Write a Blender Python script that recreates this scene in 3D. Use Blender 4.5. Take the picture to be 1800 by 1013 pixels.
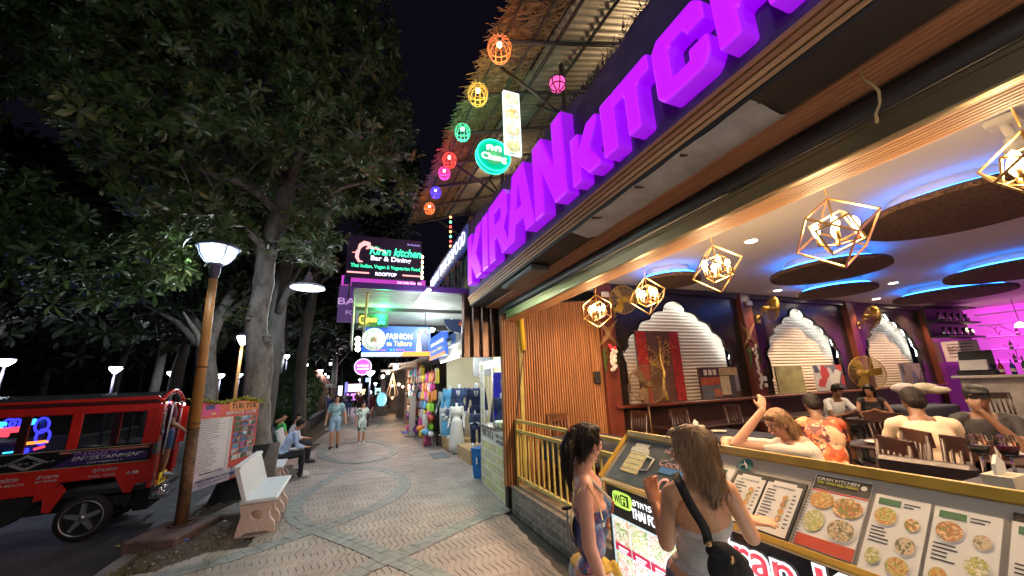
import bpy, bmesh, math, random
import numpy as np
from mathutils import Vector, Matrix, Quaternion
random.seed(7); rng = np.random.default_rng(7)
SC = bpy.context.scene; COL = SC.collection
for _o in list(bpy.data.objects): bpy.data.objects.remove(_o)
V = Vector; PI = math.pi; R_ = math.radians

# ---------------------------------------------------------------- camera
FPX = 660.0; CX, CY = 900.0, 506.5; EYE = V((0, 0, 1.9))
_y = V((-270, 178, 660)).normalized(); _z = V((-97, -2600, 660)); _z = (_z - _y * _z.dot(_y)).normalized(); _x = _y.cross(_z)
cam = bpy.data.objects.new('camera', bpy.data.cameras.new('camera')); COL.objects.link(cam)
cam.data.lens = 36 * FPX / 1800; cam.data.sensor_width = 36; cam.data.clip_start = 0.05; cam.data.clip_end = 900
_right = V((_x[0], _y[0], _z[0])); _up = -V((_x[1], _y[1], _z[1])); _fwd = V((_x[2], _y[2], _z[2]))
cam.matrix_world = Matrix(((_right[0], _up[0], -_fwd[0], EYE[0]), (_right[1], _up[1], -_fwd[1], EYE[1]), (_right[2], _up[2], -_fwd[2], EYE[2]), (0, 0, 0, 1)))
SC.camera = cam
def ray(u, v):
    q = V((u - CX, v - CY, FPX)); return V((_x.dot(q), _y.dot(q), _z.dot(q)))
def P(u, v, ax, val):                       # the point on a building plane seen at (u, v) of the photograph
    d = ray(u, v); return EYE + d * ((val - EYE[ax]) / d[ax])
def PX(u, v, x): return P(u, v, 0, x)
def PY(u, v, y): return P(u, v, 1, y)
def PZ(u, v, z=0.0): return P(u, v, 2, z)
def DEP(u, v, z): return EYE + ray(u, v) * (z / FPX)

# ---------------------------------------------------------------- world, exposure
W = bpy.data.worlds.new('World'); SC.world = W; W.use_nodes = True
_nt = W.node_tree; _bg = _nt.nodes['Background']
_sky = _nt.nodes.new('ShaderNodeTexSky'); _sky.sky_type = 'NISHITA'; _sky.sun_disc = False
_sky.sun_elevation = R_(-9); _sky.sun_rotation = R_(200)
_mix = _nt.nodes.new('ShaderNodeMix'); _mix.data_type = 'RGBA'; _mix.blend_type = 'ADD'; _mix.inputs[0].default_value = 1
_nt.links.new(_sky.outputs[0], _mix.inputs[6]); _mix.inputs[7].default_value = (0.05, 0.04, 0.085, 1)
_nt.links.new(_mix.outputs[2], _bg.inputs[0]); _bg.inputs[1].default_value = 0.05
SC.view_settings.view_transform = 'Standard'; SC.view_settings.look = 'None'
SC.view_settings.exposure = 0.5; SC.view_settings.gamma = 1.0; SC.view_settings.use_curve_mapping = False
SC.cycles.use_denoising = True; SC.cycles.max_bounces = 6; SC.cycles.diffuse_bounces = 3; SC.cycles.glossy_bounces = 3
SC.cycles.transparent_max_bounces = 6; SC.cycles.transmission_bounces = 4; SC.cycles.sample_clamp_indirect = 3.0; SC.cycles.sample_clamp_direct = 12.0
SC.cycles.caustics_reflective = False; SC.cycles.caustics_refractive = False; SC.cycles.blur_glossy = 0.6
try: SC.cycles.use_light_tree = True
except Exception: pass

# ---------------------------------------------------------------- materials
_M = {}
def mat(name, rgb, rough=0.6, metal=0.0, emit=None, es=0.0, var=None, bump=None, spec=0.5, alpha=1.0, trans=0.0, coat=0.0, stretch=None, rgb2=None, world=False):
    """Principled material; var = (scale, amount) mottles the colour, bump = (scale, strength), rgb2 = second colour the mottling goes to."""
    if name in _M: return _M[name]
    m = bpy.data.materials.new(name); m.use_nodes = True; nt = m.node_tree; b = nt.nodes['Principled BSDF']
    b.inputs['Base Color'].default_value = (*rgb, 1); b.inputs['Roughness'].default_value = rough; b.inputs['Metallic'].default_value = metal
    b.inputs['Specular IOR Level'].default_value = spec; b.inputs['Alpha'].default_value = alpha; b.inputs['Transmission Weight'].default_value = trans
    b.inputs['Coat Weight'].default_value = coat
    if emit is not None:
        b.inputs['Emission Color'].default_value = (*emit, 1); b.inputs['Emission Strength'].default_value = es
    tc = None
    def coords():
        nonlocal tc
        if tc is None:
            t = nt.nodes.new('ShaderNodeNewGeometry' if world else 'ShaderNodeTexCoord'); mp = nt.nodes.new('ShaderNodeMapping')
            nt.links.new(t.outputs['Position' if world else 'Object'], mp.inputs[0])
            if stretch: mp.inputs['Scale'].default_value = stretch
            tc = mp
        return tc.outputs[0]
    if var:
        n = nt.nodes.new('ShaderNodeTexNoise'); n.inputs['Scale'].default_value = var[0]; n.inputs['Detail'].default_value = 6; n.inputs['Roughness'].default_value = 0.6
        nt.links.new(coords(), n.inputs['Vector'])
        cr = nt.nodes.new('ShaderNodeValToRGB'); cr.color_ramp.elements[0].position = 0.3; cr.color_ramp.elements[1].position = 0.7
        a = var[1]; c2 = rgb2 if rgb2 else tuple(min(1, c * (1 + a)) for c in rgb)
        cr.color_ramp.elements[0].color = (*[c * (1 - a) for c in rgb], 1) if not rgb2 else (*rgb, 1); cr.color_ramp.elements[1].color = (*c2, 1)
        nt.links.new(n.outputs[0], cr.inputs[0]); nt.links.new(cr.outputs[0], b.inputs['Base Color'])
    if bump:
        n = nt.nodes.new('ShaderNodeTexNoise'); n.inputs['Scale'].default_value = bump[0]; n.inputs['Detail'].default_value = 5
        nt.links.new(coords(), n.inputs['Vector'])
        bp = nt.nodes.new('ShaderNodeBump'); bp.inputs['Strength'].default_value = bump[1]; bp.inputs['Distance'].default_value = 0.02
        nt.links.new(n.outputs[0], bp.inputs['Height']); nt.links.new(bp.outputs[0], b.inputs['Normal'])
    if world:                                  # gum spots and dirty patches on the pavement
        src = b.inputs['Base Color'].links[0].from_socket
        for sc_, lo, hi, dk in ((9.0, .66, .70, .45), (.55, .35, .65, .72)):
            n = nt.nodes.new('ShaderNodeTexNoise'); n.inputs['Scale'].default_value = sc_; n.inputs['Detail'].default_value = 3; nt.links.new(coords(), n.inputs['Vector'])
            mr = nt.nodes.new('ShaderNodeMapRange'); mr.inputs[1].default_value = lo; mr.inputs[2].default_value = hi; mr.inputs[3].default_value = 1; mr.inputs[4].default_value = dk; nt.links.new(n.outputs[0], mr.inputs[0])
            mx = nt.nodes.new('ShaderNodeVectorMath'); mx.operation = 'SCALE'; nt.links.new(src, mx.inputs[0]); nt.links.new(mr.outputs[0], mx.inputs['Scale']); src = mx.outputs[0]
        nt.links.new(src, b.inputs['Base Color'])
    _M[name] = m; return m
def glow(name, rgb, es, base=None): return mat(name, base or tuple(0.5 * c for c in rgb), 0.4, emit=rgb, es=es)
def cells(name, cols, scale, emit=0.0, rough=0.6, rnd=1.0, bumpy=0.0, noise_in=0.35):
    """patches of the given colours (printed food pictures, patterned cloth, far photographs)"""
    if name in _M: return _M[name]
    m = bpy.data.materials.new(name); m.use_nodes = True; nt = m.node_tree; b = nt.nodes['Principled BSDF']; b.inputs['Roughness'].default_value = rough
    t = nt.nodes.new('ShaderNodeTexCoord'); nz = nt.nodes.new('ShaderNodeTexNoise'); nz.inputs['Scale'].default_value = scale * 0.8
    nt.links.new(t.outputs['Object'], nz.inputs['Vector'])
    mx = nt.nodes.new('ShaderNodeMix'); mx.data_type = 'RGBA'; mx.inputs[0].default_value = noise_in * 0.3
    nt.links.new(t.outputs['Object'], mx.inputs[6]); nt.links.new(nz.outputs['Color'], mx.inputs[7])
    vo = nt.nodes.new('ShaderNodeTexVoronoi'); vo.inputs['Scale'].default_value = scale; vo.inputs['Randomness'].default_value = rnd
    nt.links.new(mx.outputs[2], vo.inputs['Vector'])
    sx = nt.nodes.new('ShaderNodeSeparateColor'); nt.links.new(vo.outputs['Color'], sx.inputs[0])
    cr = nt.nodes.new('ShaderNodeValToRGB'); cr.color_ramp.interpolation = 'CONSTANT'
    while len(cr.color_ramp.elements) < len(cols): cr.color_ramp.elements.new(0.5)
    for i, c in enumerate(cols): cr.color_ramp.elements[i].position = i / len(cols); cr.color_ramp.elements[i].color = (*c, 1)
    fac = sx.outputs[0]
    if 'dish' in name or 'food' in name or 'plate' in name:      # soft mottled food rather than hard patches
        cr.color_ramp.interpolation = 'LINEAR'; n2 = nt.nodes.new('ShaderNodeTexNoise'); n2.inputs['Scale'].default_value = scale * 2.2; n2.inputs['Detail'].default_value = 6; nt.links.new(t.outputs['Object'], n2.inputs['Vector'])
        m1 = nt.nodes.new('ShaderNodeMath'); m1.operation = 'MULTIPLY_ADD'; m1.inputs[1].default_value = 1.5; m1.inputs[2].default_value = -.45; nt.links.new(n2.outputs[0], m1.inputs[0])
        m2 = nt.nodes.new('ShaderNodeMath'); m2.operation = 'MULTIPLY_ADD'; m2.inputs[1].default_value = .45; nt.links.new(fac, m2.inputs[0]); nt.links.new(m1.outputs[0], m2.inputs[2]); fac = m2.outputs[0]
    nt.links.new(fac, cr.inputs[0]); nt.links.new(cr.outputs[0], b.inputs['Base Color'])
    if emit: nt.links.new(cr.outputs[0], b.inputs['Emission Color']); b.inputs['Emission Strength'].default_value = emit
    _M[name] = m; return m

# ---------------------------------------------------------------- object helpers
def tag(o, label=None, cat=None, group=None, kind=None):
    if label: o['label'] = label
    if cat: o['category'] = cat
    if group: o['group'] = group
    if kind: o['kind'] = kind
    return o
def wmat(o):
    m = Matrix.Identity(4)
    while o is not None: m = o.matrix_basis @ m; o = o.parent
    return m
def thing(name, label, cat, loc, rz=0.0, group=None):
    o = bpy.data.objects.new(name, None); o.empty_display_size = 0.1; COL.objects.link(o)
    o.matrix_basis = Matrix.Translation(V(loc)) @ Matrix.Rotation(rz, 4, 'Z')
    return tag(o, label, cat, group)
def link(name, me, parent=None, mw=None):
    o = bpy.data.objects.new(name, me); COL.objects.link(o)
    if parent is not None: o.parent = parent
    if mw is not None: o.matrix_basis = (wmat(parent).inverted() @ mw) if parent is not None else mw
    return o
def copy_tree(o, parent=None):
    c = o.copy(); COL.objects.link(c); c.parent = parent
    for ch in KIDS(o): copy_tree(ch, c)
    return c
def KIDS(o): return [c for c in o.children]
class MB:
    """collects shapes, in world coordinates unless the parent is given as local, and links them as ONE mesh"""
    def __init__(s): s.v = []; s.f = []; s.m = []; s.mi = 0; s.sm = []
    def add(s, vs, fs, smooth=False):
        n = len(s.v); s.v += [tuple(v) for v in vs]; s.f += [tuple(i + n for i in f) for f in fs]; s.m += [s.mi] * len(fs); s.sm += [smooth] * len(fs); return s
    def box(s, c, d, rot=None, bev=0.0):
        x, y, z = [k / 2 for k in d]; c = V(c)
        if bev > 0:
            b = min(bev, x * .9, y * .9, z * .9); vs = []
            for sx in (-1, 1):
                for sy in (-1, 1):
                    for sz in (-1, 1): vs += [(sx * (x - b), sy * (y - b), sz * z), (sx * (x - b), sy * y, sz * (z - b)), (sx * x, sy * (y - b), sz * (z - b))]
            I = lambda a, b_, c_, k: 3 * ((a > 0) * 4 + (b_ > 0) * 2 + (c_ > 0)) + k
            fs = []
            for sz in (-1, 1): f = [I(-1, -1, sz, 0), I(1, -1, sz, 0), I(1, 1, sz, 0), I(-1, 1, sz, 0)]; fs.append(f if sz > 0 else f[::-1])
            for sy in (-1, 1): f = [I(-1, sy, -1, 1), I(1, sy, -1, 1), I(1, sy, 1, 1), I(-1, sy, 1, 1)]; fs.append(f if sy < 0 else f[::-1])
            for sx in (-1, 1): f = [I(sx, -1, -1, 2), I(sx, 1, -1, 2), I(sx, 1, 1, 2), I(sx, -1, 1, 2)]; fs.append(f if sx > 0 else f[::-1])
            for a in (-1, 1):
                for c_ in (-1, 1):
                    fs.append([I(-1, a, c_, 0), I(1, a, c_, 0), I(1, a, c_, 1), I(-1, a, c_, 1)])
                    fs.append([I(a, -1, c_, 0), I(a, 1, c_, 0), I(a, 1, c_, 2), I(a, -1, c_, 2)])
                    fs.append([I(a, c_, -1, 1), I(a, c_, 1, 1), I(a, c_, 1, 2), I(a, c_, -1, 2)])
                    for c2 in (-1, 1): fs.append([I(a, c_, c2, 0), I(a, c_, c2, 1), I(a, c_, c2, 2)])
        else:
            vs = [(i * x, j * y, k * z) for i in (-1, 1) for j in (-1, 1) for k in (-1, 1)]
            fs = [(0, 1, 3, 2), (4, 6, 7, 5), (0, 4, 5, 1), (2, 3, 7, 6), (0, 2, 6, 4), (1, 5, 7, 3)]
        if rot is not None: vs = [rot @ V(v) for v in vs]
        return s.add([V(v) + c for v in vs], fs)
    def bb(s, a, b, bev=0.0):
        return s.box([(a[i] + b[i]) / 2 for i in range(3)], [abs(b[i] - a[i]) for i in range(3)], None, bev)
    def tube(s, p0, p1, r0, r1=None, n=10, cap=True, smooth=True):
        p0, p1 = V(p0), V(p1); r1 = r0 if r1 is None else r1; d = p1 - p0
        if d.length < 1e-6: return s
        q = d.to_track_quat('Z', 'Y'); a = q @ V((1, 0, 0)); b = q @ V((0, 1, 0)); vs = []
        for p, r in ((p0, r0), (p1, r1)):
            for i in range(n): t = 2 * PI * i / n; vs.append(p + (a * math.cos(t) + b * math.sin(t)) * r)
        fs = [(i, (i + 1) % n, n + (i + 1) % n, n + i) for i in range(n)]; s.add(vs, fs, smooth)
        if cap: s.add(vs[:n], [tuple(range(n))[::-1]]); s.add(vs[n:], [tuple(range(n))])
        return s
    def path(s, pts, r, n=8, closed=False):
        pts = [V(p) for p in pts]; rs = r if isinstance(r, (list, tuple)) else [r] * len(pts); vs = []; N = len(pts); pa = None
        for i, p in enumerate(pts):
            if closed: d = pts[(i + 1) % N] - pts[i - 1]
            else: d = pts[min(i + 1, N - 1)] - pts[max(i - 1, 0)]
            d.normalize()
            if pa is None: pa = d.orthogonal().normalized()
            a = (pa - d * pa.dot(d)).normalized(); pa = a; b = d.cross(a)
            for k in range(n): t = 2 * PI * k / n; vs.append(p + (a * math.cos(t) + b * math.sin(t)) * rs[i])
        fs = []; L = N if closed else N - 1
        for i in range(L):
            j = (i + 1) % N
            for k in range(n): fs.append((i * n + k, i * n + (k + 1) % n, j * n + (k + 1) % n, j * n + k))
        s.add(vs, fs, True)
        if not closed: s.add(vs[:n], [tuple(range(n))[::-1]]); s.add(vs[-n:], [tuple(range(n))])
        return s
    def lathe(s, prof, c=(0, 0, 0), n=24, axis='Z', smooth=True, cap=True):
        vs = []; c = V(c)
        for r, z in prof:
            for k in range(n):
                t = 2 * PI * k / n; v = (r * math.cos(t), r * math.sin(t), z)
                if axis == 'Y': v = (v[0], -v[2], v[1])
                elif axis == 'X': v = (v[2], v[0], v[1])
                vs.append(V(v) + c)
        m = len(prof); fs = [(i * n + k, i * n + (k + 1) % n, (i + 1) * n + (k + 1) % n, (i + 1) * n + k) for i in range(m - 1) for k in range(n)]
        s.add(vs, fs, smooth)
        if cap:
            if prof[0][0] > 1e-4: s.add(vs[:n], [tuple(range(n))[::-1]])
            if prof[-1][0] > 1e-4: s.add(vs[-n:], [tuple(range(n))])
        return s
    def ball(s, c, r, n=12, m=8, rot=None):
        r = r if isinstance(r, (tuple, list)) else (r, r, r); c = V(c); vs = []
        for i in range(m + 1):
            ph = PI * i / m
            for k in range(n):
                t = 2 * PI * k / n; v = V((r[0] * math.sin(ph) * math.cos(t), r[1] * math.sin(ph) * math.sin(t), r[2] * math.cos(ph)))
                vs.append(c + (rot @ v if rot is not None else v))
        return s.add(vs, [(i * n + k, (i + 1) * n + k, (i + 1) * n + (k + 1) % n, i * n + (k + 1) % n) for i in range(m) for k in range(n)], True)
    def prism(s, poly, o, ux, uy, d):
        """polygon in the (ux, uy) frame at o, extruded by vector d"""
        o, ux, uy, d = V(o), V(ux), V(uy), V(d); n = len(poly)
        a = [o + ux * p[0] + uy * p[1] for p in poly]; b = [p + d for p in a]
        s.add(a + b, [tuple(range(n)), tuple(range(2 * n - 1, n - 1, -1))] + [(i, n + i, n + (i + 1) % n, (i + 1) % n) for i in range(n)]); return s
    def quad(s, a, b, c, d): return s.add([a, b, c, d], [(0, 1, 2, 3)])
    def build(s, name, mats, parent=None, local=False, fix=True):
        me = bpy.data.meshes.new(name); vs = s.v
        if parent is not None and not local:
            inv = wmat(parent).inverted(); vs = [inv @ V(v) for v in vs]
        me.from_pydata([tuple(v) for v in vs], [], s.f)
        for m in (mats if isinstance(mats, (list, tuple)) else [mats]): me.materials.append(m)
        me.polygons.foreach_set('material_index', s.m); me.polygons.foreach_set('use_smooth', s.sm)
        if fix and len(s.f) < 6000:
            bm = bmesh.new(); bm.from_mesh(me); bmesh.ops.remove_doubles(bm, verts=bm.verts, dist=1e-5); bmesh.ops.recalc_face_normals(bm, faces=bm.faces); bm.to_mesh(me); bm.free()
        me.update(); o = bpy.data.objects.new(name, me); COL.objects.link(o); o.parent = parent; return o
def struct(name, mb, m): return tag(mb.build(name, m), kind='structure')
def frame(o, ux, uy):
    ux, uy = V(ux).normalized(), V(uy).normalized(); n = ux.cross(uy)
    return Matrix(((ux[0], uy[0], n[0], o[0]), (ux[1], uy[1], n[1], o[1]), (ux[2], uy[2], n[2], o[2]), (0, 0, 0, 1)))
def text(s, o, ux, uy, w, h, m, parent, name='lettering', ext=0.002, off=0.0, shear=0.0, res=3, keep=False):
    """lettering that fills a box of width w and height h (metres) centred on o"""
    cu = bpy.data.curves.new('t', 'FONT'); cu.body = s; cu.size = 1; cu.align_x = 'CENTER'; cu.offset = off; cu.shear = shear; cu.resolution_u = res
    t = bpy.data.objects.new('t', cu); me = bpy.data.meshes.new_from_object(t)
    bpy.data.objects.remove(t); bpy.data.curves.remove(cu)
    n = len(me.vertices); co = np.empty(n * 3); me.vertices.foreach_get('co', co); co = co.reshape(-1, 3)
    lo, hi = co.min(0), co.max(0); c = (lo + hi) / 2; sx = w / (hi[0] - lo[0]); sy = h / (hi[1] - lo[1])
    if keep: sx = sy = min(sx, sy)
    co2 = np.stack([(co[:, 0] - c[0]) * sx, (co[:, 1] - c[1]) * sy, np.zeros(n)], 1); me.vertices.foreach_set('co', co2.ravel()); me.update()
    if ext:
        bm = bmesh.new(); bm.from_mesh(me); g = bmesh.ops.extrude_face_region(bm, geom=bm.faces[:])
        bmesh.ops.translate(bm, verts=[v for v in g['geom'] if isinstance(v, bmesh.types.BMVert)], vec=(0, 0, ext)); bmesh.ops.recalc_face_normals(bm, faces=bm.faces); bm.to_mesh(me); bm.free()
    me.materials.clear(); me.materials.append(m); me.name = name
    ob = bpy.data.objects.new(name, me); COL.objects.link(ob)
    mw = frame(o, ux, uy); ob.parent = parent
    ob.matrix_basis = (wmat(parent).inverted() @ mw) if parent is not None else mw
    return ob
def lamp(name, loc, power, color=(1, 1, 1), r=0.05, parent=None, kind='POINT', **kw):
    l = bpy.data.lights.new(name, kind); l.energy = power; l.color = color
    if kind == 'AREA':
        l.shape = 'RECTANGLE'; l.size = kw.get('sx', .3); l.size_y = kw.get('sy', .3)
    else: l.shadow_soft_size = r
    if kind == 'SPOT': l.spot_size = kw.get('ang', 2.0); l.spot_blend = 0.6
    o = bpy.data.objects.new(name, l); COL.objects.link(o); o.parent = parent
    m = Matrix.Translation(V(loc))
    if 'aim' in kw: m = m @ V(kw['aim']).to_track_quat('-Z', 'Y').to_matrix().to_4x4()
    o.matrix_basis = (wmat(parent).inverted() @ m) if parent is not None else m
    return o
XX, YY, ZZ = V((1, 0, 0)), V((0, 1, 0)), V((0, 0, 1))
# ================================================================ materials in use
m_asph = mat('asphalt', (0.085, 0.082, 0.084), 0.75, var=(3, 0.4), bump=(90, 0.5), world=True)
m_conc = mat('concrete', (0.2, 0.185, 0.17), 0.85, var=(4, 0.35), bump=(30, 0.4))
m_grout = mat('grout', (0.06, 0.05, 0.045), 0.9, var=(12, 0.4))
m_tiles = [mat('paver_%d' % i, c, 0.55, var=(2.2, 0.22), bump=(60, 0.35), world=True) for i, c in enumerate([(0.37, 0.305, 0.27), (0.40, 0.335, 0.30), (0.335, 0.28, 0.245)])]
m_band = mat('band_green', (0.245, 0.26, 0.245), 0.6, var=(7, 0.35), bump=(50, 0.3), world=True)
m_soil = mat('soil', (0.09, 0.065, 0.045), 0.95, var=(9, 0.5), bump=(25, 1.0))
m_slab = mat('slab', (0.15, 0.1, 0.09), 0.8, var=(6, 0.4), bump=(30, 0.5))
m_bark = mat('bark', (0.10, 0.085, 0.07), 0.9, var=(7, 0.55), bump=(16, 1.0), stretch=(1, 1, 0.5), rgb2=(0.30, 0.28, 0.25))
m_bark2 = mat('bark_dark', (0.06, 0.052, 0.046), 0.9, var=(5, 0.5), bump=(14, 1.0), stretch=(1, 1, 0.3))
m_leafs = [mat('leaf_%d' % i, c, 0.3, var=(3, 0.35), spec=0.7) for i, c in enumerate([(0.055, 0.10, 0.026), (0.09, 0.145, 0.04), (0.13, 0.15, 0.045)])]
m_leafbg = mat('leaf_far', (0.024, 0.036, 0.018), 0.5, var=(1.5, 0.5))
m_hedge = mat('hedge_leaf', (0.035, 0.07, 0.022), 0.5, var=(6, 0.5))
m_grass = mat('dry_grass', (0.16, 0.14, 0.06), 0.8, var=(20, 0.4))
m_white = mat('white_paint', (0.75, 0.75, 0.75), 0.45)
m_dark = mat('black_matt', (0.012, 0.012, 0.013), 0.6)
m_blk = mat('black_gloss', (0.015, 0.014, 0.016), 0.2)
m_steel = mat('steel', (0.55, 0.55, 0.56), 0.25, metal=1)
m_chrome = mat('chrome', (0.8, 0.8, 0.82), 0.12, metal=1)
m_pinkst = mat('bench_pink', (0.66, 0.51, 0.47), 0.5, var=(25, 0.12), bump=(60, 0.15))
m_benchw = mat('bench_white', (0.68, 0.69, 0.70), 0.4, var=(30, 0.06), bump=(20, 0.08))
m_ochre = mat('ochre_post', (0.42, 0.19, 0.045), 0.5, var=(5, 0.3), bump=(30, 0.3), stretch=(1, 1, .3))
m_rust = mat('rusty_post', (0.24, 0.11, 0.035), 0.75, var=(9, 0.6), bump=(25, 0.5), rgb2=(0.03, 0.022, 0.018))
m_skin = mat('skin', (0.52, 0.27, 0.175), 0.5, var=(4, 0.12), spec=0.4)
m_skin2 = mat('skin_tan', (0.42, 0.2, 0.115), 0.48, var=(4, 0.12), spec=0.4)
m_skin3 = mat('skin_dark', (0.16, 0.075, 0.042), 0.5, var=(4, 0.12))
m_lip = mat('lips', (0.42, 0.13, 0.11), 0.4); m_eye = mat('eye_white', (0.6, 0.58, 0.55), 0.25)
m_hair = mat('hair_black', (0.012, 0.009, 0.008), 0.55, spec=.2, var=(30, 0.5), bump=(70, 0.5), stretch=(1, 1, .12))
m_hairb = mat('hair_brown', (0.14, 0.07, 0.032), 0.42, var=(28, 0.6), bump=(60, 0.9), stretch=(1, 1, .1), rgb2=(0.36, 0.21, 0.10))
m_slat = mat('slat_wood', (0.36, 0.155, 0.06), 0.5, var=(14, 0.35), stretch=(1, 1, 0.1), bump=(40, 0.2))
m_slath = mat('slat_wood_long', (0.58, 0.31, 0.15), 0.45, var=(12, 0.4), stretch=(1, 0.06, 1), bump=(30, 0.2))
m_slatd = mat('slat_wood_brown', (0.42, 0.19, 0.095), 0.5, var=(12, 0.35), stretch=(1, 0.06, 1), bump=(30, 0.2))
m_slatk = mat('slat_backing', (0.02, 0.01, 0.007), 0.8)
m_gold = mat('gold_metal', (0.75, 0.5, 0.22), 0.28, metal=1)
m_goldbeam = mat('brass_beam', (0.45, 0.36, 0.2), 0.3, metal=0.9, var=(3, .2), bump=(30, .15), stretch=(1, .1, 1))
m_ceil = mat('ceiling_white', (0.74, 0.71, 0.65), 0.7)
m_dwall = mat('dark_glossy_wall', (0.02, 0.013, 0.012), 0.3, var=(8, 0.5))
m_redw = mat('mahogany', (0.13, 0.03, 0.018), 0.35, var=(8, 0.4), stretch=(1, 1, .15))
m_chair = mat('dark_chair_wood', (0.028, 0.011, 0.009), 0.3, var=(10, 0.4))
m_chairb = mat('brown_chair_wood', (0.12, 0.045, 0.02), 0.4, var=(10, 0.4))
m_cloth = mat('navy_tablecloth', (0.018, 0.02, 0.035), 0.85, bump=(40, .3))
m_disc = mat('bark_disc', (0.09, 0.05, 0.034), 0.9, var=(11, 0.6), bump=(22, 1.0), stretch=(1, 3, 1))
m_paper = mat('paper_white', (0.72, 0.71, 0.68), 0.6)
m_yel = mat('yellow_rail', (0.46, 0.36, 0.11), 0.35, var=(6, .15))
m_yel2 = mat('yellow_frame', (0.50, 0.31, 0.05), 0.35, var=(5, 0.2))
m_walltile = [mat('wall_tile_%d' % i, c, 0.4, var=(14, .35), bump=(40, .2)) for i, c in enumerate([(0.17, 0.155, 0.145), (0.22, 0.20, 0.185), (0.13, 0.12, 0.115)])]
m_thatch = [mat('thatch_%d' % i, c, 0.9, var=(14, .5), stretch=(1, 1, .4)) for i, c in enumerate([(0.25, 0.16, 0.085), (0.17, 0.11, 0.06), (0.33, 0.22, 0.12)])]
m_corr = mat('corrugated_sheet', (0.42, 0.38, 0.33), 0.45, metal=.35, var=(2, .3))
m_corrw = mat('white_corrugated', (0.34, 0.36, 0.34), 0.45, var=(2, .15))
m_corrd = mat('dark_brown_corrugated', (0.05, 0.026, 0.02), 0.28, metal=.5, var=(4, .4))
m_beam = mat('dark_steel_beam', (0.035, 0.03, 0.03), 0.5)
m_violet = glow('violet_acrylic', (0.39, 0.0, 1.0), 1.0, (0.35, 0.05, 0.6))
m_lampw = glow('lamp_white', (0.85, 0.93, 1.0), 18); m_warmb = glow('bulb_warm', (1.0, 0.66, 0.3), 22)
m_shopw = mat('shop_cream_wall', (0.6, 0.52, 0.36), 0.6, var=(2, .1))

# ================================================================ ground, road, kerb, pavement
g = MB(); g.bb((-160, -60, -1.2), (160, 260, -0.16)); struct('ground', g, mat('dark_earth', (0.03, 0.032, 0.022), 0.95, var=(2, .5)))
g = MB(); g.bb((-14, -30, -0.3), (-2.62, 120, -0.12)); struct('road', g, m_asph)
g = MB()
yk = -2.0
while yk < 44: g.bb((-2.62, yk, -0.25), (-2.46, yk + 0.985, 0.005), 0.012); yk += 1.0
struct('kerb', g, m_conc)
g = MB(); g.bb((-2.46, -30, -0.3), (2.28, 120, -0.026)); g.bb((2.28, 6.12, -0.3), (3.9, 120, -0.026)); pav = struct('pavement', g, m_grout)
TS = 0.38; TA = R_(-4.5); tux = V((math.cos(TA), math.sin(TA), 0)); tuy = V((-math.sin(TA), math.cos(TA), 0))
def xleft(y): return -2.42 if y < 5.9 else (-2.42 + (y - 5.9) * 1.25 if y < 6.55 else (-1.55 if y < 40 else -2.4))
def paver(simple):
    b = MB(); h = TS / 2 - 0.0022
    if simple: b.bb((-h, -h, -0.03), (h, h, 0)); return b
    n = 5; w = 2 * h / n; seg = 8
    for k in range(n):
        L = []; Rr = []
        for i in range(seg + 1):
            y = -h + 2 * h * i / seg; o = 0.024 * math.sin(2 * PI * i / seg)
            a = -h + k * w + 0.006 + o; c = -h + (k + 1) * w - 0.006 + o
            L.append(a); Rr.append(c)
        vs = []
        for i in range(seg + 1):
            y = -h + 2 * h * i / seg; vs += [(L[i], y, -0.008), (L[i] + .004, y, 0), (Rr[i] - .004, y, 0), (Rr[i], y, -0.008)]
        fs = []
        for i in range(seg):
            q = i * 4; fs += [(q + j, q + j + 1, q + j + 5, q + j + 4) for j in range(3)]
        b.add(vs, fs)
    b.add([(-h, -h, -.008), (h, -h, -.008), (h, h, -.008), (-h, h, -.008)], [(0, 1, 2, 3)]); return b
pv_me = []
for i in range(3):
    o = paver(False).build('paving_tile', m_tiles[i]); pv_me.append(o.data); bpy.data.objects.remove(o)
cellsl = []
for i in range(-40, 60):
    for j in range(0, 125):
        c = tux * (i * TS) + tuy * (j * TS + .35)
        xr = 2.28 if c.y < 6.1 else 3.7
        if xleft(c.y) + TS / 2 < c.x < xr - TS * .45 and c.y > 0.8:
            d = c.x ** 2 + c.y ** 2
            vis = c.y > 2.6 + abs(c.x) * .1
            cellsl.append((0 if vis else 1, d, c.x, c.y))
cellsl.sort(); nn = 0; far = MB(); farn = [0, 0]
bpv = paver(False); bsm = paver(True)
for k, (vv, d, x, y) in enumerate(cellsl):
    z = rng.uniform(-0.0025, 0.0)
    if vv == 0 and k < 290:
        o = link('paving_tile', pv_me[rng.integers(3)], pav, Matrix.Translation((x, y, z)) @ Matrix.Rotation(TA, 4, 'Z'))
    else:
        src = bpv if y < 19 else bsm; far.mi = int(rng.integers(3))
        far.add([tux * v[0] + tuy * v[1] + V((x, y, v[2] + z)) for v in src.v], src.f)
o = far.build('far_paving_tiles', m_tiles, fix=False); o.parent = pav; tag(o, kind='stuff')
def smooth(pts, n=6):
    out = []; N = len(pts)
    for i in range(N - 1):
        p0, p1, p2, p3 = [np.array(pts[min(max(k, 0), N - 1)], float) for k in (i - 1, i, i + 1, i + 2)]
        for t in np.arange(n) / n: out.append(0.5 * ((2 * p1) + (-p0 + p2) * t + (2 * p0 - 5 * p1 + 4 * p2 - p3) * t * t + (-p0 + 3 * p1 - 3 * p2 + p3) * t ** 3))
    out.append(np.array(pts[-1], float)); return out
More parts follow.
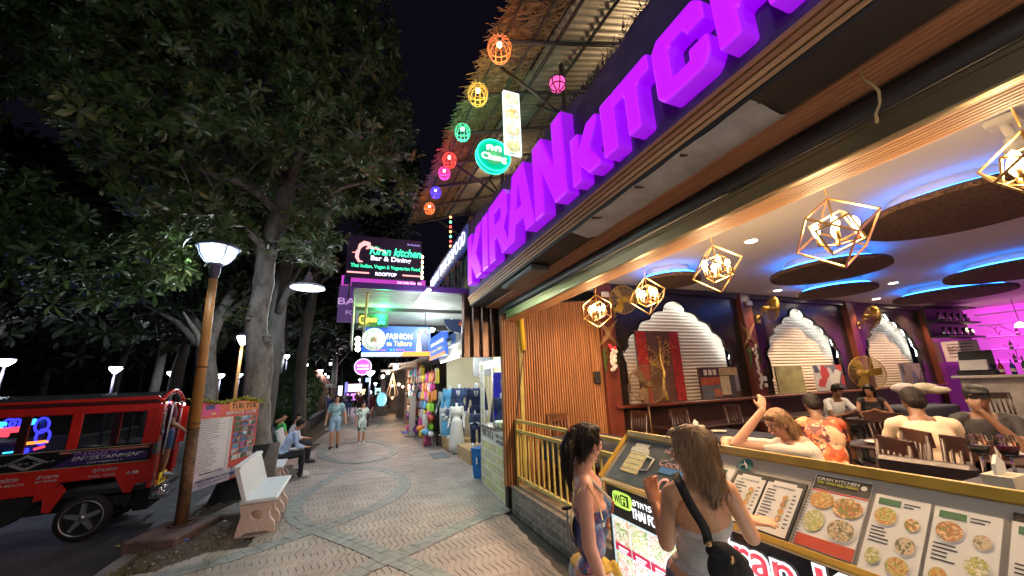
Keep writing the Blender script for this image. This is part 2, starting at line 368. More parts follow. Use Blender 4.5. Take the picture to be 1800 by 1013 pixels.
bands = [[(-2.3, 5.7), (-1.33, 6.05), (-0.81, 6.38), (-0.35, 6.67), (0.05, 7.0), (0.44, 7.4), (0.79, 7.95), (0.98, 8.6), (0.98, 9.4), (0.72, 10.25), (0.31, 10.8), (-0.13, 10.7), (-0.5, 9.9), (-0.76, 9.1), (-0.9, 8.35), (-0.86, 7.6), (-0.70, 7.08), (-0.42, 6.6), (-0.10, 6.1), (0.15, 5.7), (0.38, 5.3), (0.62, 4.9), (0.9, 4.4), (1.1, 3.9)],
         [(2.26, 6.13), (1.84, 6.0), (1.43, 5.75), (0.99, 5.47), (0.61, 5.24), (0.2, 5.02), (-0.25, 4.7), (-0.8, 4.2), (-1.5, 3.9)],
         [(-0.99, 13.96), (-0.75, 12.9), (-0.3, 12.0), (0.2, 11.6), (0.75, 11.9), (1.12, 12.9), (1.13, 14.1), (0.85, 15.3), (0.3, 16.1), (-0.27, 16.1), (-0.8, 15.3), (-0.99, 13.96)],
         [(-0.4, 24), (-0.2, 22), (0.4, 20.6), (1.0, 21.5), (1.2, 23.5), (0.6, 25.5), (0, 25.6), (-0.4, 24)]]
bk = 0; farb = MB()
for bi, bp in enumerate(bands):
    sp = smooth(bp); acc = [sp[0]]; 
    rs = []; last = sp[0]; rs.append(last)
    for p in sp[1:]:
        while np.linalg.norm(p - last) >= 0.17: last = last + (p - last) / np.linalg.norm(p - last) * 0.17; rs.append(last)
    for i in range(len(rs) - 1):
        a, b_ = rs[i], rs[i + 1]; d = b_ - a; d /= np.linalg.norm(d); nv = np.array([-d[1], d[0]])
        pd = rs[i] - rs[i - 1] if i else d; pd = pd / np.linalg.norm(pd); n0 = np.array([-pd[1], pd[0]])
        for c0, c1 in ((-0.13, -0.003), (0.003, 0.13)):
            q = [a + n0 * c0 + d * .003, a + n0 * c1 + d * .003, b_ + nv * c1 - d * .003, b_ + nv * c0 - d * .003]
            zt = 0.0045 + rng.uniform(0, .0015) + bi * .0021
            t = MB() if bk < 260 and bi < 2 else farb
            t.add([(*p, -0.01) for p in q] + [(*p, zt) for p in q], [(4, 5, 6, 7), (0, 1, 5, 4), (1, 2, 6, 5), (2, 3, 7, 6), (3, 0, 4, 7)])
            if t is not farb: t.build('inlay_brick', m_band, pav); bk += 1
o = farb.build('far_inlay_bricks', m_band, fix=False); o.parent = pav; tag(o, kind='stuff')

# soil strip beside the kerb, with tufts
g = MB(); nx, ny = 14, 150; vs = []
for j in range(ny + 1):
    y = 5.75 + j * 0.24
    for i in range(nx + 1):
        xr = min(xleft(y) + .25, -1.32) if y < 40 else -1.4
        x = -2.47 + (xr + 2.47) * i / nx; e = min(i, nx - i) / nx
        vs.append((x, y, -0.03 + 0.07 * min(1, e * 4) * (0.4 + random.random()) * (1 if y > 6.0 else .3)))
g.add(vs, [(j * (nx + 1) + i, j * (nx + 1) + i + 1, (j + 1) * (nx + 1) + i + 1, (j + 1) * (nx + 1) + i) for j in range(ny) for i in range(nx)], True); tag(g.build('soil_strip', m_soil, fix=False), kind='structure')
g = MB()
for k in range(2600):
    y = 5.9 + random.random() ** 1.6 * 9; x = random.uniform(-2.42, max(-2.3, min(xleft(y) + .1, -1.5)))
    h = random.uniform(.03, .10); a = random.random() * 6.28; dx, dy = math.cos(a) * .006, math.sin(a) * .006; lx, ly = random.uniform(-.05, .05), random.uniform(-.05, .05)
    g.add([(x - dx, y - dy, .0), (x + dx, y + dy, .0), (x + lx, y + ly, h)], [(0, 1, 2)])
tag(g.build('dry_grass_tufts', m_grass, fix=False), kind='stuff')
g = MB()
for k in range(260):
    y = random.uniform(5.9, 14); x = random.uniform(-2.4, max(-2.3, min(xleft(y) + .05, -1.6))); s = random.uniform(.008, .035)
    g.ball((x, y, .03), (s, s * .8, s * .5), 5, 3)
for k in range(90):
    x, y = random.uniform(-2, 2.2), random.uniform(3, 14); s = random.uniform(.006, .016)
    g.ball((x, y, .004), (s * 1.4, s, s * .4), 5, 3)
tag(g.build('pebbles_and_litter', [mat('litter', (0.3, 0.28, 0.25), .8)], fix=False), kind='stuff')
# gravel shoulder in the road dust and park lawn beyond
g = MB(); g.bb((-90, -30, -0.28), (-14.3, 120, -0.1)); struct('park_ground', g, mat('park_earth', (0.05, 0.055, 0.03), 0.95, var=(1.2, .5)))
g = MB(); g.bb((-14.3, -30, -0.3), (-14, 120, 0.0)); struct('park_kerb', g, m_conc)
# ================================================================ foliage
def rosette(n, L, mats_n=3):
    """a whorl of n obovate leaves of length L round the origin, pointing outwards and a little up"""
    b = MB()
    for k in range(n):
        a = 2 * PI * k / n + random.uniform(-.25, .25); el = random.uniform(-.35, .75); l = L * random.uniform(.7, 1.15); w = l * .17
        d = V((math.cos(a) * math.cos(el), math.sin(a) * math.cos(el), math.sin(el))); s = d.cross(ZZ).normalized(); u = s.cross(d)
        b.mi = random.choice([0, 0, 1, 1, 2]) if mats_n > 1 else 0; vs = []
        for t, ww, dr in ((.08, .15, 0), (.45, .75, .03), (.78, 1.0, .0), (1.0, .12, -.06)):
            c = d * (l * t) + u * (l * dr) - ZZ * (l * .12 * t * t); vs += [c - s * w * ww + u * w * .35 * ww, c - u * 0, c + s * w * ww + u * w * .35 * ww]
        b.add(vs, [(i * 3 + j, i * 3 + j + 1, i * 3 + j + 4, i * 3 + j + 3) for i in range(3) for j in range(2)], False)
    return b
def scatter(base_list, pts, name, mats, parent, smin=.8, smax=1.25):
    """one mesh of many copies of the base clumps"""
    arrs = [(np.array([tuple(v) for v in b.v]), b.f, b.m) for b in base_list]; VS = []; LV = []; MI = []; off = 0; cnt = []
    for p in pts:
        av, af, am = arrs[rng.integers(len(arrs))]
        q = Quaternion((rng.normal() , rng.normal() * .35, rng.normal() * .35, rng.normal())).normalized().to_matrix(); q = np.array(q); s = rng.uniform(smin, smax)
        VS.append(av @ q.T * s + np.array(p)); LV.append(np.array(af) + off); MI += am; off += len(av)
    VS = np.concatenate(VS); F = np.concatenate(LV); nf, k = F.shape
    me = bpy.data.meshes.new(name); me.vertices.add(len(VS)); me.vertices.foreach_set('co', VS.ravel()); me.loops.add(nf * k); me.loops.foreach_set('vertex_index', F.ravel().astype(np.int32))
    me.polygons.add(nf); me.polygons.foreach_set('loop_start', np.arange(0, nf * k, k, dtype=np.int32)); me.polygons.foreach_set('material_index', np.array(MI, dtype=np.int32))
    for m in mats: me.materials.append(m)
    me.update(calc_edges=True); return link(name, me, parent)
def lumps(centers, n, flat=1.0):
    """points near the surface of a union of ellipsoids (c, r)"""
    out = []; w = np.array([r ** 2 for _, r in centers]); w = w / w.sum()
    while len(out) < n:
        c, r = centers[rng.choice(len(centers), p=w)]
        d = rng.normal(size=3); d /= np.linalg.norm(d); t = r * rng.uniform(.55, 1.05)
        out.append(np.array(c) + d * t * np.array([1, 1, flat]))
    return out
ros = [rosette(9, .24) for _ in range(5)]
# ---- the near tree beside the pavement
TB = V((-1.98, 9.55, 0)); tree = thing('street_tree', 'broad leafy tree with mottled grey knobbly trunk just behind the first white bench', 'tree', TB)
trunk_px = [((458, 855), .31), ((450, 760), .27), ((452, 690), .245), ((457, 625), .25), ((450, 570), .21), ((462, 510), .20), ((470, 440), .21), ((492, 380), .20), ((508, 320), .17), ((522, 270), .14), ((530, 215), .10)]
tp = [PY(u, v, 9.55) for (u, v), r in trunk_px]; tr_ = [r for _, r in trunk_px]
def wob(pts, rs, n=5):
    sp = smooth([tuple(p) for p in pts], n); sr = np.interp(np.linspace(0, len(pts) - 1, len(sp)), range(len(pts)), rs); return [V(p) for p in sp], [float(r * random.uniform(.93, 1.07)) for r in sr]
b = MB(); a_, r_ = wob(tp, tr_); a_[0].z = -0.05; r_[0] *= 1.12; r_[1] *= 1.05; b.path(a_, r_, 16)
b.path([tp[6], PY(500, 420, 9.45), PY(545, 360, 9.3), PY(600, 330, 9.0), PY(660, 315, 8.8)], [.17, .12, .08, .05, .03], 8)
trunk = b.build('trunk', m_bark, tree)
for (u, v), r in (((471, 600), .09), ((474, 606), .06), ((467, 594), .07), ((474, 592), .05), ((436, 560), .05)):
    o = MB().ball(PY(u, v, 9.27), (r, r * .8, r * .8), 8, 6).build('knot', m_bark, trunk)
limbs = [[(508, 320), (480, 270), (440, 230), (380, 200), (300, 185)], [(470, 440), (430, 400), (380, 370), (330, 350)], [(508, 320), (500, 240), (495, 180), (505, 90)], [(522, 270), (560, 210), (610, 160), (650, 90)],
         [(530, 215), (545, 140), (540, 60)], [(492, 380), (440, 330), (350, 300), (240, 260), (130, 190)], [(508, 320), (570, 330), (640, 300), (700, 250)], [(470, 440), (505, 430), (540, 425), (575, 430)], [(545, 200), (600, 230), (670, 220)]]
tips = []
for i, L in enumerate(limbs):
    y0 = 9.5; pts = []
    for k, (u, v) in enumerate(L): pts.append(PY(u, v, y0 - (.55 if i % 2 else -.5) * k - .15 * k))
    aa, rr = wob(pts, list(np.linspace(.1, .02, len(pts))), 4); MB().path(aa, rr, 7).build('limb', m_bark, tree)
    tips += aa[4:]
    for q in aa[3::2]:
        e = q + V((random.uniform(-.7, .7), random.uniform(-.8, .5), random.uniform(-.2, .7))); MB().path([q, (q + e) / 2 + V((0, 0, .08)), e], [.02, .013, .006], 5).build('twig', m_bark, tree); tips.append(e)
# crown: outline of the picture at several depths
outl = [(725, 230), (705, 120), (690, 20), (640, -60), (450, -90), (250, -60), (110, 20), (40, 110), (20, 160), (110, 230), (160, 330), (235, 370), (260, 440), (270, 505), (330, 500), (400, 440), (470, 470), (500, 470), (560, 460), (600, 480), (650, 470), (720, 400), (735, 330)]
def inpoly(x, y, poly):
    c = False; j = len(poly) - 1
    for i in range(len(poly)):
        if ((poly[i][1] > y) != (poly[j][1] > y)) and x < (poly[j][0] - poly[i][0]) * (y - poly[i][1]) / (poly[j][1] - poly[i][1]) + poly[i][0]: c = not c
        j = i
    return c
from mathutils import noise as MN
pts = []
while len(pts) < 4300:
    u, v = rng.uniform(0, 750), rng.uniform(-110, 520)
    if not inpoly(u, v, outl): continue
    y = 9.3 + rng.normal() * 1.5; y = max(6.9, min(12.8, y)); e = abs(u - 420) / 400
    if e > .6 and abs(y - 9.3) > 2.0 * (1.6 - e): continue
    if 425 < u < 535 and v > 300 and y < 9.9: continue
    p = PY(u, v, y); 
    if MN.noise(p * .75) + .35 * MN.noise(p * 2.3) < -.08 : continue
    if p.z < 3.35 or (u > 585 and v > 375): continue
    if 325 < u < 430 and 405 < v < 505 and y < 9.2: continue
    pts.append(p)
def vis_rank(p): return (p - EYE).length
pts.sort(key=vis_rank)
ros_me = []
for b in ros:
    o = b.build('leaf_rosette', m_leafs); ros_me.append(o.data); bpy.data.objects.remove(o)
for p in pts[:270]:
    q = Quaternion((rng.normal(), rng.normal() * .3, rng.normal() * .3, rng.normal())).normalized()
    link('leaf_rosette', ros_me[rng.integers(5)], tree, Matrix.Translation(p) @ q.to_matrix().to_4x4() @ Matrix.Scale(rng.uniform(.65, 1.15), 4))
o = scatter(ros, pts[270:] + [t + V((random.gauss(0, .12), random.gauss(0, .12), random.gauss(0, .12))) for t in tips for _ in range(3)], 'crown', m_leafs, None, .5, 1.15); o.parent = tree; o.matrix_basis = Matrix.Translation(-TB); tag(o, kind='stuff')
# epicormic sprig on the trunk
spr = [PY(410 + random.uniform(-14, 18), 552 + random.uniform(-10, 14), 9.25) for _ in range(7)]
o = scatter([rosette(9, .16)], spr, 'sprout', m_leafs, None); o.parent = tree; o.matrix_basis = Matrix.Translation(-TB)

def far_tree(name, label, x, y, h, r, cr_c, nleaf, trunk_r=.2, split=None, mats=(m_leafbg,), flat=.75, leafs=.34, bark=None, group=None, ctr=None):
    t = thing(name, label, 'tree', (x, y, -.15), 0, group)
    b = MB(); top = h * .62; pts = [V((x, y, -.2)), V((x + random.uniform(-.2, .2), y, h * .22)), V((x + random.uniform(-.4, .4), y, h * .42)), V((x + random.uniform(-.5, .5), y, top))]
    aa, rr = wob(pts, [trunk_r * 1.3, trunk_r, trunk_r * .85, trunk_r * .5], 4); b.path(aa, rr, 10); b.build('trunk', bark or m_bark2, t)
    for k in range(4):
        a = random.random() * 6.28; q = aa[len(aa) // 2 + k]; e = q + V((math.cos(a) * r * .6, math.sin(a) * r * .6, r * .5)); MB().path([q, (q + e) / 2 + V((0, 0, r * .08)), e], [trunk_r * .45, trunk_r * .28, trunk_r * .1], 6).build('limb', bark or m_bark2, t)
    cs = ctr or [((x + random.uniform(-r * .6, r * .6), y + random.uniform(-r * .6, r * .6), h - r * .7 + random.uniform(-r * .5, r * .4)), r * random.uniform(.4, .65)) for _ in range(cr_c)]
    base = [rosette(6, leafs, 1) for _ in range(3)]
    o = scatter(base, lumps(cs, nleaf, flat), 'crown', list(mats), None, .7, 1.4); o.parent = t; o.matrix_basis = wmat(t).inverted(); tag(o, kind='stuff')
    return t
far_tree('tall_tree', 'tall straight dark trunk rising right behind the mottled street tree', -2.62, 13.2, 12.5, 3.2, 6, 900, .30, bark=m_bark2, mats=(m_leafs[0],), leafs=.3)
far_tree('leaning_tree', 'slim pale trunked tree between the leaning ochre lamp post and the mottled tree', -4.6, 16.0, 9.0, 3.0, 6, 900, .30, bark=m_bark, leafs=.3)
ft = [(-7.0, 20, 11, 4.2, 'dark park tree rising over the middle of the red truck roof'), (-13.5, 21, 12, 4.6, 'dark park tree with thick trunk standing left of the far left lamp'), (-10.5, 27, 13, 5, 'dark park tree standing behind the lamp above the truck roof'),
      (-18, 25, 13, 5.5, 'dark park tree with palm like mop seen at the left edge behind the truck'), (-5.2, 30, 12, 4.2, 'dark park tree directly behind the big round hedge bush'), (-15, 34, 14, 6, 'large dim tree mass far behind the left park lamps'), (-2.5, 44, 13, 5, 'dark tree beyond the gabled kiosk at the end of the walk'),
      (-8.5, 40, 14, 6, 'tall dim tree far off above the row of small lamps'), (1.5, 62, 12, 5.5, 'dark tree closing the far end of the pavement above the crowd'), (5.5, 50, 12, 5, 'dark tree behind the far shop roofs on the right of the walk'), (-22, 40, 16, 7, 'widest dim tree at the far left of the park'), (-12, 17.5, 10, 3.6, 'forked pale tree just left of the lamp above the truck rear')]
for i, (x, y, h, r, lab) in enumerate(ft):
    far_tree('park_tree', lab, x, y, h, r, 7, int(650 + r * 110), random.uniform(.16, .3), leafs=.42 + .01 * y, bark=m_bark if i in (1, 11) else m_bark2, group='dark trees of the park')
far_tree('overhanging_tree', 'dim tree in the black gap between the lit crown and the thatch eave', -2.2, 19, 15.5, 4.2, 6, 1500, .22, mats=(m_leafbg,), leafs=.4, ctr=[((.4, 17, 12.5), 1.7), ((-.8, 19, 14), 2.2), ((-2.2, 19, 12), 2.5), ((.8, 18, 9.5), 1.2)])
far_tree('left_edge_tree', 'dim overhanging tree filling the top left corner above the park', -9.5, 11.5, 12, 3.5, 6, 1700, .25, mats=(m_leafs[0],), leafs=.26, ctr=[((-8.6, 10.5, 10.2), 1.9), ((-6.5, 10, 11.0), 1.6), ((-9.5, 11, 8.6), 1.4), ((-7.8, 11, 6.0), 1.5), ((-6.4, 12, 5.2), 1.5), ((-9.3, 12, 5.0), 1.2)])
# round clipped bushes
def bush(label, x, y, z, r, n):
    t = thing('clipped_bush', label, 'bush', (x, y, -.1), 0, 'round clipped bushes')
    MB().ball((x, y, z), (r * .9, r * .9, r * .9), 16, 12).build('foliage_core', m_hedge, t)
    o = scatter([rosette(5, .12, 1)], [np.array((x, y, z)) + (lambda d: d / np.linalg.norm(d) * r * rng.uniform(.9, 1.03))(rng.normal(size=3)) for _ in range(n)], 'foliage', [m_hedge], None); o.parent = t; o.matrix_basis = wmat(t).inverted(); tag(o, kind='stuff')
    MB().tube((x, y, -.1), (x, y, z), .08).build('stem', m_bark2, t)
bush('front clipped round bush beside the walk right of the dark trunk', -2.9, 20.4, 1.35, 1.05, 1400)
bush('rear taller clipped round bush touching the kiosk roof', -3.1, 24.2, 2.0, 1.25, 1400)

# ================================================================ lamps
m_globe = mat('frosted_lamp_glass', (0.6, 0.72, 0.95), 0.3, emit=(0.62, 0.78, 1.0), es=1.7)
m_lampin = glow('lamp_bulb', (0.8, 0.9, 1.0), 30); m_lampmet = mat('lamp_metal', (0.06, 0.05, 0.09), 0.4)
lp = PZ(305, 943, .03); LP = V((-2.22, 7.3, 0)); LT = PY(377, 478, 7.3)
t = thing('street_lamp', 'nearest street lamp with glowing glass bowl on an ochre bamboo painted post', 'street lamp', LP)
jt = V((LT.x, 7.3, LT.z - .12)); mid = LP.lerp(jt, .38)
MB().tube(LP + V((0, 0, -.05)), mid, .078, .072, 20).build('lower_post', m_rust, t)
po = MB().tube(mid, jt, .072, .058, 20).build('upper_post', m_ochre, t)
for f in (.38, .40, .62): q = LP.lerp(jt, f); MB().tube(q - ZZ * .012, q + ZZ * .012, .08, .08, 20).build('joint_ring', m_rust, po)
c = jt + V((0, 0, 0))
MB().lathe([(.058, 0), (.065, .04), (.08, .10), (.075, .2), (.11, .26)], c, 20).build('neck', m_lampmet, t)
bowl = MB().lathe([(.10, .25), (.17, .30), (.235, .40), (.27, .50), (.275, .53)], c, 32, cap=False).build('glass_bowl', mat('lamp_glass', (0.6, 0.75, 1.0), 0.15, emit=(0.55, 0.72, 1.0), es=.9, alpha=.55), t)
MB().lathe([(.30, .52), (.315, .535), (.30, .56), (.15, .64), (.03, .68), (0, .685)], c, 32).build('cap', mat('lamp_cap', (0.12, 0.13, 0.16), 0.4), t)
for k in range(4):
    a = k * PI / 2 + .7; d = V((math.cos(a), math.sin(a), 0)); MB().path([c + d * .105 + ZZ * .25, c + d * .18 + ZZ * .305, c + d * .245 + ZZ * .40, c + d * .28 + ZZ * .52], .009, 6).build('rib', m_lampmet, t)
MB().lathe([(.04, .26), (.055, .30), (.05, .36), (.07, .40), (.085, .45), (.07, .50), (0, .52)], c, 16).build('bulb', m_lampin, t)
lamp('lamp_light', c + ZZ * .42, 330, (.78, .88, 1), .12, t)
# concrete foot
t = thing('lamp_plinth', 'broken dark concrete plinth holding the foot of the nearest lamp', 'plinth', (LP.x - .02, LP.y, 0))
MB().box((LP.x - .02, LP.y - .1, .055), (.62, .95, .17), Matrix.Rotation(-.25, 3, 'Z'), .02).build('block', m_slab, t)
MB().lathe([(.12, .141), (.16, .15), (.12, .156)], (LP.x, LP.y, 0), 20, cap=False).build('ring', m_slab, t)
t = tag(MB().box((-1.72, 8.05, .03), (.5, .7, .13), Matrix.Rotation(-.3, 3, 'Z'), .02).build('concrete_slab', m_conc), 'grey concrete slab lying on the soil under the banner', 'slab')
t = thing('leaning_board', 'black board leaning below the red banner', 'board', (-1.9, 8.9, 0))
MB().prism([(-.42, 0), (.20, 0), (.44, .95), (-.10, .95)], (-1.95, 8.75, 0), XX, V((0, .12, 1)), (0, .03, 0)).build('panel', m_dark, t)
t = tag(MB().prism([(-.11, 0), (.11, 0), (.16, .95), (-.06, .95)], (-1.53, 8.95, 0), XX, V((0, .10, 1)), (0, .04, 0)).build('pale_plank', m_conc), 'pale plank leaning between the black board and the first bench', 'plank')
# ---- pendant lamp among the leaves
pc = PY(541, 507, 11.0); t = thing('pendant_lamp', 'bell shaped white pendant lamp hanging from an arm right of the tree trunk', 'lamp', pc)
MB().lathe([(.42, 0), (.40, .05), (.26, .14), (.14, .19), (.10, .24), (.10, .34), (.05, .36), (.05, .44)], pc, 28, cap=False).build('shade', mat('enamel_shade', (.35, .33, .42), .35), t)
MB().lathe([(.405, .045), (.25, .10), (.10, .16), (0, .17)], pc, 28, cap=False).build('reflector', glow('reflector_glow', (.75, .9, 1), 2.0), t)
MB().ball(pc + ZZ * .03, (.13, .13, .07)).build('bulb', m_lampin, t)
MB().path([pc + ZZ * .42, pc + V((0, 0, .62)), pc + V((-.35, .5, .95)), pc + V((-.95, 1.6, 1.1))], .02).build('arm', m_lampmet, t)
lamp('lamp_light', pc - ZZ * .1, 190, (.8, .92, 1), .1, t)
# ---- park lamps
pl = [((10, 637), 20, 'bright park lamp cut by the left edge of the view', 1.15), ((203, 650), 21, 'park lamp standing over the truck roof, second from the left edge', 1), ((302, 657), 26, 'park lamp between pale forked branches left of the ochre post', 1), ((388, 661), 30, 'small park lamp seen just right of the ochre post', 1),
      ((427, 597), 13.5, 'lamp on a tilted yellow post against the mottled trunk', .75), ((421, 660), 34, 'tiny lamp low against the left side of the mottled trunk', 1), ((535, 643), 28, 'bright lamp over the clipped bushes', 1.1), ((563, 653), 36, 'lamp just right of the kiosk gable', 1), ((505, 627), 30, 'small lamp at the right edge of the dark trunk', .7),
      ((570, 659), 43, 'second lamp of the string beyond the kiosk', .9), ((576, 663), 50, 'third lamp of the string beyond the kiosk', .8), ((588, 664), 62, 'fourth faint lamp of the string above the walk', .8), ((593, 666), 72, 'farthest faint lamp of the string', .8), ((633, 668), 60, 'lamp cluster end under the round purple sign', 1), ((651, 656), 22, 'bright white lamp beside the round purple sign', 1.1), ((660, 675), 48, 'small lamp above the far crowd', .8)]
for (u, v), y, lab, s in pl:
    p = PY(u, v, y); t = thing('park_lamp', lab, 'street lamp', (p.x, y, -.1), 0, 'white park lamps')
    MB().tube((p.x, y, -.15), (p.x, y, p.z - .15), .05, .04, 8).build('post', m_ochre if y < 15 else m_lampmet, t)
    MB().lathe([(.06, -.15), (.17 * s, -.02), (.21 * s, .06), (.17 * s, .12), (0, .18)], p, 14).build('globe', glow('park_globe', (.82, .92, 1.0), 22 if True else 0), t)
    MB().lathe([(.23 * s, .10), (.21 * s, .15), (.02, .22)], p, 14).build('cap', m_lampmet, t)
    lamp('lamp_light', p + V((0, -.1, -.35)), 48 * s, (.82, .92, 1), .2, t)
# unseen street lamps added behind the viewpoint to brighten pavement and truck
for x_, y_, lab in ((-2.3, -1.2, 'added unseen street lamp behind the viewpoint brightening pavement and truck'), (-2.3, -9.5, 'added unseen street lamp farther behind the viewpoint')):
    t = thing('street_lamp', lab, 'street lamp', (x_, y_, 0)); MB().tube((x_, y_, 0), (x_, y_, 3.9), .07, .06, 14).build('post', m_ochre, t); MB().lathe([(.08, 0), (.25, .2), (.28, .32)], (x_, y_, 3.9), 20, cap=False).build('glass_bowl', bowl.data.materials[0], t); MB().ball((x_, y_, 4.12), .07, 10, 8).build('bulb', m_lampin, t); lamp('lamp_light', (x_, y_, 4.12), 300, (.86, .9, 1), .12, t)
t = thing('fill_lamp', 'added unseen warm globe lamp behind the viewpoint brightening the fascia', 'lamp', (.8, -1.7, 0)); MB().tube((.8, -1.7, 0), (.8, -1.7, 2.0), .03).build('post', m_lampmet, t); MB().ball((.8, -1.7, 2.1), .12, 14, 10).build('globe', glow('warm_globe', (1, .85, .65), 8), t); lamp('lamp_light', (.8, -1.7, 2.1), 195, (1, .84, .66), .14, t)  # unseen lamp added behind the viewpoint to light the fascia and the women
# ================================================================ benches
def bench(label, x, y, rz, L=1.5):
    t = thing('stone_bench', label, 'bench', (x, y, 0), rz, 'moulded stone benches'); I = wmat(t)
    # local: long axis Y, front +X; seat .43 high, .42 deep; origin at front edge near corner
    def lw(p): return I @ V(p)
    b = MB(); b.v = []; b.bb((-.46, 0, .40), (0.0, L, .455), .012); o = b.build('seat', m_benchw, t, True)
    b = MB(); b.prism([(-.42, .45), (-.37, .45), (-.50, .87), (-.56, .87)], (0, 0, 0), XX, ZZ, (0, L, 0)); b.build('backrest', m_benchw, t, True)
    b = MB(); b.prism([(-.565, .868), (-.48, .868), (-.49, .905), (-.575, .905)], (0, -.015, 0), XX, ZZ, (0, L + .03, 0)); b.build('top_rail', m_benchw, t, True)
    hole = [(-.235 + .075 * math.cos(a), .245 + .07 * math.sin(a)) for a in np.linspace(0, 2 * PI, 17)[:-1]]
    for yy in (.05, .5, .95, 1.38) if L > 1.4 else (.05, .6, 1.2):
        outer = [(-.02, .40), (-.07, .33), (-.085, .26), (-.07, .19), (-.02, .13), (.0, .07), (.0, 0), (-.07, 0), (-.09, .03), (-.36, .03), (-.38, 0), (-.47, 0), (-.45, .12), (-.42, .26), (-.46, .40)]
        bm = bmesh.new(); 
        vo = [bm.verts.new((p[0], 0, p[1])) for p in outer]; vh = [bm.verts.new((p[0], 0, p[1])) for p in hole]
        es = [bm.edges.new((vo[i], vo[(i + 1) % len(vo)])) for i in range(len(vo))] + [bm.edges.new((vh[i], vh[(i + 1) % len(vh)])) for i in range(len(vh))]
        bmesh.ops.triangle_fill(bm, edges=es, use_beauty=True); g_ = bmesh.ops.extrude_face_region(bm, geom=bm.faces[:])
        bmesh.ops.translate(bm, verts=[q for q in g_['geom'] if isinstance(q, bmesh.types.BMVert)], vec=(0, .07, 0)); bmesh.ops.recalc_face_normals(bm, faces=bm.faces)
        me = bpy.data.meshes.new('leg'); bm.to_mesh(me); bm.free(); me.materials.append(m_pinkst)
        link('leg', me, t, I @ Matrix.Translation((0, yy, 0)))
    return t
bench('empty white moulded stone bench nearest the camera with round holes in pink legs', -.99, 6.78, R_(1.5), 1.55)
bench('white stone bench where the man in the pale blue shirt sits', -1.33, 9.4, R_(3), 1.5)
bench('farthest stone bench where the man in the white shirt sits', -1.40, 12.1, R_(3), 1.5)
# ================================================================ tuk tuk banner between the post and the tree
c0 = PY(340, 708, 7.35); c1 = V(PY(456, 703, 8.9)); d0 = PY(316, 872, 7.35); d1 = PY(436, 852, 8.9)
t = thing('service_banner', 'red and white banner with a tuk tuk price list and rows of photos', 'banner', (c0.x, 7.35, 0))
ux = (c1 - c0).normalized(); Wb = (c1 - c0).length; uy = (c0 - d0).normalized(); Hb = (c0 - d0).length; uy = (uy - ux * uy.dot(ux)).normalized(); nb = ux.cross(uy)
def bp(a, b_, d=0): return d0 + (c1 - c0) * (a * (1 - .0 * b_)) + (c0 - d0) * b_ + nb * d
def bq(a0, b0, a1, b1, d, name, m):
    g = MB(); A = [bp(a0, b0, d), bp(a1, b0, d), bp(a1, b1, d), bp(a0, b1, d)]; g.add(A + [p - nb * .003 for p in A], [(0, 1, 2, 3), (7, 6, 5, 4), (0, 4, 5, 1), (1, 5, 6, 2), (2, 6, 7, 3), (3, 7, 4, 0)]); return g.build(name, m, t)
bred = mat('banner_red', (.62, .07, .045), .45, var=(3, .25)); bwh = mat('banner_white', (.68, .58, .62), .45, var=(4, .08)); borg = mat('banner_orange', (.75, .24, .05), .45); btx = mat('print_black', (.02, .02, .03), .5); bnv = mat('print_navy', (.03, .03, .18), .5)
bq(0, 0, 1, 1, 0, 'sheet', bred); bq(0.0, 0.0, 1.0, .15, .005, 'white_footer', bwh); bq(.05, .15, .57, .80, .005, 'price_list', bwh); bq(.5, .87, .99, .99, .005, 'title_patch', borg)
tk = mat('print_pink', (.65, .05, .22), .5); bq(.06, .83, .36, .92, .006, 'printed_tuk_tuk', tk); bq(.12, .90, .34, .97, .007, 'printed_cab', tk); bq(.16, .905, .28, .96, .009, 'printed_window', bnv); bq(.24, .845, .31, .865, .009, 'printed_plate', mat('print_yellow', (.7, .5, .05), .5))
text('TUK TUK', bp(.745, .93, .008), ux, uy, Wb * .44, .085, btx, t, off=.01); text('SERVICE CLUB', bp(.70, .845, .008), ux, uy, Wb * .5, .05, m_white, t, off=.01)
text('Maximum 4 Pers', bp(.34, .165, .008), ux, uy, Wb * .32, .028, btx, t, off=.02, shear=.2); text('FIRST MEDICAL CENTER', bp(.40, .085, .008), ux, uy, Wb * .5, .03, bnv, t, shear=.2); text('075 695 101 - 088 765 1191', bp(.38, .045, .008), ux, uy, Wb * .38, .018, bnv, t)
for k in range(30):
    b_ = .79 - k * .0205; w_ = random.uniform(.18, .33)
    bq(.07, b_ - .005, .07 + w_, b_, .0075, 'price_line', btx); bq(.52, b_ - .005, .55, b_, .0075, 'price_line', btx)
    if k % 3 == 0: bq(.07 + w_ + .02, b_ - .004, .07 + w_ + .08, b_ - .001, .0075, 'price_line', btx)
pm = [cells('photo_%d' % i, c, 11) for i, c in enumerate([[(.05, .1, .04), (.2, .25, .2), (.5, .5, .5), (.08, .12, .07)], [(.1, .25, .55), (.45, .55, .7), (.05, .1, .2), (.2, .2, .15)], [(.4, .4, .38), (.1, .08, .05), (.3, .1, .08), (.6, .6, .6)], [(.3, .08, .25), (.1, .15, .5), (.3, .25, .2), (.05, .05, .05)]])]
for r in range(8):
    for c_ in range(3): bq(.60 + c_ * .125, .735 - r * .071, .715 + c_ * .125, .795 - r * .071, .007, 'photo', pm[int(rng.integers(4))])
bq(.62, .04, .99, .15, .0065, 'group_photo', cells('people_print', [(.05, .05, .2), (.5, .45, .5), (.3, .18, .15), (.1, .1, .3)], 14)); bq(.62, .0, 1, .03, .0065, 'red_strip', bred)
g = MB(); g.path([bp(.085 + .04 * math.cos(a) * .9, .075 + .033 * math.sin(a), .008) for a in np.linspace(0, 2 * PI, 20)[:-1]], .004, 5, True); g.build('emblem_ring', bnv, t)
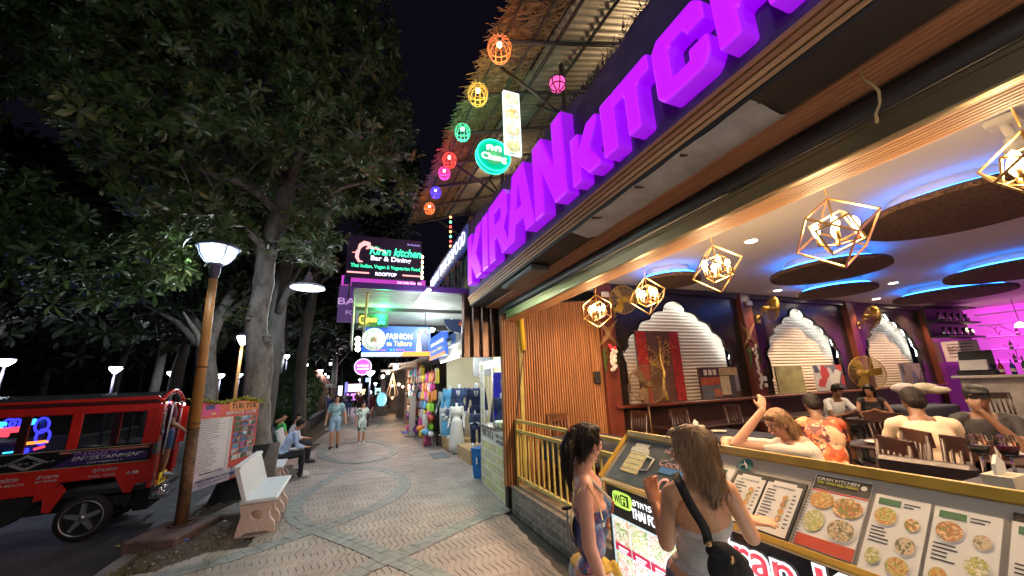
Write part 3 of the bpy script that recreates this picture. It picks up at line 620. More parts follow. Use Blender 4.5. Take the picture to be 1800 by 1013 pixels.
bq(.065, .071, .105, .079, .008, 'emblem_cross', bnv); bq(.081, .060, .089, .09, .008, 'emblem_cross', bnv)
t2 = thing('garland', 'yellow and green tinsel garland strung along the top of the red banner', 'garland', bp(0, 1))
gm = [mat('garland_yellow', (.6, .5, .08), .4, metal=.3), mat('garland_green', (.25, .35, .06), .4)]
MB().path([bp(a, 1.01 + .02 * math.cos(a * 9), .03) for a in np.linspace(-.06, 1.06, 14)], .01, 5).build('cord', gm[1], t2)
gp = [tuple(bp(a, 1.005 + .022 * math.cos(a * 9) + random.uniform(-.018, .018), .03 + random.uniform(-.03, .03))) for a in np.linspace(-.06, 1.08, 150)]
gb = MB(); 
for k in range(5): gb.mi = k % 2; gb.v = gb.v; a = random.random() * 6; d = V((math.cos(a), math.sin(a), random.uniform(-.5, .5))) * .03; s = d.orthogonal().normalized() * .008; gb.add([-d * 0 - s, s, d + s, d - s], [(0, 1, 2, 3)])
o = scatter([gb], gp, 'tinsel', gm, None); o.parent = t2; o.matrix_basis = wmat(t2).inverted(); tag(o, kind='stuff')
# ================================================================ restaurant front
FY = 6.06                                    # far end of the restaurant
def fill_loops(loops, o, ux, uy, d, name, m, parent, bev=0.0):
    bm = bmesh.new(); es = []
    for L in loops:
        vs = [bm.verts.new(V(o) + V(ux) * p[0] + V(uy) * p[1]) for p in L]; es += [bm.edges.new((vs[i], vs[(i + 1) % len(vs)])) for i in range(len(vs))]
    bmesh.ops.triangle_fill(bm, edges=es, use_beauty=True)
    bmesh.ops.dissolve_limit(bm, angle_limit=.01, verts=bm.verts, edges=[e for e in bm.edges if len(e.link_faces) > 1])
    g_ = bmesh.ops.extrude_face_region(bm, geom=bm.faces[:]); nv = [q for q in g_['geom'] if isinstance(q, bmesh.types.BMVert)]
    bmesh.ops.translate(bm, verts=nv, vec=V(d)); bmesh.ops.recalc_face_normals(bm, faces=bm.faces)
    if bev:
        s = set(nv); ed = [e for e in bm.edges if e.verts[0] in s and e.verts[1] in s and e.calc_face_angle(0) > .5] + [e for e in bm.edges if (e.verts[0] in s) != (e.verts[1] in s) and e.calc_face_angle(0) > .5]
        bmesh.ops.bevel(bm, geom=ed, offset=bev, segments=3, profile=.5, affect='EDGES', clamp_overlap=True)
    me = bpy.data.meshes.new(name); bm.to_mesh(me); bm.free(); me.materials.append(m)
    if parent is not None: me.transform(wmat(parent).inverted())
    return link(name, me, parent)
GL = {'K': [[(0, 0), (.33, 0), (.33, .30), (.62, 0), (1, 0), (1, .12), (.66, .5), (1, .86), (1, 1), (.66, 1), (.33, .66), (.33, 1), (0, 1)]],
      'I': [[(0, 0), (1, 0), (1, 1), (0, 1)]],
      'R': [[(0, 0), (.33, 0), (.33, .34), (.45, .34), (.68, 0), (1, 0), (1, .08), (.80, .40), (1, .56), (1, .84), (.84, 1), (0, 1)], [(.33, .58), (.62, .58), (.66, .64), (.66, .74), (.62, .78), (.33, .78)]],
      'A': [[(0, 0), (.30, 0), (.36, .22), (.64, .22), (.70, 0), (1, 0), (.72, 1), (.28, 1)], [(.41, .42), (.59, .42), (.51, .76), (.49, .76)]],
      'N': [[(0, 0), (.32, 0), (.32, .52), (.66, 0), (1, 0), (1, 1), (.68, 1), (.68, .48), (.34, 1), (0, 1)]],
      'T': [[(.33, 0), (.67, 0), (.67, .72), (1, .72), (1, 1), (0, 1), (0, .72), (.33, .72)]],
      'C': [[(.14, 0), (.86, 0), (1, .14), (1, .40), (.66, .40), (.66, .26), (.34, .26), (.34, .74), (.66, .74), (.66, .62), (1, .62), (1, .86), (.86, 1), (.14, 1), (0, .86), (0, .14)]],
      'H': [[(0, 0), (.33, 0), (.33, .36), (.67, .36), (.67, 0), (1, 0), (1, 1), (.67, 1), (.67, .64), (.33, .64), (.33, 1), (0, 1)]],
      'E': [[(0, 0), (1, 0), (1, .24), (.34, .24), (.34, .38), (.9, .38), (.9, .62), (.34, .62), (.34, .76), (1, .76), (1, 1), (0, 1)]]}
m_violet2 = glow('violet_return', (.30, 0.0, .74), .6, (.35, .05, .6))
sb = thing('roof_sign', 'giant glowing violet KIRAN KITCHEN letters on the dark fascia over the restaurant', 'sign', (1.72, 2.5, 3.4))
edge = [(-3.0, 4.35), (-1, 4.3), (.3, 4.36), (1.0, 4.30), (1.6, 4.42), (2.2, 4.36), (2.9, 4.52), (3.6, 4.46), (4.3, 4.62), (5.0, 4.58), (5.6, 4.72), (6.2, 4.74)]
fillb = []; 
for i in range(len(edge) - 1):
    for k in range(5): f = k / 5; fillb.append((edge[i][0] + (edge[i + 1][0] - edge[i][0]) * f, edge[i][1] + (edge[i + 1][1] - edge[i][1]) * f + random.uniform(-.035, .035)))
fillb.append(edge[-1]); g = MB(); g.prism([(-3, 3.37)] + fillb + [(6.2, 4.74)][:0] + [(6.2, 3.37)], (1.70, 0, 0), YY, ZZ, (.06, 0, 0))
g.build('backboard', mat('sign_board', (.07, .045, .12), .7, var=(5, .4), bump=(25, .4)), sb)
def letter(ch, ya, yb, z0, z1, dep_=.13):
    L = [[(p[0] * (ya - yb), p[1] * (z1 - z0)) for p in l] for l in GL[ch]]
    o = fill_loops(L, (1.69, ya, z0), -YY, ZZ, (-dep_, 0, 0), 'letter', m_violet, sb, .022); o.data.materials.append(m_violet2)
    for p in o.data.polygons:
        if abs(p.normal.x) < .5: p.material_index = 1
    return o
for ch, ya, yb in (('K', 5.76, 5.02), ('I', 4.96, 4.68), ('R', 4.62, 3.90), ('A', 3.94, 3.16), ('N', 3.16, 2.52)): letter(ch, ya, yb, 3.47, 4.30 if ch != 'N' else 4.30)
for ch, ya, yb in (('K', 2.42, 2.03), ('I', 1.98, 1.82), ('T', 1.83, 1.46), ('C', 1.43, 1.05), ('H', 1.01, .64), ('E', .59, .26), ('N', .21, -.15)): letter(ch, ya, yb, 3.45, 3.90)
# fringe of thatch clumps along the ragged top edge of the board
g = MB()
for k in range(900):
    y = random.uniform(-1, 6.2); z = np.interp(y, [e[0] for e in edge], [e[1] for e in edge]) + random.uniform(-.05, .05)
    a, l = random.uniform(-1.2, 1.2), random.uniform(.05, .14); d = V((random.uniform(-.04, .04), math.sin(a) * l, math.cos(a) * l * .6)); p = V((1.70 - random.uniform(0, .03), y, z)); s = V((0, .008, .004)); g.add([p - s, p + s, p + d], [(0, 1, 2)])
tag(g.build('ragged_edge', mat('sign_fringe', (.05, .03, .06), .9), sb, fix=False), kind='stuff')
for yy_ in (-1.6, .5, 2.6): MB().tube((1.73, yy_, 4.1), (2.2, yy_, 4.6), .02).build('stay', m_beam, sb)

# fascia, soffit, beam: each strip is a part of the canopy edge
cf = thing('restaurant_canopy', 'timber slatted canopy edge with brass beam above the open restaurant front', 'canopy', (1.9, 2, 3.1))
Y0, Y1 = -3.0, 6.12
for k in range(4): MB().bb((1.655 + k * .012, Y0, 3.335 - k * .034), (1.70, Y1, 3.362 - k * .034), .004).build('fascia_slat', m_slatd if k < 2 else m_slath, cf)
MB().bb((1.70, Y0, 3.21), (1.72, Y1, 3.365)).build('fascia_backing', m_slatk, cf)
MB().bb((1.70, Y0, 3.205), (1.975, Y1, 3.225)).build('soffit_panel', mat('soffit_dark', (.035, .028, .026), .6, var=(2, .4)), cf)
for k in range(6): MB().bb((1.98 + k * .038, Y0, 3.19), (2.010 + k * .038, Y1, 3.215), .004).build('soffit_slat', m_slatd, cf)
MB().bb((1.975, Y0, 3.216), (2.215, Y1, 3.23)).build('soffit_backing', m_slatk, cf)
MB().bb((2.21, Y0, 3.05), (2.38, Y1, 3.235)).build('shutter_box', mat('shutter_box', (.045, .038, .036), .45, var=(2, .3)), cf)
MB().tube((2.215, Y0, 3.12), (2.215, Y1 - .4, 3.12), .055, None, 14).build('shutter_roll', mat('shutter_roll', (.028, .025, .026), .5, bump=(8, .3), stretch=(1, .1, 1)), cf)
MB().bb((2.195, Y0, 2.93), (2.25, Y1 - .4, 3.045), .008).build('brass_beam', m_goldbeam, cf)
MB().bb((2.185, Y0, 3.028), (2.2, Y1 - .4, 3.05)).build('beam_lip', m_goldbeam, cf)
for k in range(7): MB().bb((2.255 + k * .03, Y0, 2.935), (2.279 + k * .03, Y1, 2.955), .003).build('inner_soffit_slat', m_slath, cf)
MB().bb((2.25, Y0, 2.956), (2.46, Y1, 2.97)).build('inner_soffit_backing', m_slatk, cf)
MB().bb((2.42, Y0, 2.97), (2.48, Y1, 3.80)).build('inner_upstand', m_ceil, cf)
MB().bb((1.78, Y0, 3.235), (2.42, Y1, 3.3)).build('canopy_deck', m_beam, cf)
# grey tarpaulin strip tied under the soffit
g = MB(); pts = []; n = 26
for i in range(n + 1):
    y = 2.72 - (2.72 - 1.0) * i / n; sag = .02 * math.sin(i * .9) + .008 * math.sin(i * 2.3)
    pts += [(1.70, y, 3.20 - sag * .2), (1.78, y, 3.185 - sag), (1.86, y, 3.165 - sag), (1.95, y + .02 * math.sin(i), 3.185 - sag * .5), (1.99, y, 3.20)]
g.add(pts, [(i * 5 + j, i * 5 + j + 1, (i + 1) * 5 + j + 1, (i + 1) * 5 + j) for i in range(n) for j in range(4)], True)
tag(g.build('tarpaulin', mat('grey_tarp', (.45, .44, .44), .6, var=(5, .25), bump=(14, .6))), 'folded grey tarpaulin tied under the canopy edge below the violet letters', 'tarpaulin')
g = MB(); g.bb((1.72, 3.62, 3.13), (1.95, 4.6, 3.2), .02); tag(g.build('rolled_banner', mat('dark_tarp', (.06, .06, .065), .4)), 'rolled dark plastic banner tied under the canopy near the corner', 'banner')
for (u, v, x, l), lab in (((1518, 110, 2.0, .30), 'longest twisted straw rope hanging from the canopy under the letter C'), ((1092, 390, 2.19, .2), 'thin straw rope hanging from the shutter roll near the middle chandelier'), ((940, 490, 2.19, .22), 'thin straw rope hanging over the slatted screen near the corner')):
    p = PX(u, v, x); q = [p + V((random.uniform(-.012, .012), .02 * math.sin(k * 1.2), -l * k / 7)) for k in range(8)]; tag(MB().path(q, .006, 5).build('rope', mat('straw_rope', (.4, .27, .12), .8)), lab, 'rope')
p = PX(1162, 345, 2.15); t = thing('hanging_charm', 'green leafy charm hanging on a thread under the tarpaulin', 'charm', p)
MB().tube(p + ZZ * .12, p, .003, None, 4).build('thread', m_gold, t)
for k in range(5): MB().ball(p + V((random.uniform(-.015, .015), random.uniform(-.015, .015), -.02 * k)), (.02, .02, .014), 8, 5).build('bud', m_leafs[2], t)

# corner: slatted pillar, yellow crank tube, corrugated cheek over the pancake stall
t = thing('corner_pillar', 'narrow slatted timber pillar at the far corner of the restaurant front', 'pillar', (2.35, 6.0, 0))
MB().bb((2.24, 5.98, .05), (2.50, 6.12, 3.2)).build('core', m_slatk, t)
for k in range(6): MB().bb((2.245 + k * .042, 5.955, .36), (2.272 + k * .042, 5.98, 3.19), .004).build('slat', m_slat, t)
for k in range(3): MB().bb((2.215, 5.985 + k * .042, .36), (2.24, 6.012 + k * .042, 3.19), .004).build('slat', m_slat, t)
t = thing('crank_pole', 'yellow shutter tube with long thin crank rod leaning on the corner pillar', 'crank pole', (2.36, 5.88, 0))
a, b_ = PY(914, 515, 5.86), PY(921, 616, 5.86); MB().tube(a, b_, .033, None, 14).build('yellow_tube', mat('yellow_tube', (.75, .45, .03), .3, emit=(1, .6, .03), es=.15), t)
MB().tube(b_, PX(893, 866, 2.27), .011, None, 8).build('rod', m_beam, t); MB().tube(PX(893, 866, 2.27), PX(892, 880, 2.26), .02, .014, 8).build('rod_grip', m_white, t)
t = thing('yellow_doorpost', 'yellow painted metal upright beside the slatted corner pillar', 'post', (2.5, 5.9, .35)); MB().bb((2.49, 5.93, .36), (2.56, 5.99, 3.0), .005).build('upright', m_yel, t); MB().bb((2.47, 5.92, .34), (2.58, 6.0, .36)).build('foot_plate', m_yel, t)
t = thing('corrugated_cheek', 'dark brown corrugated panel over the pancake stall lit by two gleams', 'panel', (2.0, 6.3, 2.4))
x0c, x1c = 1.60, 2.43
MB().bb((x0c, 6.31, 2.36), (x1c, 6.325, 3.46)).build('backing', m_corrd, t)
for k in range(5):
    xa = x0c + (x1c - x0c) * k / 5; w = (x1c - x0c) / 5
    g = MB(); g.prism([(0, 0), (w * .18, -.03), (w * .78, -.03), (w * .96, 0), (w * .96, .008), (0, .008)], (xa, 6.3, 2.36), XX, YY, (0, 0, 1.1)); g.build('corrugation', m_corrd, t)
MB().bb((1.58, 6.28, 3.44), (2.45, 6.36, 3.52)).build('top_trim', m_beam, t)

# ---- half wall with tiles, and the yellow railing
t = thing('half_wall', 'low grey tiled wall carrying the yellow railing', 'wall', (2.35, 4.3, 0))
MB().bb((2.295, 2.75, -.1), (2.52, 5.96, .345)).build('core', m_grout, t)
MB().bb((2.27, 2.74, .345), (2.56, 5.97, .375), .006).build('coping', mat('coping_stone', (.2, .165, .13), .5, var=(6, .3), bump=(40, .2)), t)
tm = []
for i in range(3):
    o = MB().box((0, 0, 0), (.016, .146, .092), None, .004).build('wall_tile', m_walltile[i]); tm.append(o.data); bpy.data.objects.remove(o)
for r in range(4):
    for c_ in range(22):
        y = 5.88 - c_ * .15; link('wall_tile', tm[rng.integers(3)], t, Matrix.Translation((2.288, y, .035 - .0 + r * .096)))
t = thing('yellow_railing', 'yellow painted steel railing standing on the low grey tiled wall', 'railing', (2.38, 4.3, .37))
yr0, yr1 = 5.93, 2.95
for z in (1.32, 1.17, .49): MB().bb((2.365, yr1, z - .022), (2.41, yr0, z + .022), .004).build('rail', m_yel, t)
for y in (yr0 - .02, yr1 + .02): MB().bb((2.365, y - .02, .375), (2.41, y + .02, 1.34), .004).build('post', m_yel, t)
k = 0; y = yr0 - .16
while y > yr1 + .05: MB().bb((2.376, y - .011, .512), (2.398, y + .011, 1.148), .002).build('baluster', m_yel, t); y -= .155

# ================================================================ thatch roof over the rooftop bar
def xe(y): return 1.50 - .045 * (y - 3.3)
def rz_(x, y): return 6.5 + (x - xe(y)) * .33
rt = thing('thatched_roof', 'thatch edged corrugated roof over the rooftop bar above the violet sign', 'roof', (2.5, 5, 6.5))
rp = lambda x, y, d=0: V((x, y, rz_(x, y) + d))
g = MB(); ys = np.linspace(.6, 10.2, 33)
for j in range(16): 
    xa, xb = j * .055, (j + 1) * .055
    for i in range(32):
        g.mi = int(rng.integers(3)); dz = rng.uniform(-.03, .03)
        g.add([rp(xe(ys[i]) + xa, ys[i], dz), rp(xe(ys[i + 1]) + xa, ys[i + 1], dz), rp(xe(ys[i + 1]) + xb, ys[i + 1], dz + .02), rp(xe(ys[i]) + xb, ys[i], dz + .02)], [(0, 1, 2, 3)])
tag(g.build('thatch_underside', m_thatch, rt, fix=False), kind='stuff')
g = MB()
for k in range(7000):
    y = random.uniform(.6, 10.25); off = random.uniform(-.03, .85) ** 1.0; l = random.uniform(.10, .26) if off < .2 else random.uniform(.15, .3); g.mi = random.randrange(3)
    p = rp(xe(y) + off * .95, y, random.uniform(-.035, .02)); d = V((-l * random.uniform(.5, 1), random.uniform(-.12, .12), -l * random.uniform(.25, .7) if off < .15 else -l * .3)); s = V((.003, .01, 0)); g.add([p - s, p + s, p + s * .4 + d, p - s * .4 + d], [(0, 1, 2, 3)])
tag(g.build('straw_fringe', m_thatch, rt, fix=False), kind='stuff')
for i in range(12):                               # corrugated sheets
    ya, yb = .4 + i * .82, .4 + (i + 1) * .82 - .004; g = MB(); n = 28; vs = []
    for k in range(n + 1):
        y = ya + (yb - ya) * k / n; z = .02 * math.sin(k / n * 2 * PI * 7)
        vs += [rp(xe(y) + .84, y, z), rp(6.2, y, z)]
    g.add(vs, [(2 * k, 2 * k + 1, 2 * k + 3, 2 * k + 2) for k in range(n)], True); g.build('roof_sheet', m_corr, rt, fix=False)
for dx in (.10, .55, .95, 1.5, 2.2, 3.0, 3.8): MB().path([rp(xe(y) + dx, y, -.05) for y in (.5, 5, 10.1)], .028 if dx > .6 else .018, 6).build('purlin', m_beam, rt)
for y in np.arange(.7, 10.3, 1.05): MB().path([rp(xe(y) + .05, y, -.09), rp(6.0, y, -.09)], .032, 6).build('rafter', m_beam, rt)
for y in (1.6, 4.3, 7.1, 9.9):
    MB().tube((2.75, y, 3.6), (2.75, y, rz_(2.75, y) - .05), .04).build('post', m_beam, rt); MB().tube((2.75, y, 5.9), rp(1.7, y, -.1), .025).build('brace', m_beam, rt); MB().tube((2.75, y, 5.9), (2.75, y + .9, rz_(2.75, y) - .1), .025).build('brace', m_beam, rt)
t = thing('rooftop_bar', 'dark timber rooftop level behind the violet sign', 'building', (3.5, 5, 3.9))
MB().bb((1.9, -2, 3.82), (8, 10.6, 3.92)).build('floor', m_beam, t); MB().bb((6.0, -2, 3.9), (6.2, 10.6, 7.9)).build('back_wall', m_redw, t)
for k in range(9): MB().bb((1.75, 6.9 + k * .0 + .001 * k, 4.95 + k * .16), (3.3, 6.96 + .001 * k, 5.09 + k * .16)).build('wall_board', mat('bar_board', (.2, .12, .06), .7, var=(5, .4)), t) if False else None
for k in range(12): MB().bb((2.0 + k * .13, 9.9, 3.95), (2.12 + k * .13, 9.95, 5.3), .004).build('wall_board', mat('bar_board', (.22, .13, .06), .7, var=(5, .4)), t)
for z in (4.5, 4.95): MB().bb((1.78, 6.3, z), (1.83, 10.1, z + .04)).build('rail', m_beam, t)
for y in np.arange(6.4, 10.2, .6): MB().bb((1.78, y, 3.95), (1.82, y + .04, 4.96)).build('post', m_beam, t)
t = thing('rooftop_tube_lamp', 'warm tube lamp under the corrugated sheets of the rooftop bar', 'lamp', (3.4, 3.5, 6.6))
MB().tube((4.5, 2.9, 7.1), (4.5, 4.2, 7.1), .02).build('tube', glow('warm_tube', (1, .75, .42), 6), t); MB().bb((4.46, 2.85, 7.13), (4.54, 4.25, 7.18)).build('batten', m_white, t)
lamp('lamp_light', (4.4, 3.5, 6.6), 40, (1, .72, .4), .25, t)
lamp('lamp_light', (3.2, 7.5, 6.2), 34, (1, .72, .4), .25, t)
# coloured lantern lamps under the eave
LN = [((878, 85), .155, 'orange', (1, .25, .03), 'largest orange wire lantern, topmost under the thatch eave'), ((840, 165), .15, 'amber', (1, .62, .05), 'amber wire lantern, second from the top under the eave'), ((813, 232), .135, 'green', (.05, .9, .5), 'sea green wire lantern under the eave left of the round green sign'),
      ((790, 281), .135, 'red', (1, .03, .02), 'red wire lantern between the green and pink ones'), ((781, 304), .12, 'pink', (1, .05, .5), 'pink wire lantern just below the red one'), ((766, 338), .12, 'blue', (.08, .05, 1), 'blue wire lantern under the eave'), ((755, 366), .13, 'deep orange', (1, .25, .02), 'lowest orange wire lantern at the far end of the eave'), ]
for i, ((u, v), r, nm, c, lab) in enumerate(LN):
    p = PZ(u, v, 6.1); s = r; t = thing('wire_lantern', lab, 'lantern', p, 0, 'coloured wire lanterns')
    lm = mat('lantern_wire_%s' % nm.replace(' ', '_'), tuple(.25 + .5 * x for x in c), .5, emit=c, es=.25)
    for k in range(12):
        a = 2 * PI * k / 12; MB().path([p + V((math.cos(a) * s * rr, math.sin(a) * s * rr, s * zz)) for rr, zz in ((.28, 1.0), (.75, .75), (1.0, .15), (.95, -.45), (.7, -.95))], .0055, 4).build('wire', lm, t)
    for rr, zz in ((1.0, 0.1), (.9, -.55), (.7, -.95), (.28, 1.0)): MB().path([p + V((math.cos(a) * s * rr, math.sin(a) * s * rr, s * zz)) for a in np.linspace(0, 2 * PI, 17)[:-1]], .006, 4, True).build('hoop', lm, t)
    MB().ball(p + ZZ * s * .35, s * .24, 10, 8).build('bulb', glow('lantern_bulb_%s' % nm.replace(' ', '_'), tuple(.25 + .75 * x for x in c), 9), t); MB().tube(p + ZZ * s, (p.x, p.y, rz_(p.x, p.y)), .006, None, 5).build('flex', m_dark, t)
    lamp('lamp_light', p - ZZ * .02, 8, c, .05, t)
p = PX(980, 148, 2.2); t = thing('wire_lantern', 'pink panelled ball lantern half hidden at the ragged sign edge', 'lantern', p, 0, 'coloured wire lanterns')
MB().ball(p, .11, 12, 8).build('globe', glow('pink_globe', (1, .1, .4), 1.2), t)
for k in range(7): a = 2 * PI * k / 7; MB().path([p + V((math.cos(a) * .115 * math.sin(f), math.sin(a) * .115 * math.sin(f), .115 * math.cos(f))) for f in np.linspace(.1, 3, 8)], .008, 4).build('wire', m_dark, t)
for zz in (-.05, .05): MB().path([p + V((math.cos(a) * .104, math.sin(a) * .104, zz)) for a in np.linspace(0, 2 * PI, 17)[:-1]], .008, 4, True).build('hoop', m_dark, t)
# round green beer sign
p = PX(866, 277, 1.95); p.y = p.y; t = thing('beer_sign', 'round glowing green Chang sign above the violet letters', 'sign', p); R0 = .30
m_gn = glow('green_edge', (.02, 1, .45), 3.5); m_gf = mat('green_face', (.0, .25, .16), .4, emit=(.0, .42, .27), es=.75)
MB().lathe([(R0 * .98, -.07), (R0 * .98, .07)], p, 40, 'Y').build('drum', mat('green_drum', (.0, .2, .12), .4, emit=(0, .6, .35), es=.5), t)
MB().lathe([(R0 * .95, .071), (0, .074)], p, 40, 'Y').build('face', m_gf, t)
for yo in (.075, -.03): MB().path([p + V((math.cos(a) * R0, -yo, math.sin(a) * R0)) for a in np.linspace(0, 2 * PI, 41)[:-1]], .011, 5, True).build('neon_ring', m_gn, t)
text('Chang', p + V((0, -.08, -.06)), XX, ZZ, .46, .17, glow('sign_white', (1, 1, 1), 1.3), t, off=.03)
for sx in (-1, 1):
    c = p + V((sx * .075, -.079, .135)); b = MB(); b.prism([(-.06, -.05), (-.02, -.05), (-.02, .0), (.02, .0), (.02, -.05), (.06, -.05), (.07, .01), (.045, .05), (-.02, .055), (-.06, .03)], c, XX, ZZ, (0, -.003, 0)); b.build('elephant_mark', glow('sign_white', (1, 1, 1), 1.3), t)
MB().lathe([(.16, .0745), (0, .0765)], p + V((0, 0, -.02)), 24, 'Y').build('pale_disc', mat('green_pale', (.1, .3, .12), .4, emit=(.08, .36, .16), es=.7), t)
MB().tube(p + V((.1, 0, R0)), p + V((.4, .2, .8)), .015).build('bracket', m_beam, t)
lamp('lamp_light', p + V((0, -.35, -.1)), 5, (.05, 1, .5), .15, t)
# tall lit food board
fp = PX(901, 215, 1.98); t = thing('food_lightbox', 'tall narrow lit board of four dishes beside the round green sign', 'sign', fp)
pa, pb = PY(888, 165, fp.y), PY(915, 160, fp.y); pc_, pd = PY(889, 275, fp.y), PY(917, 262, fp.y); w = pb.x - pa.x; h = pa.z - pc_.z
MB().bb((fp.x - w / 2, fp.y, fp.z - h / 2), (fp.x + w / 2, fp.y + .06, fp.z + h / 2)).build('box', glow('lit_white', (.85, 1, .95), 1.0), t)
fc = [[(.2, .35, .08), (.8, .85, .75), (.35, .45, .1), (.9, .9, .85)], [(.85, .45, .08), (.9, .65, .25), (.6, .25, .05), (.9, .85, .7)], [(.25, .4, .1), (.8, .7, .5), (.5, .4, .12), (.9, .9, .8)], [(.75, .6, .2), (.5, .3, .1), (.9, .85, .6), (.4, .5, .15)]]
for k in range(4):
    c = V((fp.x, fp.y - .003, fp.z + h * (.37 - .25 * k))); MB().lathe([(w * .44, .004), (0, .008)], c, 20, 'Y').build('dish', cells('lit_food_%d' % k, fc[k], 24, .9), t)
    for q in range(2): MB().bb((fp.x - w * .3, fp.y - .004, c.z - h * .115 - q * .012), (fp.x + w * .1, fp.y, c.z - h * .11 - q * .012)).build('caption', mat('print_green', (.05, .2, .08), .5), t)
lamp('lamp_light', fp + V((0, -.3, 0)), 5, (.9, 1, .95), .2, t)
# lightbox along the front: INDIAN THAI SEAFOOD
t = thing('seafood_sign', 'white lit INDIAN THAI SEAFOOD sign running along the front beyond the violet K', 'sign', (1.7, 8.3, 4.6))
MB().bb((1.70, 6.32, 4.40), (1.76, 10.15, 4.82)).build('panel', mat('blue_panel', (.03, .05, .2), .4, emit=(.08, .1, .4), es=.25), t)
text('INDIAN THAI SEAFOOD', (1.695, 8.26, 4.61), -YY, ZZ, 3.7, .27, glow('sign_white_blue', (.85, .9, 1), 1.0), t, ext=.015)
t = thing('graffiti_panel', 'green painted panel behind hanging black cables under the white lit sign', 'panel', (1.9, 8, 3.9))
MB().bb((1.85, 6.4, 3.7), (1.9, 10, 4.42)).build('board', cells('mural', [(.05, .2, .14), (.02, .05, .06), (.3, .3, .12), (.05, .12, .12), (.1, .03, .1)], 2.2), t)
t = thing('cable_bundle', 'black cables drooping between the white lit sign and the violet K', 'cable', (1.66, 6.6, 4.2))
for k in range(7): y = 6.35 + k * .16; MB().path([V((1.66, y + .5 + .2 * k, 4.42)), V((1.62, y + .2, 4.1 - .03 * k)), V((1.64, y, 3.66))], .009, 5).build('cable', m_dark, t)
# ================================================================ inside the restaurant
FZ = .35; CZ = 3.75; WY = 6.06
g = MB(); g.bb((2.56, -7, -.3), (20, 6.5, FZ)); struct('restaurant_floor', g, mat('floor_tile_dark', (.07, .045, .04), .3, var=(1.5, .3)))
g = MB(); g.bb((2.48, -7, CZ), (20, 6.6, CZ + .06)); struct('ceiling', g, m_ceil)
rb = thing('restaurant_room', 'open restaurant room with three lit scalloped arches on its dark side wall', 'building', (10, 6, FZ))
def foil(cx, w, z0=1.44):
    kn = [(1.0, 2.20), (.93, 2.52), (.74, 2.84), (.50, 3.08), (.24, 3.27), (.0, 3.50)]; R = [(1.0, z0), (1.0, 1.8)]
    for i in range(len(kn) - 1):
        a, b_ = np.array(kn[i]), np.array(kn[i + 1]); d = b_ - a; nrm = np.array([d[1], -d[0]]); nrm = nrm / np.linalg.norm(nrm); nrm = nrm if nrm[0] > 0 else -nrm
        for t in np.linspace(0, 1, 7)[:-1]: q = a + d * t + nrm * math.sin(PI * t) * np.linalg.norm(d) * .20; R.append((float(q[0]), float(q[1])))
    R.append((0.0, 3.50)); L = [(-x, z) for x, z in R[:-1]][::-1]
    return [(cx + x * w, z) for x, z in R] + [(cx + x * w, z) for x, z in L]
arches = [(6.18, 1.42), (10.2, 1.36), (14.15, 1.28)]
xb = [4.35, 8.25, 12.3, 16.2]
m_rib = mat('ribbed_cream', (.62, .49, .38), .6)
for k, (cx, w) in enumerate(arches):
    F_ = foil(cx, w); fill_loops([[(xb[k], FZ), (xb[k + 1], FZ), (xb[k + 1], CZ), (xb[k], CZ)], F_], (0, WY, 0), XX, ZZ, (0, .05, 0), 'wall_panel', m_dwall, rb)
    g = MB(); zz = 1.40
    while zz < 3.6:                                    # ribbed back of the niche
        vs = []; n = 5
        for i in range(n + 1): a = PI * i / n; vs += [(cx - w * 1.1, WY + .24 - .014 * math.sin(a), zz + .072 * i / n), (cx + w * 1.1, WY + .24 - .014 * math.sin(a), zz + .072 * i / n)]
        rib = MB().add(vs, [(2 * i, 2 * i + 1, 2 * i + 3, 2 * i + 2) for i in range(n)], True).build('rib_panel', m_rib, rb, fix=False); zz += .072
    MB().bb((cx - w * 1.12, WY + .245, 1.2), (cx + w * 1.12, WY + .30, 3.7)).build('niche_back', m_rib, rb)
    MB().path([(x, WY - .012, z) for x, z in F_[1:-1]], .022, 6).build('arch_trim', m_blk, rb)
    MB().path([(cx + (x - cx) * 1.045, WY + .085, z + .06) for x, z in F_[2:-2]], .011, 5).build('led_strip', glow('led_cool', (.8, .95, 1.0), 24), rb)
for k, x in enumerate(xb): MB().bb((x - .16, WY - .14, FZ), (x + .16, WY + .02, CZ - .002), .01).build('column', m_redw, rb)
MB().bb((xb[0], WY - .2, 1.385), (16.2, WY - .002, 1.435), .008).build('ledge', m_redw, rb); MB().bb((xb[0], WY - .04, FZ), (16.2, WY - .003, 1.38)).build('wainscot', mat('dark_wainscot', (.03, .012, .01), .35), rb)
MB().bb((16.2, WY, FZ), (20, WY + .05, CZ)).build('wall_panel', m_dwall, rb); MB().bb((xb[0], WY - .10, CZ - .12), (16.2, WY - .003, CZ - .002)).build('cornice', m_dwall, rb)
# slatted timber screen at the far end next to the street
t = thing('slatted_screen', 'orange brown vertical timber slat screen beside the yellow railing', 'screen', (3.4, 6.08, FZ))
MB().bb((2.5, 6.09, FZ), (4.2, 6.13, 3.4)).build('backing', m_slatk, t)
k = 0; x = 2.575
while x < 4.18:
    MB().bb((x, 6.045 - (.03 if x > 3.98 else 0), FZ), (x + .030, 6.09, 3.22 + (x - 2.5) * .12), .004).build('slat', m_slat, t); x += .047
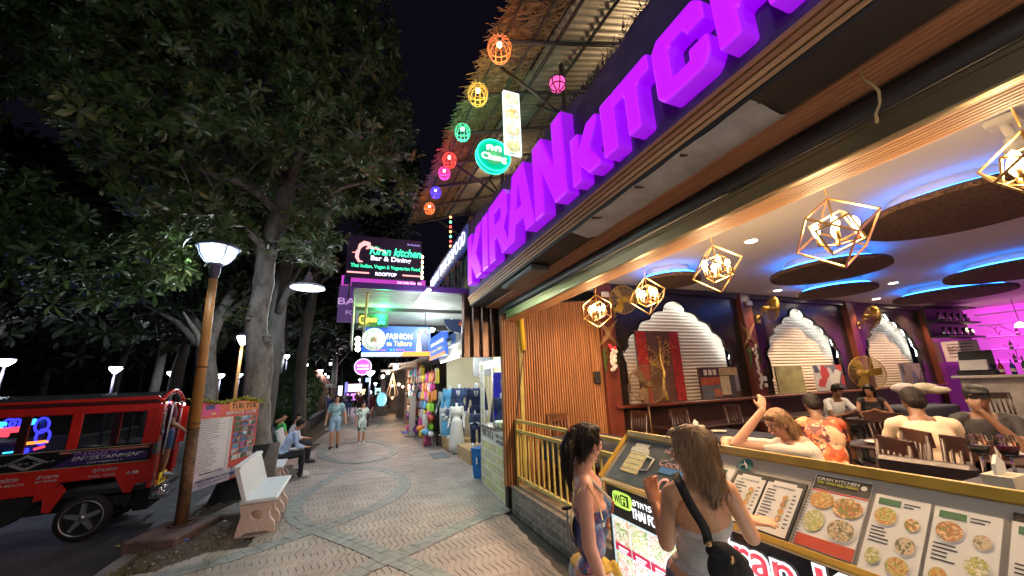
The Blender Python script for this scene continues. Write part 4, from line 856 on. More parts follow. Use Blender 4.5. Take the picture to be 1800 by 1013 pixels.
# ceiling discs with blue light behind
m_blue = glow('blue_led', (.02, .20, 1.0), 15)
for i, (x, y, r, lab) in enumerate([(5.95, 1.62, .86, 'largest round bark textured ceiling disc with blue rim glow, upper right'), (7.22, 3.66, .80, 'round ceiling disc with blue glow behind the second largest chandelier'), (9.25, 4.62, .66, 'small ceiling disc with blue glow just beyond the middle one'), (10.9, 2.55, 1.0, 'ceiling disc with blue glow cut by the right edge of the view'), (12.75, 4.15, .98, 'farthest wide ceiling disc with blue glow near the pink bar'), (4.95, 4.86, .50, 'smallest ceiling disc above the round wall fans')]):
    t = thing('ceiling_disc', lab, 'ceiling panel', (x, y, 3.6), 0, 'ceiling discs with blue rims')
    MB().lathe([(r, 0), (r + .01, .03), (r, .07), (r - .03, .075)], (x, y, 3.50), 40).build('disc', m_disc, t); MB().lathe([(r * .70, 0), (r * .70, .175)], (x, y, 3.574), 24).build('spacer', m_ceil, t)
    MB().path([(x + math.cos(a) * r * .86, y + math.sin(a) * r * .86, 3.60) for a in np.linspace(0, 2 * PI, 41)[:-1]], .012, 5, True).build('led_ring', m_blue, t)
# downlights
for i, (u, v) in enumerate([(1320, 423), (1367, 510), (1474, 519), (1570, 497), (1540, 525), (1615, 533), (1700, 400), (1440, 560)][:7]):
    p = PZ(u, v, CZ); t = thing('downlight', ['round downlight above the middle chandelier', 'small downlight just over the second arch', 'small downlight between the second and third arch', 'bright downlight between two blue rimmed discs', 'small downlight nearer the third arch', 'farthest downlight before the pink bar', 'downlight hidden among the right hand discs'][i], 'ceiling light', p, 0, 'recessed downlights')
    MB().lathe([(.10, -.012), (.10, 0)], p, 18).build('trim', m_white, t); MB().lathe([(.075, -.016), (0, -.016)], p, 16).build('lens', glow('downlight_lens', (1, .86, .66), 25), t)
    lamp('lamp_light', p - ZZ * .05, 190, (1, .72, .45), .07, t, 'SPOT', aim=(0, 0, -1), ang=2.3)
for k, (x, y) in enumerate([(4.2, .2), (3.6, 2.2), (6.5, -.6), (8.5, 1.2), (3.4, 4.6), (12, 1.5)]):
    t = thing('downlight', ['downlight over the near right tables', 'downlight over the woman at the rail', 'downlight beyond the frame over the right tables', 'downlight over the middle of the room', 'downlight over the table by the slat screen', 'downlight before the bar counter'][k], 'ceiling light', (x, y, CZ), 0, 'recessed downlights'); p = V((x, y, CZ))
    MB().lathe([(.10, -.012), (.10, 0)], p, 18).build('trim', m_white, t); MB().lathe([(.075, -.016), (0, -.016)], p, 16).build('lens', glow('downlight_lens', (1, .86, .66), 25), t)
    lamp('lamp_light', p - ZZ * .05, 210, (1, .68, .42), .07, t, 'SPOT', aim=(0, 0, -1), ang=2.4)
# chandeliers
def chandelier(u, v, x, px, lab, rz):
    p = PX(u, v, x); dp = (p - EYE).dot(_fwd); R0 = px / 660 * dp / 2 * 1.02; t = thing('chandelier', lab, 'chandelier', p, 0, 'gold wire cube chandeliers')
    s = R0 * 2 / math.sqrt(3) / 1.0 * .92
    Q0 = V((1, 1, 1)).rotation_difference(ZZ).to_matrix()
    for j in range(2):
        Q = Matrix.Rotation(rz + j * R_(58), 3, 'Z') @ (Matrix.Rotation(j * .35, 3, 'X')) @ Q0; ss = s * (1 if j == 0 else .66); h = ss / 2
        C8 = [(a, b_, c_) for a in (-h, h) for b_ in (-h, h) for c_ in (-h, h)]
        for a in range(8):
            for b_ in range(a + 1, 8):
                if sum(abs(C8[a][i] - C8[b_][i]) > 1e-6 for i in range(3)) == 1:
                    MB().tube(p + Q @ V(C8[a]), p + Q @ V(C8[b_]), .0068 * (R0 / .20) ** .5, None, 4, smooth=False).build('frame_bar', m_gold, t)
    MB().tube(p + ZZ * R0, V((p.x, p.y, CZ)), .006, None, 6).build('rod', m_gold, t); MB().lathe([(.04, -.02), (.04, 0)], (p.x, p.y, CZ), 12).build('canopy', m_gold, t)
    ar = MB()
    for k in range(4):
        a = rz + k * PI / 2 + .4; q = p + V((math.cos(a) * R0 * .38, math.sin(a) * R0 * .38, -R0 * .28)); ar.tube(p + ZZ * (-R0 * .34), q, .005, None, 5)
        c = MB().tube(q, q + ZZ * R0 * .22, .011, None, 8).build('candle', m_gold, t)
        MB().lathe([(.008, 0), (.02, .03), (.024, .055), (.015, .085), (0, .10)], q + ZZ * R0 * .22, 10).build('bulb', m_warmb, c)
    ar.tube(p - ZZ * R0 * .36, p + ZZ * R0 * .9, .006, None, 6); ar.build('arms', m_gold, t)
    lamp('lamp_light', p + ZZ * 0, 95, (1, .66, .36), .09, t)
chandelier(1050, 547, 2.9, 62, 'smallest gold cube chandelier nearest the slatted screen', .2)
chandelier(1138, 520, 2.9, 72, 'gold cube chandelier in front of the left wall fan, second from the screen', .9)
chandelier(1260, 472, 2.9, 92, 'gold cube chandelier with four bulbs left of the middle blue disc', .5)
chandelier(1470, 408, 2.9, 138, 'largest fully visible gold cube chandelier under the brass beam', .1)
chandelier(1822, 290, 2.9, 150, 'gold cube chandelier cut by the right edge of the view', .7)
# spotlight on the ceiling
p = PZ(1762, 215, 3.7); t = thing('ceiling_spotlight', 'white spotlight fixed to the ceiling at the upper right', 'spotlight', p)
MB().box(p + V((0, 0, .0)), (.16, .16, .06), None, .01).build('base', m_paper, t); MB().tube(p - ZZ * .02, p + V((.03, -.02, -.16)), .03).build('arm', m_paper, t); MB().tube(p + V((.03, -.02, -.13)), p + V((.08, .02, -.25)), .05, .055, 14).build('head', m_paper, t)
# fans
def fan(lab, c, r, aim, m, stand=None, wall=None):
    t = thing('fan', lab, 'fan', c if stand is None else (c.x, c.y, FZ)); q = V(aim).normalized().to_track_quat('Z', 'Y').to_matrix()
    mk = lambda f: [c + q @ V(p_) for p_ in f]
    g = MB(); 
    for rr in np.linspace(.2, 1, 14): g.path(mk([(math.cos(a) * r * rr, math.sin(a) * r * rr, .06 * (1 - rr ** 2) + .03) for a in np.linspace(0, 2 * PI, 29)[:-1]]), .003, 4, True)
    for k in range(16): a = 2 * PI * k / 16; g.path(mk([(math.cos(a) * r * rr, math.sin(a) * r * rr, .06 * (1 - rr ** 2) + .03) for rr in (.15, .5, 1.0)]), .0028, 4)
    g.build('guard', m, t); MB().path(mk([(math.cos(a) * r, math.sin(a) * r, .03) for a in np.linspace(0, 2 * PI, 33)[:-1]]), .009, 6, True).build('guard_ring', m, t)
    for k in range(3):
        a = 2 * PI * k / 3; pts = [(math.cos(a + f) * r * rr, math.sin(a + f) * r * rr, z) for rr, f, z in ((.12, -.5, -.02), (.55, -.35, -.03), (.9, -.15, -.03), (.92, .35, .02), (.55, .5, .03), (.12, .5, .02))]
        MB().add(mk(pts), [(0, 1, 4, 5), (1, 2, 3, 4)]).build('blade', m, t)
    cp = mk([(0, 0, .11), (0, 0, .05), (0, 0, -.2)]); MB().tube(cp[0], cp[1], r * .16, r * .18, 16).build('hub', m, t); MB().tube(cp[1], cp[2], r * .22, r * .18, 16).build('motor', m, t)
    if stand: MB().tube(cp[2] * .5 + cp[1] * .5, (c.x, c.y, FZ), .018).build('pole', m, t); MB().lathe([(.2, 0), (.2, .02), (.03, .04)], (c.x, c.y, FZ), 20).build('base', m, t)
    else: MB().path([cp[2], cp[2] + V((0, .03, -.15)), V((c.x - .05, WY - .03, c.z - .22))], .022, 6).build('bracket', m, t); MB().box(V((c.x - .05, WY - .03, c.z - .2)), (.12, .06, .2), None, .01).build('wall_plate', m, t)
    return t
mg2 = mat('old_gold_paint', (.55, .36, .08), .35, metal=.6); mbz = mat('bronze_paint', (.14, .08, .035), .4, metal=.5)
fan('round golden wall fan facing the room left of the first arch', V((4.62, 5.75, 3.38)), .27, (-.3, -1, -.15), mg2)
fan('golden wall fan turned sideways between the first and second arch', V((8.75, 5.7, 3.36)), .27, (.9, -.45, -.1), mg2)
fan('golden wall fan between the second and third arch', V((12.7, 5.7, 3.3)), .27, (.9, -.45, -.1), mg2)
fan('dark bronze pedestal fan in front of the gold tree painting', V((4.74, 5.5, 1.80)), .33, (-.35, -1, 0), mbz, True)
fan('brass pedestal fan standing between the second and third arch', V((10.35, 5.0, 1.84)), .36, (-.6, -1, 0), mg2, True)
# hanging flower ornaments
def flowers(lab, u0, u1, v0, v1, red):
    a, b_ = PY(u0, v0, 5.90), PY(u1, v1, 5.90); c = V(((a.x + b_.x) / 2, 5.90, a.z)); h = a.z - b_.z; t = thing('flower_hanging', lab, 'flower ornament', c)
    g = MB(); wv = .24
    for k in range(-3, 4):
        f = k / 3.4
        for s in (-1, 1): p0 = c + V((f * wv * .5 + (-.5 + abs(0)) * 0, 0, 0)); 
    for k in range(7):
        f = (k + .0) / 6 - .5
        g.tube(c + V((f * wv - (-.0), 0, 0)) + V((-.12, 0, f * .34 - .20)) * 1, c + V((f * wv + .12, 0, f * -.34 * -1 + .0 - .0)) + V((0, 0, -.02)), .006, None, 4)
        g.tube(c + V((-f * wv + .12, 0, f * .34 - .20)), c + V((-f * wv - .12, 0, f * .34 - .02)), .006, None, 4)
    g.build('lattice', mat('bamboo_lattice', (.45, .28, .12), .6), t)
    wf = mat('white_petals', (.75, .70, .62), .6); rf = mat('red_petals', (.6, .03, .05), .5)
    for k in range(22):
        f = k / 22; pz = c + V((random.uniform(-.07, .07) * (1.1 - f * .7), -.04 - random.uniform(0, .05), -.36 - f * (h - .42)))
        b = MB()
        for j in range(5): a_ = 2 * PI * j / 5 + k; b.ball(pz + V((math.cos(a_) * .022, -.004, math.sin(a_) * .022)), (.02, .008, .02), 6, 4)
        b.build('flower', rf if red and k < 4 else wf, t)
    for k in range(16):
        s = random.choice((-1, 1)); p0 = c + V((s * .05, -.02, -.30 - random.random() * .25)); e = p0 + V((s * random.uniform(.06, .15), random.uniform(-.06, .0), -random.uniform(.15, .4))); m_ = (p0 + e) / 2 + V((s * .05, 0, 0)); n_ = V((0, .0, .03)).cross(e - p0).normalized() * .018
        MB().add([p0, m_ - n_, e, m_ + n_], [(0, 1, 2, 3)]).build('leaf', mat('silk_leaf', (.05, .13, .03), .5), t)
flowers('white and red silk flowers on a bamboo lattice beside the slatted screen', 1060, 1085, 575, 658, True)
flowers('white orchid hanging on a bamboo lattice between the first two arches', 1312, 1340, 580, 690, False)
# paintings
def painting(lab, x0, x1, z0, z1, m, fn=None):
    t = thing('painting', lab, 'painting', ((x0 + x1) / 2, 5.96, z0)); MB().bb((x0, 5.94, z0), (x1, 5.975, z1)).build('canvas', m, t)
    if fn: fn(t)
    return t
def gtree(t):
    gm_ = mat('gold_leaf_paint', (.75, .5, .15), .35, metal=.5); y = 5.93
    MB().bb((4.98, y - .001, 1.46), (5.22, y + .008, 2.80)).build('red_stripe', mat('paint_red', (.28, .02, .015), .5, var=(9, .5)), t); MB().bb((5.82, y - .001, 1.46), (6.06, y + .008, 2.80)).build('red_stripe', mat('paint_red', (.28, .02, .015), .5), t)
    MB().path([(5.55, y, 1.48), (5.50, y, 1.75), (5.57, y, 2.0), (5.52, y, 2.25), (5.54, y, 2.5)], [.05, .035, .03, .02, .012], 6).build('gold_trunk', gm_, t)
    for k in range(34):
        a = random.uniform(-.2, PI + .2); z = random.uniform(1.9, 2.4); l = random.uniform(.15, .42); e = V((5.53 + math.cos(a) * l, y, z + math.sin(a) * l * .8)); c_ = e + V((random.uniform(-.04, .04), 0, .05))
        MB().path([(5.53, y, z), (V((5.53, y, z)) + e) / 2 + ZZ * .03, e, c_, e + V((-.03, 0, .01))], .0035, 4).build('gold_branch', gm_, t)
        for j in range(2): MB().ball(e + V((random.uniform(-.05, .05), -.003, random.uniform(-.05, .05))), (.012, .003, .012), 6, 3).build('gold_leaf', gm_, t)
painting('tall red and brown painting of a gold curling tree in the first arch', 4.97, 6.07, 1.44, 2.82, mat('paint_brown', (.09, .04, .03), .5, var=(9, .5)), gtree)
def blocks(t):
    cs = [(.03, .015, .02), (.42, .30, .16), (.30, .07, .03), (.10, .10, .12), (.5, .42, .28), (.06, .05, .06), (.2, .2, .24), (.35, .12, .05)]
    for i, (a, b_, c_, d) in enumerate([(0, .7, .5, 1), (.5, .75, 1, 1), (0, .45, .6, .7), (0, 0, .5, .44), (.5, .1, .75, .72), (.76, 0, .9, .75), (.9, .2, 1, .74), (.3, .05, .48, .3)]):
        MB().bb((6.5 + a * 1.07, 5.93 - i * .0012, 1.45 + b_ * .61), (6.5 + c_ * 1.07, 5.94, 1.45 + d * .61)).build('colour_block', mat('paint_block_%d' % i, cs[i], .5, var=(8, .3)), t)
    for k in range(3): MB().bb((6.6 + k * .13, 5.925, 1.92), (6.69 + k * .13, 5.93, 2.03)).build('pale_square', mat('paint_pale', (.6, .55, .5), .5), t)
painting('wide abstract painting of orange, cream and brown blocks in the first arch', 6.48, 7.6, 1.44, 2.08, mat('paint_umber', (.08, .035, .02), .5), blocks)
def canal(t):
    MB().prism([(0, 0), (.35, .1), (.35, .35), (0, .5)], (8.56, 5.938, 1.55), XX, ZZ, (0, .003, 0)).build('dark_houses', mat('paint_slate', (.06, .07, .07), .5), t); MB().prism([(0, .1), (.35, 0), (.35, .5), (0, .35)], (9.08, 5.938, 1.55), XX, ZZ, (0, .003, 0)).build('dark_houses', mat('paint_slate', (.06, .07, .07), .5), t)
painting('misty yellow green canal painting at the left of the second arch', 8.82, 9.75, 1.46, 2.06, mat('paint_mist', (.32, .30, .13), .5, var=(3, .4)), None)
painting('painting of a red figure and white shapes at the right of the second arch', 10.2, 11.3, 1.46, 2.06, cells('paint_town', [(.05, .06, .1), (.4, .4, .42), (.35, .04, .04), (.5, .48, .45), (.12, .12, .16)], 5))
painting('small grey blue painting at the right of the third arch', 13.95, 15.0, 1.46, 2.04, cells('paint_town2', [(.12, .1, .1), (.3, .25, .2), (.15, .18, .25), (.4, .35, .3)], 5))
t = thing('wall_switch', 'white wall switch box below the orchid hanging', 'switch', (8.3, 5.9, 1.75)); MB().box((8.33, 5.9, 1.80), (.16, .03, .1), None, .006).build('box', m_paper, t); MB().box((8.35, 5.9, 1.66), (.1, .03, .08), None, .006).build('socket', m_paper, t)
t = tag(MB().box((4.05, 6.0, 1.95), (.13, .06, .22), None, .01).build('socket_box', m_dark), 'black socket box low on the slatted screen edge', 'socket')
for x in (4.3, 8.28):
    tag(MB().box((x + .02, 5.88, 3.50), (.16, .05, .1), None, .008).build('junction_box', m_paper), 'white junction box beside the %s golden wall fan' % ('first' if x < 5 else 'second'), 'junction box')

# ---- bar with shelves
t = thing('bar_counter', 'pale marble fronted bar counter at the far right of the room', 'counter', (15.2, 3, FZ))
mm = mat('grey_marble', (.42, .38, .36), .35, var=(2.5, .4)); MB().bb((14.9, -1, FZ), (15.2, 5.2, 1.60)).build('front_panel', mm, t); MB().bb((15.2, 5.0, FZ), (16.6, 5.2, 1.60)).build('side_panel', mm, t); MB().bb((14.75, -1.1, 1.60), (15.5, 5.3, 1.67), .01).build('counter_top', mat('marble_top', (.55, .5, .48), .25, var=(2, .2)), t)
t = thing('lit_shelf_wall', 'magenta lit shelf wall with branch patterns behind the bar', 'shelf', (18.9, 3, FZ)); mpk = mat('pink_panel', (.7, .4, .62), .5, var=(2, .2), emit=(.6, .05, .55), es=.75)
MB().bb((19.0, -.5, FZ), (19.1, 6.05, CZ)).build('back_panel', mpk, t)
for z in (1.95, 2.35, 2.75, 3.15, 3.5):
    MB().bb((18.6, -.4, z), (18.98, 5.7, z + .03)).build('shelf_board', m_paper, t); MB().bb((18.96, -.4, z + .032), (18.98, 5.7, z + .05)).build('led_strip', glow('magenta_led', (1, .05, .9), 4), t)
for k in range(26):
    y = 5.4 - k * .22; z = random.choice((2.0, 2.4, 2.8, 3.2)); p0 = V((18.94, y, z + .02)); g = MB(); 
    for j in range(4): e = p0 + V((0, random.uniform(-.3, .3), random.uniform(.1, .3))); g.path([p0, (p0 + e) / 2 + V((0, .03, 0)), e], .008, 4); p0 = e if j % 2 else p0
    g.build('branch_motif', mat('branch_brown', (.12, .03, .06), .6), t)
for k in range(3): lamp('lamp_light', (18.5, 5 - k * 1.3, 2.9), 6, (1, .12, .85), .3, t)
bt = [mat('bottle_%d' % i, c, .15) for i, c in enumerate([(.03, .1, .04), (.12, .04, .01), (.5, .5, .55), (.3, .02, .02), (.02, .04, .2)])]
for k in range(22):
    y = 5.3 - (k % 11) * .36; z = (2.38, 2.78, 1.98)[k % 3] ; p = V((18.78, y + random.uniform(-.1, .1), z)); t = thing('bottle', '%s bottle on the %s magenta lit shelf, place %s counted from the black cabinet' % (('green', 'brown', 'clear', 'red', 'navy')[k % 5], ('middle', 'upper', 'lowest')[k % 3], 'one two three four five six seven eight nine ten eleven'.split()[k % 11]), 'bottle', p, 0, 'bottles on the lit shelves'); s = random.uniform(.8, 1.1)
    MB().lathe([(.04, 0), (.042, .16 * s), (.015, .22 * s), (.014, .28 * s), (0, .285 * s)], p, 10).build('glass', bt[k % 5], t); MB().lathe([(.043, .05), (.043, .12)], p, 10, cap=False).build('label_band', m_paper, t)
for k in range(9):
    p = V((15.1, 5.05 - k * .19, 1.67)); s = random.uniform(.9, 1.3); t = thing('bottle', ['green bottle at the near left end of the bar counter', 'amber bottle second along the bar counter', 'clear bottle third along the bar counter', 'red bottle fourth along the bar counter', 'dark blue bottle fifth along the bar counter', 'green bottle sixth along the bar counter', 'amber bottle before the till', 'clear bottle beside the till', 'red bottle hidden by the till'][k], 'bottle', p, 0, 'bottles on the bar counter')
    MB().lathe([(.045, 0), (.047, .2 * s), (.016, .27 * s), (.015, .36 * s), (0, .365 * s)], p, 10).build('glass', bt[k % 5], t); MB().lathe([(.048, .06), (.048, .14)], p, 10, cap=False).build('label_band', m_paper, t)
t = thing('cash_register', 'black cash register with a white paper front on the bar counter', 'cash register', (15.2, 3.9, 1.67))
p = PX(1712, 640, 15.0); MB().bb((14.95, p.y - .35, 1.67), (15.35, p.y + .35, 1.80), .02).build('drawer', m_dark, t); MB().prism([(-.33, 0), (.33, 0), (.30, .5), (-.30, .5)], (15.1, p.y, 1.80), YY, V((.25, 0, 1)), (.05, 0, 0)).build('screen', m_dark, t); MB().box((14.93, p.y, 1.93), (.02, .5, .26), Matrix.Rotation(.2, 3, 'Y')).build('paper_front', m_paper, t)
t = thing('display_cabinet', 'black hanging cabinet with shelves of glasses left of the pink wall', 'cabinet', (15.9, 5.4, 2.7))
MB().bb((15.0, 5.5, 2.72), (17.1, 5.55, 3.62)).build('back', m_dark, t)
for z in (2.72, 3.14, 3.58): MB().bb((15.0, 5.15, z), (17.1, 5.5, z + .04)).build('shelf_board', m_dark, t)
for k in range(10): p = V((15.2 + (k % 5) * .38, 5.3, 2.76 if k < 5 else 3.18)); MB().lathe([(.07, 0), (.08, .1), (.03, .14), (.05, .24)], p, 10).build('glassware', m_steel, t)
t = thing('price_card', 'pale framed menu card on the wall above the till', 'card', (17, 5.6, 2.3)); p = PX(1690, 617, 16.5); MB().box((p.x, p.y, p.z), (.03, .75, .6)).build('sheet', mat('pinkish_card', (.65, .5, .55), .6), t)
for k in range(5): MB().box((p.x - .018, p.y, p.z + .2 - k * .09), (.005, .55, .02)).build('text_row', m_dark, t)
text('BOB', PX(1678, 612, 16.4), -YY, ZZ, .3, .12, m_redw, t)
for k, (u, v) in enumerate([(1703, 585), (1795, 575), (1460, 600)][:2]):
    p = PX(u, v, 17.5 if k < 2 else 10); t = thing('pendant_bulb', ['greenish glass pendant lamp left over the bar', 'greenish glass pendant lamp at the right edge over the bar'][k], 'lamp', p); MB().lathe([(.12, 0), (.1, .08), (.03, .14), (.0, .15)], p, 14).build('shade', glow('green_amber', (.9, .9, .3), 5), t); MB().tube(p + ZZ * .14, (p.x, p.y, CZ), .008).build('flex', m_dark, t)
# towels piled on the table before the bar
for k, (u, v, lab) in enumerate([(1590, 677, 'heap of white and pink linen on the table before the third arch'), (1625, 677, 'draped cream towel left of the bar')]):
    p = PX(u, v + 6, 9.5); t = tag(MB().ball(p, (.16, .2, .10), 14, 8).ball(p + V((0, -.15, -.03)), (.14, .18, .07), 14, 8).build('linen_heap', mat('linen_%d' % k, ((.6, .5, .5), (.5, .44, .34))[k], .8, var=(8, .3), bump=(12, 1.0))), lab, 'linen')

# ---- chairs and tables
def chair(lab, x, y, rz, m=None, group='slat backed dining chairs'):
    m = m or m_chair; t = thing('dining_chair', lab, 'chair', (x, y, FZ), rz, group)
    MB().bb((-.21, -.2, .43), (.21, .2, .47), .012).build('seat', m, t, True)
    for sx in (-.18, .18): MB().tube((sx, -.17, 0), (sx, -.17, .43), .018, .02, 6).build('leg', m, t, True); MB().path([(sx, .20, 0), (sx, .19, .45), (sx, .27, 1.0)], .02, 6).build('leg', m, t, True)
    MB().prism([(-.21, -.07), (.21, -.07), (.20, .05), (-.20, .05)], (0, .262, .98), XX, ZZ, (0, .028, 0)).build('top_rail', m, t, True); MB().bb((-.18, .20, .56), (.18, .222, .60)).build('lower_rail', m, t, True)
    for k in range(5): MB().path([(-.13 + k * .065, .212, .59), (-.13 + k * .065, .265, .93)], .013, 5).build('back_slat', m, t, True)
    return t
def table(lab, x, y, sx, sy, h=.74, cloth=True):
    t = thing('dining_table', lab, 'table', (x, y, FZ)); MB().bb((x - sx / 2, y - sy / 2, FZ + h - .03), (x + sx / 2, y + sy / 2, FZ + h), .008).build('table_top', m_chair, t)
    for a in (-1, 1):
        for b_ in (-1, 1): MB().bb((x + a * (sx / 2 - .06) - .03, y + b_ * (sy / 2 - .06) - .03, FZ), (x + a * (sx / 2 - .06) + .03, y + b_ * (sy / 2 - .06) + .03, FZ + h - .03)).build('leg', m_chairb, t)
    if cloth:
        g = MB(); N = 40; vs = []
        for k in range(N):
            f = k / N * 4; s = int(f); q = f - s; cx_, cy_ = [(-1 + 2 * q, -1), (1, -1 + 2 * q), (1 - 2 * q, 1), (-1, 1 - 2 * q)][s]
            w = 1 + .03 * math.sin(k * 2.1); vs += [(x + cx_ * sx / 2 * 1.01, y + cy_ * sy / 2 * 1.01, FZ + h + .006), (x + cx_ * (sx / 2 * 1.02 + .02 * w), y + cy_ * (sy / 2 * 1.02 + .02 * w), FZ + h - .05), (x + cx_ * (sx / 2 + .03 + .02 * math.sin(k * 1.7)), y + cy_ * (sy / 2 + .03 + .02 * math.sin(k * 1.7)), FZ + h - .30)]
        g.add(vs, [(3 * k + j, (3 * k + 3) % (3 * N) + j, (3 * k + 3) % (3 * N) + j + 1, 3 * k + j + 1) for k in range(N) for j in range(2)], True); g.add([vs[3 * k] for k in range(N)], [tuple(range(N))]); tag(g.build('tablecloth', m_cloth), 'navy cloth on the ' + lab.split(',')[0], 'tablecloth')
    return t
table('table beside the slatted screen and yellow railing', 3.1, 5.05, .95, .8)
table('table with the tissue holder, in front of the first arch', 4.75, 4.15, 1.3, .8)
table('table of the woman holding her head', 2.95, 2.9, .7, .8, .9)
table('near table at the right edge holding glasses', 2.98, .62, .75, .9, 1.0)
table('long table of the men in the middle of the room', 5.6, 2.3, .8, 1.4, cloth=False); table('table of the man in the white shirt', 8.5, 4.0, 1.1, .8, cloth=False); table('long dark table under the arches', 7.5, 5.3, 5.5, .6, cloth=False); table('dark table under the third arch', 11.6, 4.9, 1.6, .8)
chair('brown slat backed chair against the slatted screen', 3.18, 5.72, 0, m_chairb, None)
chair('dark chair end on beside the first column', 4.1, 5.35, -1.57); chair('dark chair under the gold tree painting', 5.1, 4.95, 0); chair('dark chair under the abstract block painting', 6.3, 4.9, 0)
chair('dark slatted chair behind the woman holding her head', 3.66, 1.98, -2.2); chair('dark slatted chair behind the man in the cream shirt', 4.02, 1.66, -2.0)
chair('dark slatted chair nearer the camera beside the flowered shirt', 4.35, 2.15, -2.3); chair('dark chair at the long table far side', 6.4, 2.9, 1.57); chair('dark chair before the bar, left one', 11.5, 3.6, -1.2); chair('dark chair before the bar, middle one', 12.0, 2.7, -1.3); chair('dark chair before the bar, right one', 9.5, 1.9, -1.3)
chair('dark chair right of the capped man', 6.3, 1.45, -1.4); chair('dark chair at the right edge of the room', 6.0, .75, -1.5)
t = thing('padded_bench', 'wide black padded bench back in front of the near right table', 'bench', (3.2, 1.2, FZ)); a, b_ = PX(1532, 778, 3.2), PX(1695, 762, 3.2)
MB().bb((3.18, b_.y - .0, FZ + .45), (3.26, a.y, 1.36), .02).build('backrest', mat('black_leather', (.02, .012, .016), .4), t); MB().bb((3.26, b_.y, FZ + .38), (3.62, a.y, FZ + .47), .02).build('seat', mat('black_leather', (.02, .012, .016), .4), t)
for yy in (b_.y + .05, a.y - .05): 
    for xx in (3.22, 3.55): MB().bb((xx - .02, yy - .02, FZ), (xx + .02, yy + .02, FZ + .4)).build('leg', m_chair, t)
# tissue holders and glasses
def tissue(lab, p, s=1.0):
    t = thing('tissue_holder', lab, 'tissue holder', p); MB().prism([(-.07 * s, 0), (.07 * s, 0), (.075 * s, .10 * s), (-.075 * s, .10 * s)], p + V((0, -.05 * s, 0)), XX, ZZ, (0, .1 * s, 0)).build('box', mat('cream_plastic', (.62, .54, .42), .4), t)
    MB().prism([(-.05, 0), (.04, 0), (.05, .05), (.0, .085), (-.04, .05)], p + V((0, 0, .095 * s)), XX, ZZ, (0, .012, 0)).build('tissue', m_paper, t)
tp_ = PX(1222, 738, 4.5); tissue('cream tissue holder on the navy table before the first arch', V((4.5, tp_.y, FZ + .75)), 1.25)
q = PX(1765, 872, 2.8); tissue('large cream tissue holder at the right edge beside the glasses', V((2.72, PX(1765, 840, 2.72).y, FZ + .98)), .95)
for k, (u, v, x) in enumerate([(1725, 800, 3.0), (1775, 800, 3.05)]):
    p = PX(u, v, x); p.z = FZ + 1.007; t = thing('wine_glass', ['clear wine glass on the near right table', 'red wine glass behind the large tissue holder'][k], 'glass', p)
    MB().lathe([(.035, 0), (.006, .008), (.005, .09), (.03, .11), (.042, .15), (.036, .2)], p, 20, cap=False).build('bowl', mat('clear_glass', (.9, .9, .9), .03, trans=1.0) , t); MB().lathe([(.0, .112), (.03, .115), (.038, .15), (0, .151)], p, 16).build('drink', mat('red_wine', (.2, .01, .03), .1) if k else mat('water', (.5, .5, .5), .05), t)

# ================================================================ menu stand on the pavement edge
ms = thing('menu_stand', 'yellow framed sloping menu stand with lit food panels in front of the railing', 'menu stand', (2.0, 1.2, 0))
ya, yb = 2.86, -1.2
TT = V((2.20, 0, 1.43)); BT = V((1.88, 0, 1.13)); sd = (BT - TT); sl = sd.length; sdn = sd.normalized(); su = -sdn; nrm_ = su.cross(YY) if su.cross(YY).z > 0 else YY.cross(su)
def sp(y, f, d=0): return TT + sd * f + V((0, y, 0)) + nrm_ * d      # a point on the slope: f 0 top .. 1 bottom
def sq(y0, f0, y1, f1, d, name, m, parent=None, th=.003):
    A = [sp(y0, f0, d), sp(y1, f0, d), sp(y1, f1, d), sp(y0, f1, d)]; B = [p - nrm_ * th for p in A]; return MB().add(A + B, [(0, 1, 2, 3), (7, 6, 5, 4), (0, 4, 5, 1), (1, 5, 6, 2), (2, 6, 7, 3), (3, 7, 4, 0)]).build(name, m, parent or ms)
sq(ya, 0, yb, 1, 0, 'sloping_board', mat('cream_board', (.45, .42, .37), .5), th=.02)
MB().box((TT.x, (ya + yb) / 2, TT.z + .012), (.045, ya - yb, .05), Matrix.Rotation(.3, 3, 'Y'), .006).build('top_rail', m_yel2, ms); MB().box((BT.x, (ya + yb) / 2, BT.z - .005), (.03, ya - yb, .035), Matrix.Rotation(.75, 3, 'Y'), .005).build('bottom_rail', m_yel2, ms)
MB().tube(sp(ya, 0, .01), sp(ya, 1, .01), .022, None, 4, smooth=False).build('side_rail', m_yel2, ms)
MB().bb((2.215, yb, .05), (2.24, ya - .02, 1.36)).build('back_panel', m_dark, ms)
MB().bb((1.925, ya - .05, .04), (2.21, ya - .02, 1.13)).build('end_panel', m_blk, ms)
MB().bb((1.915, yb, .04), (1.93, ya - .02, 1.115)).build('front_panel', m_blk, ms)
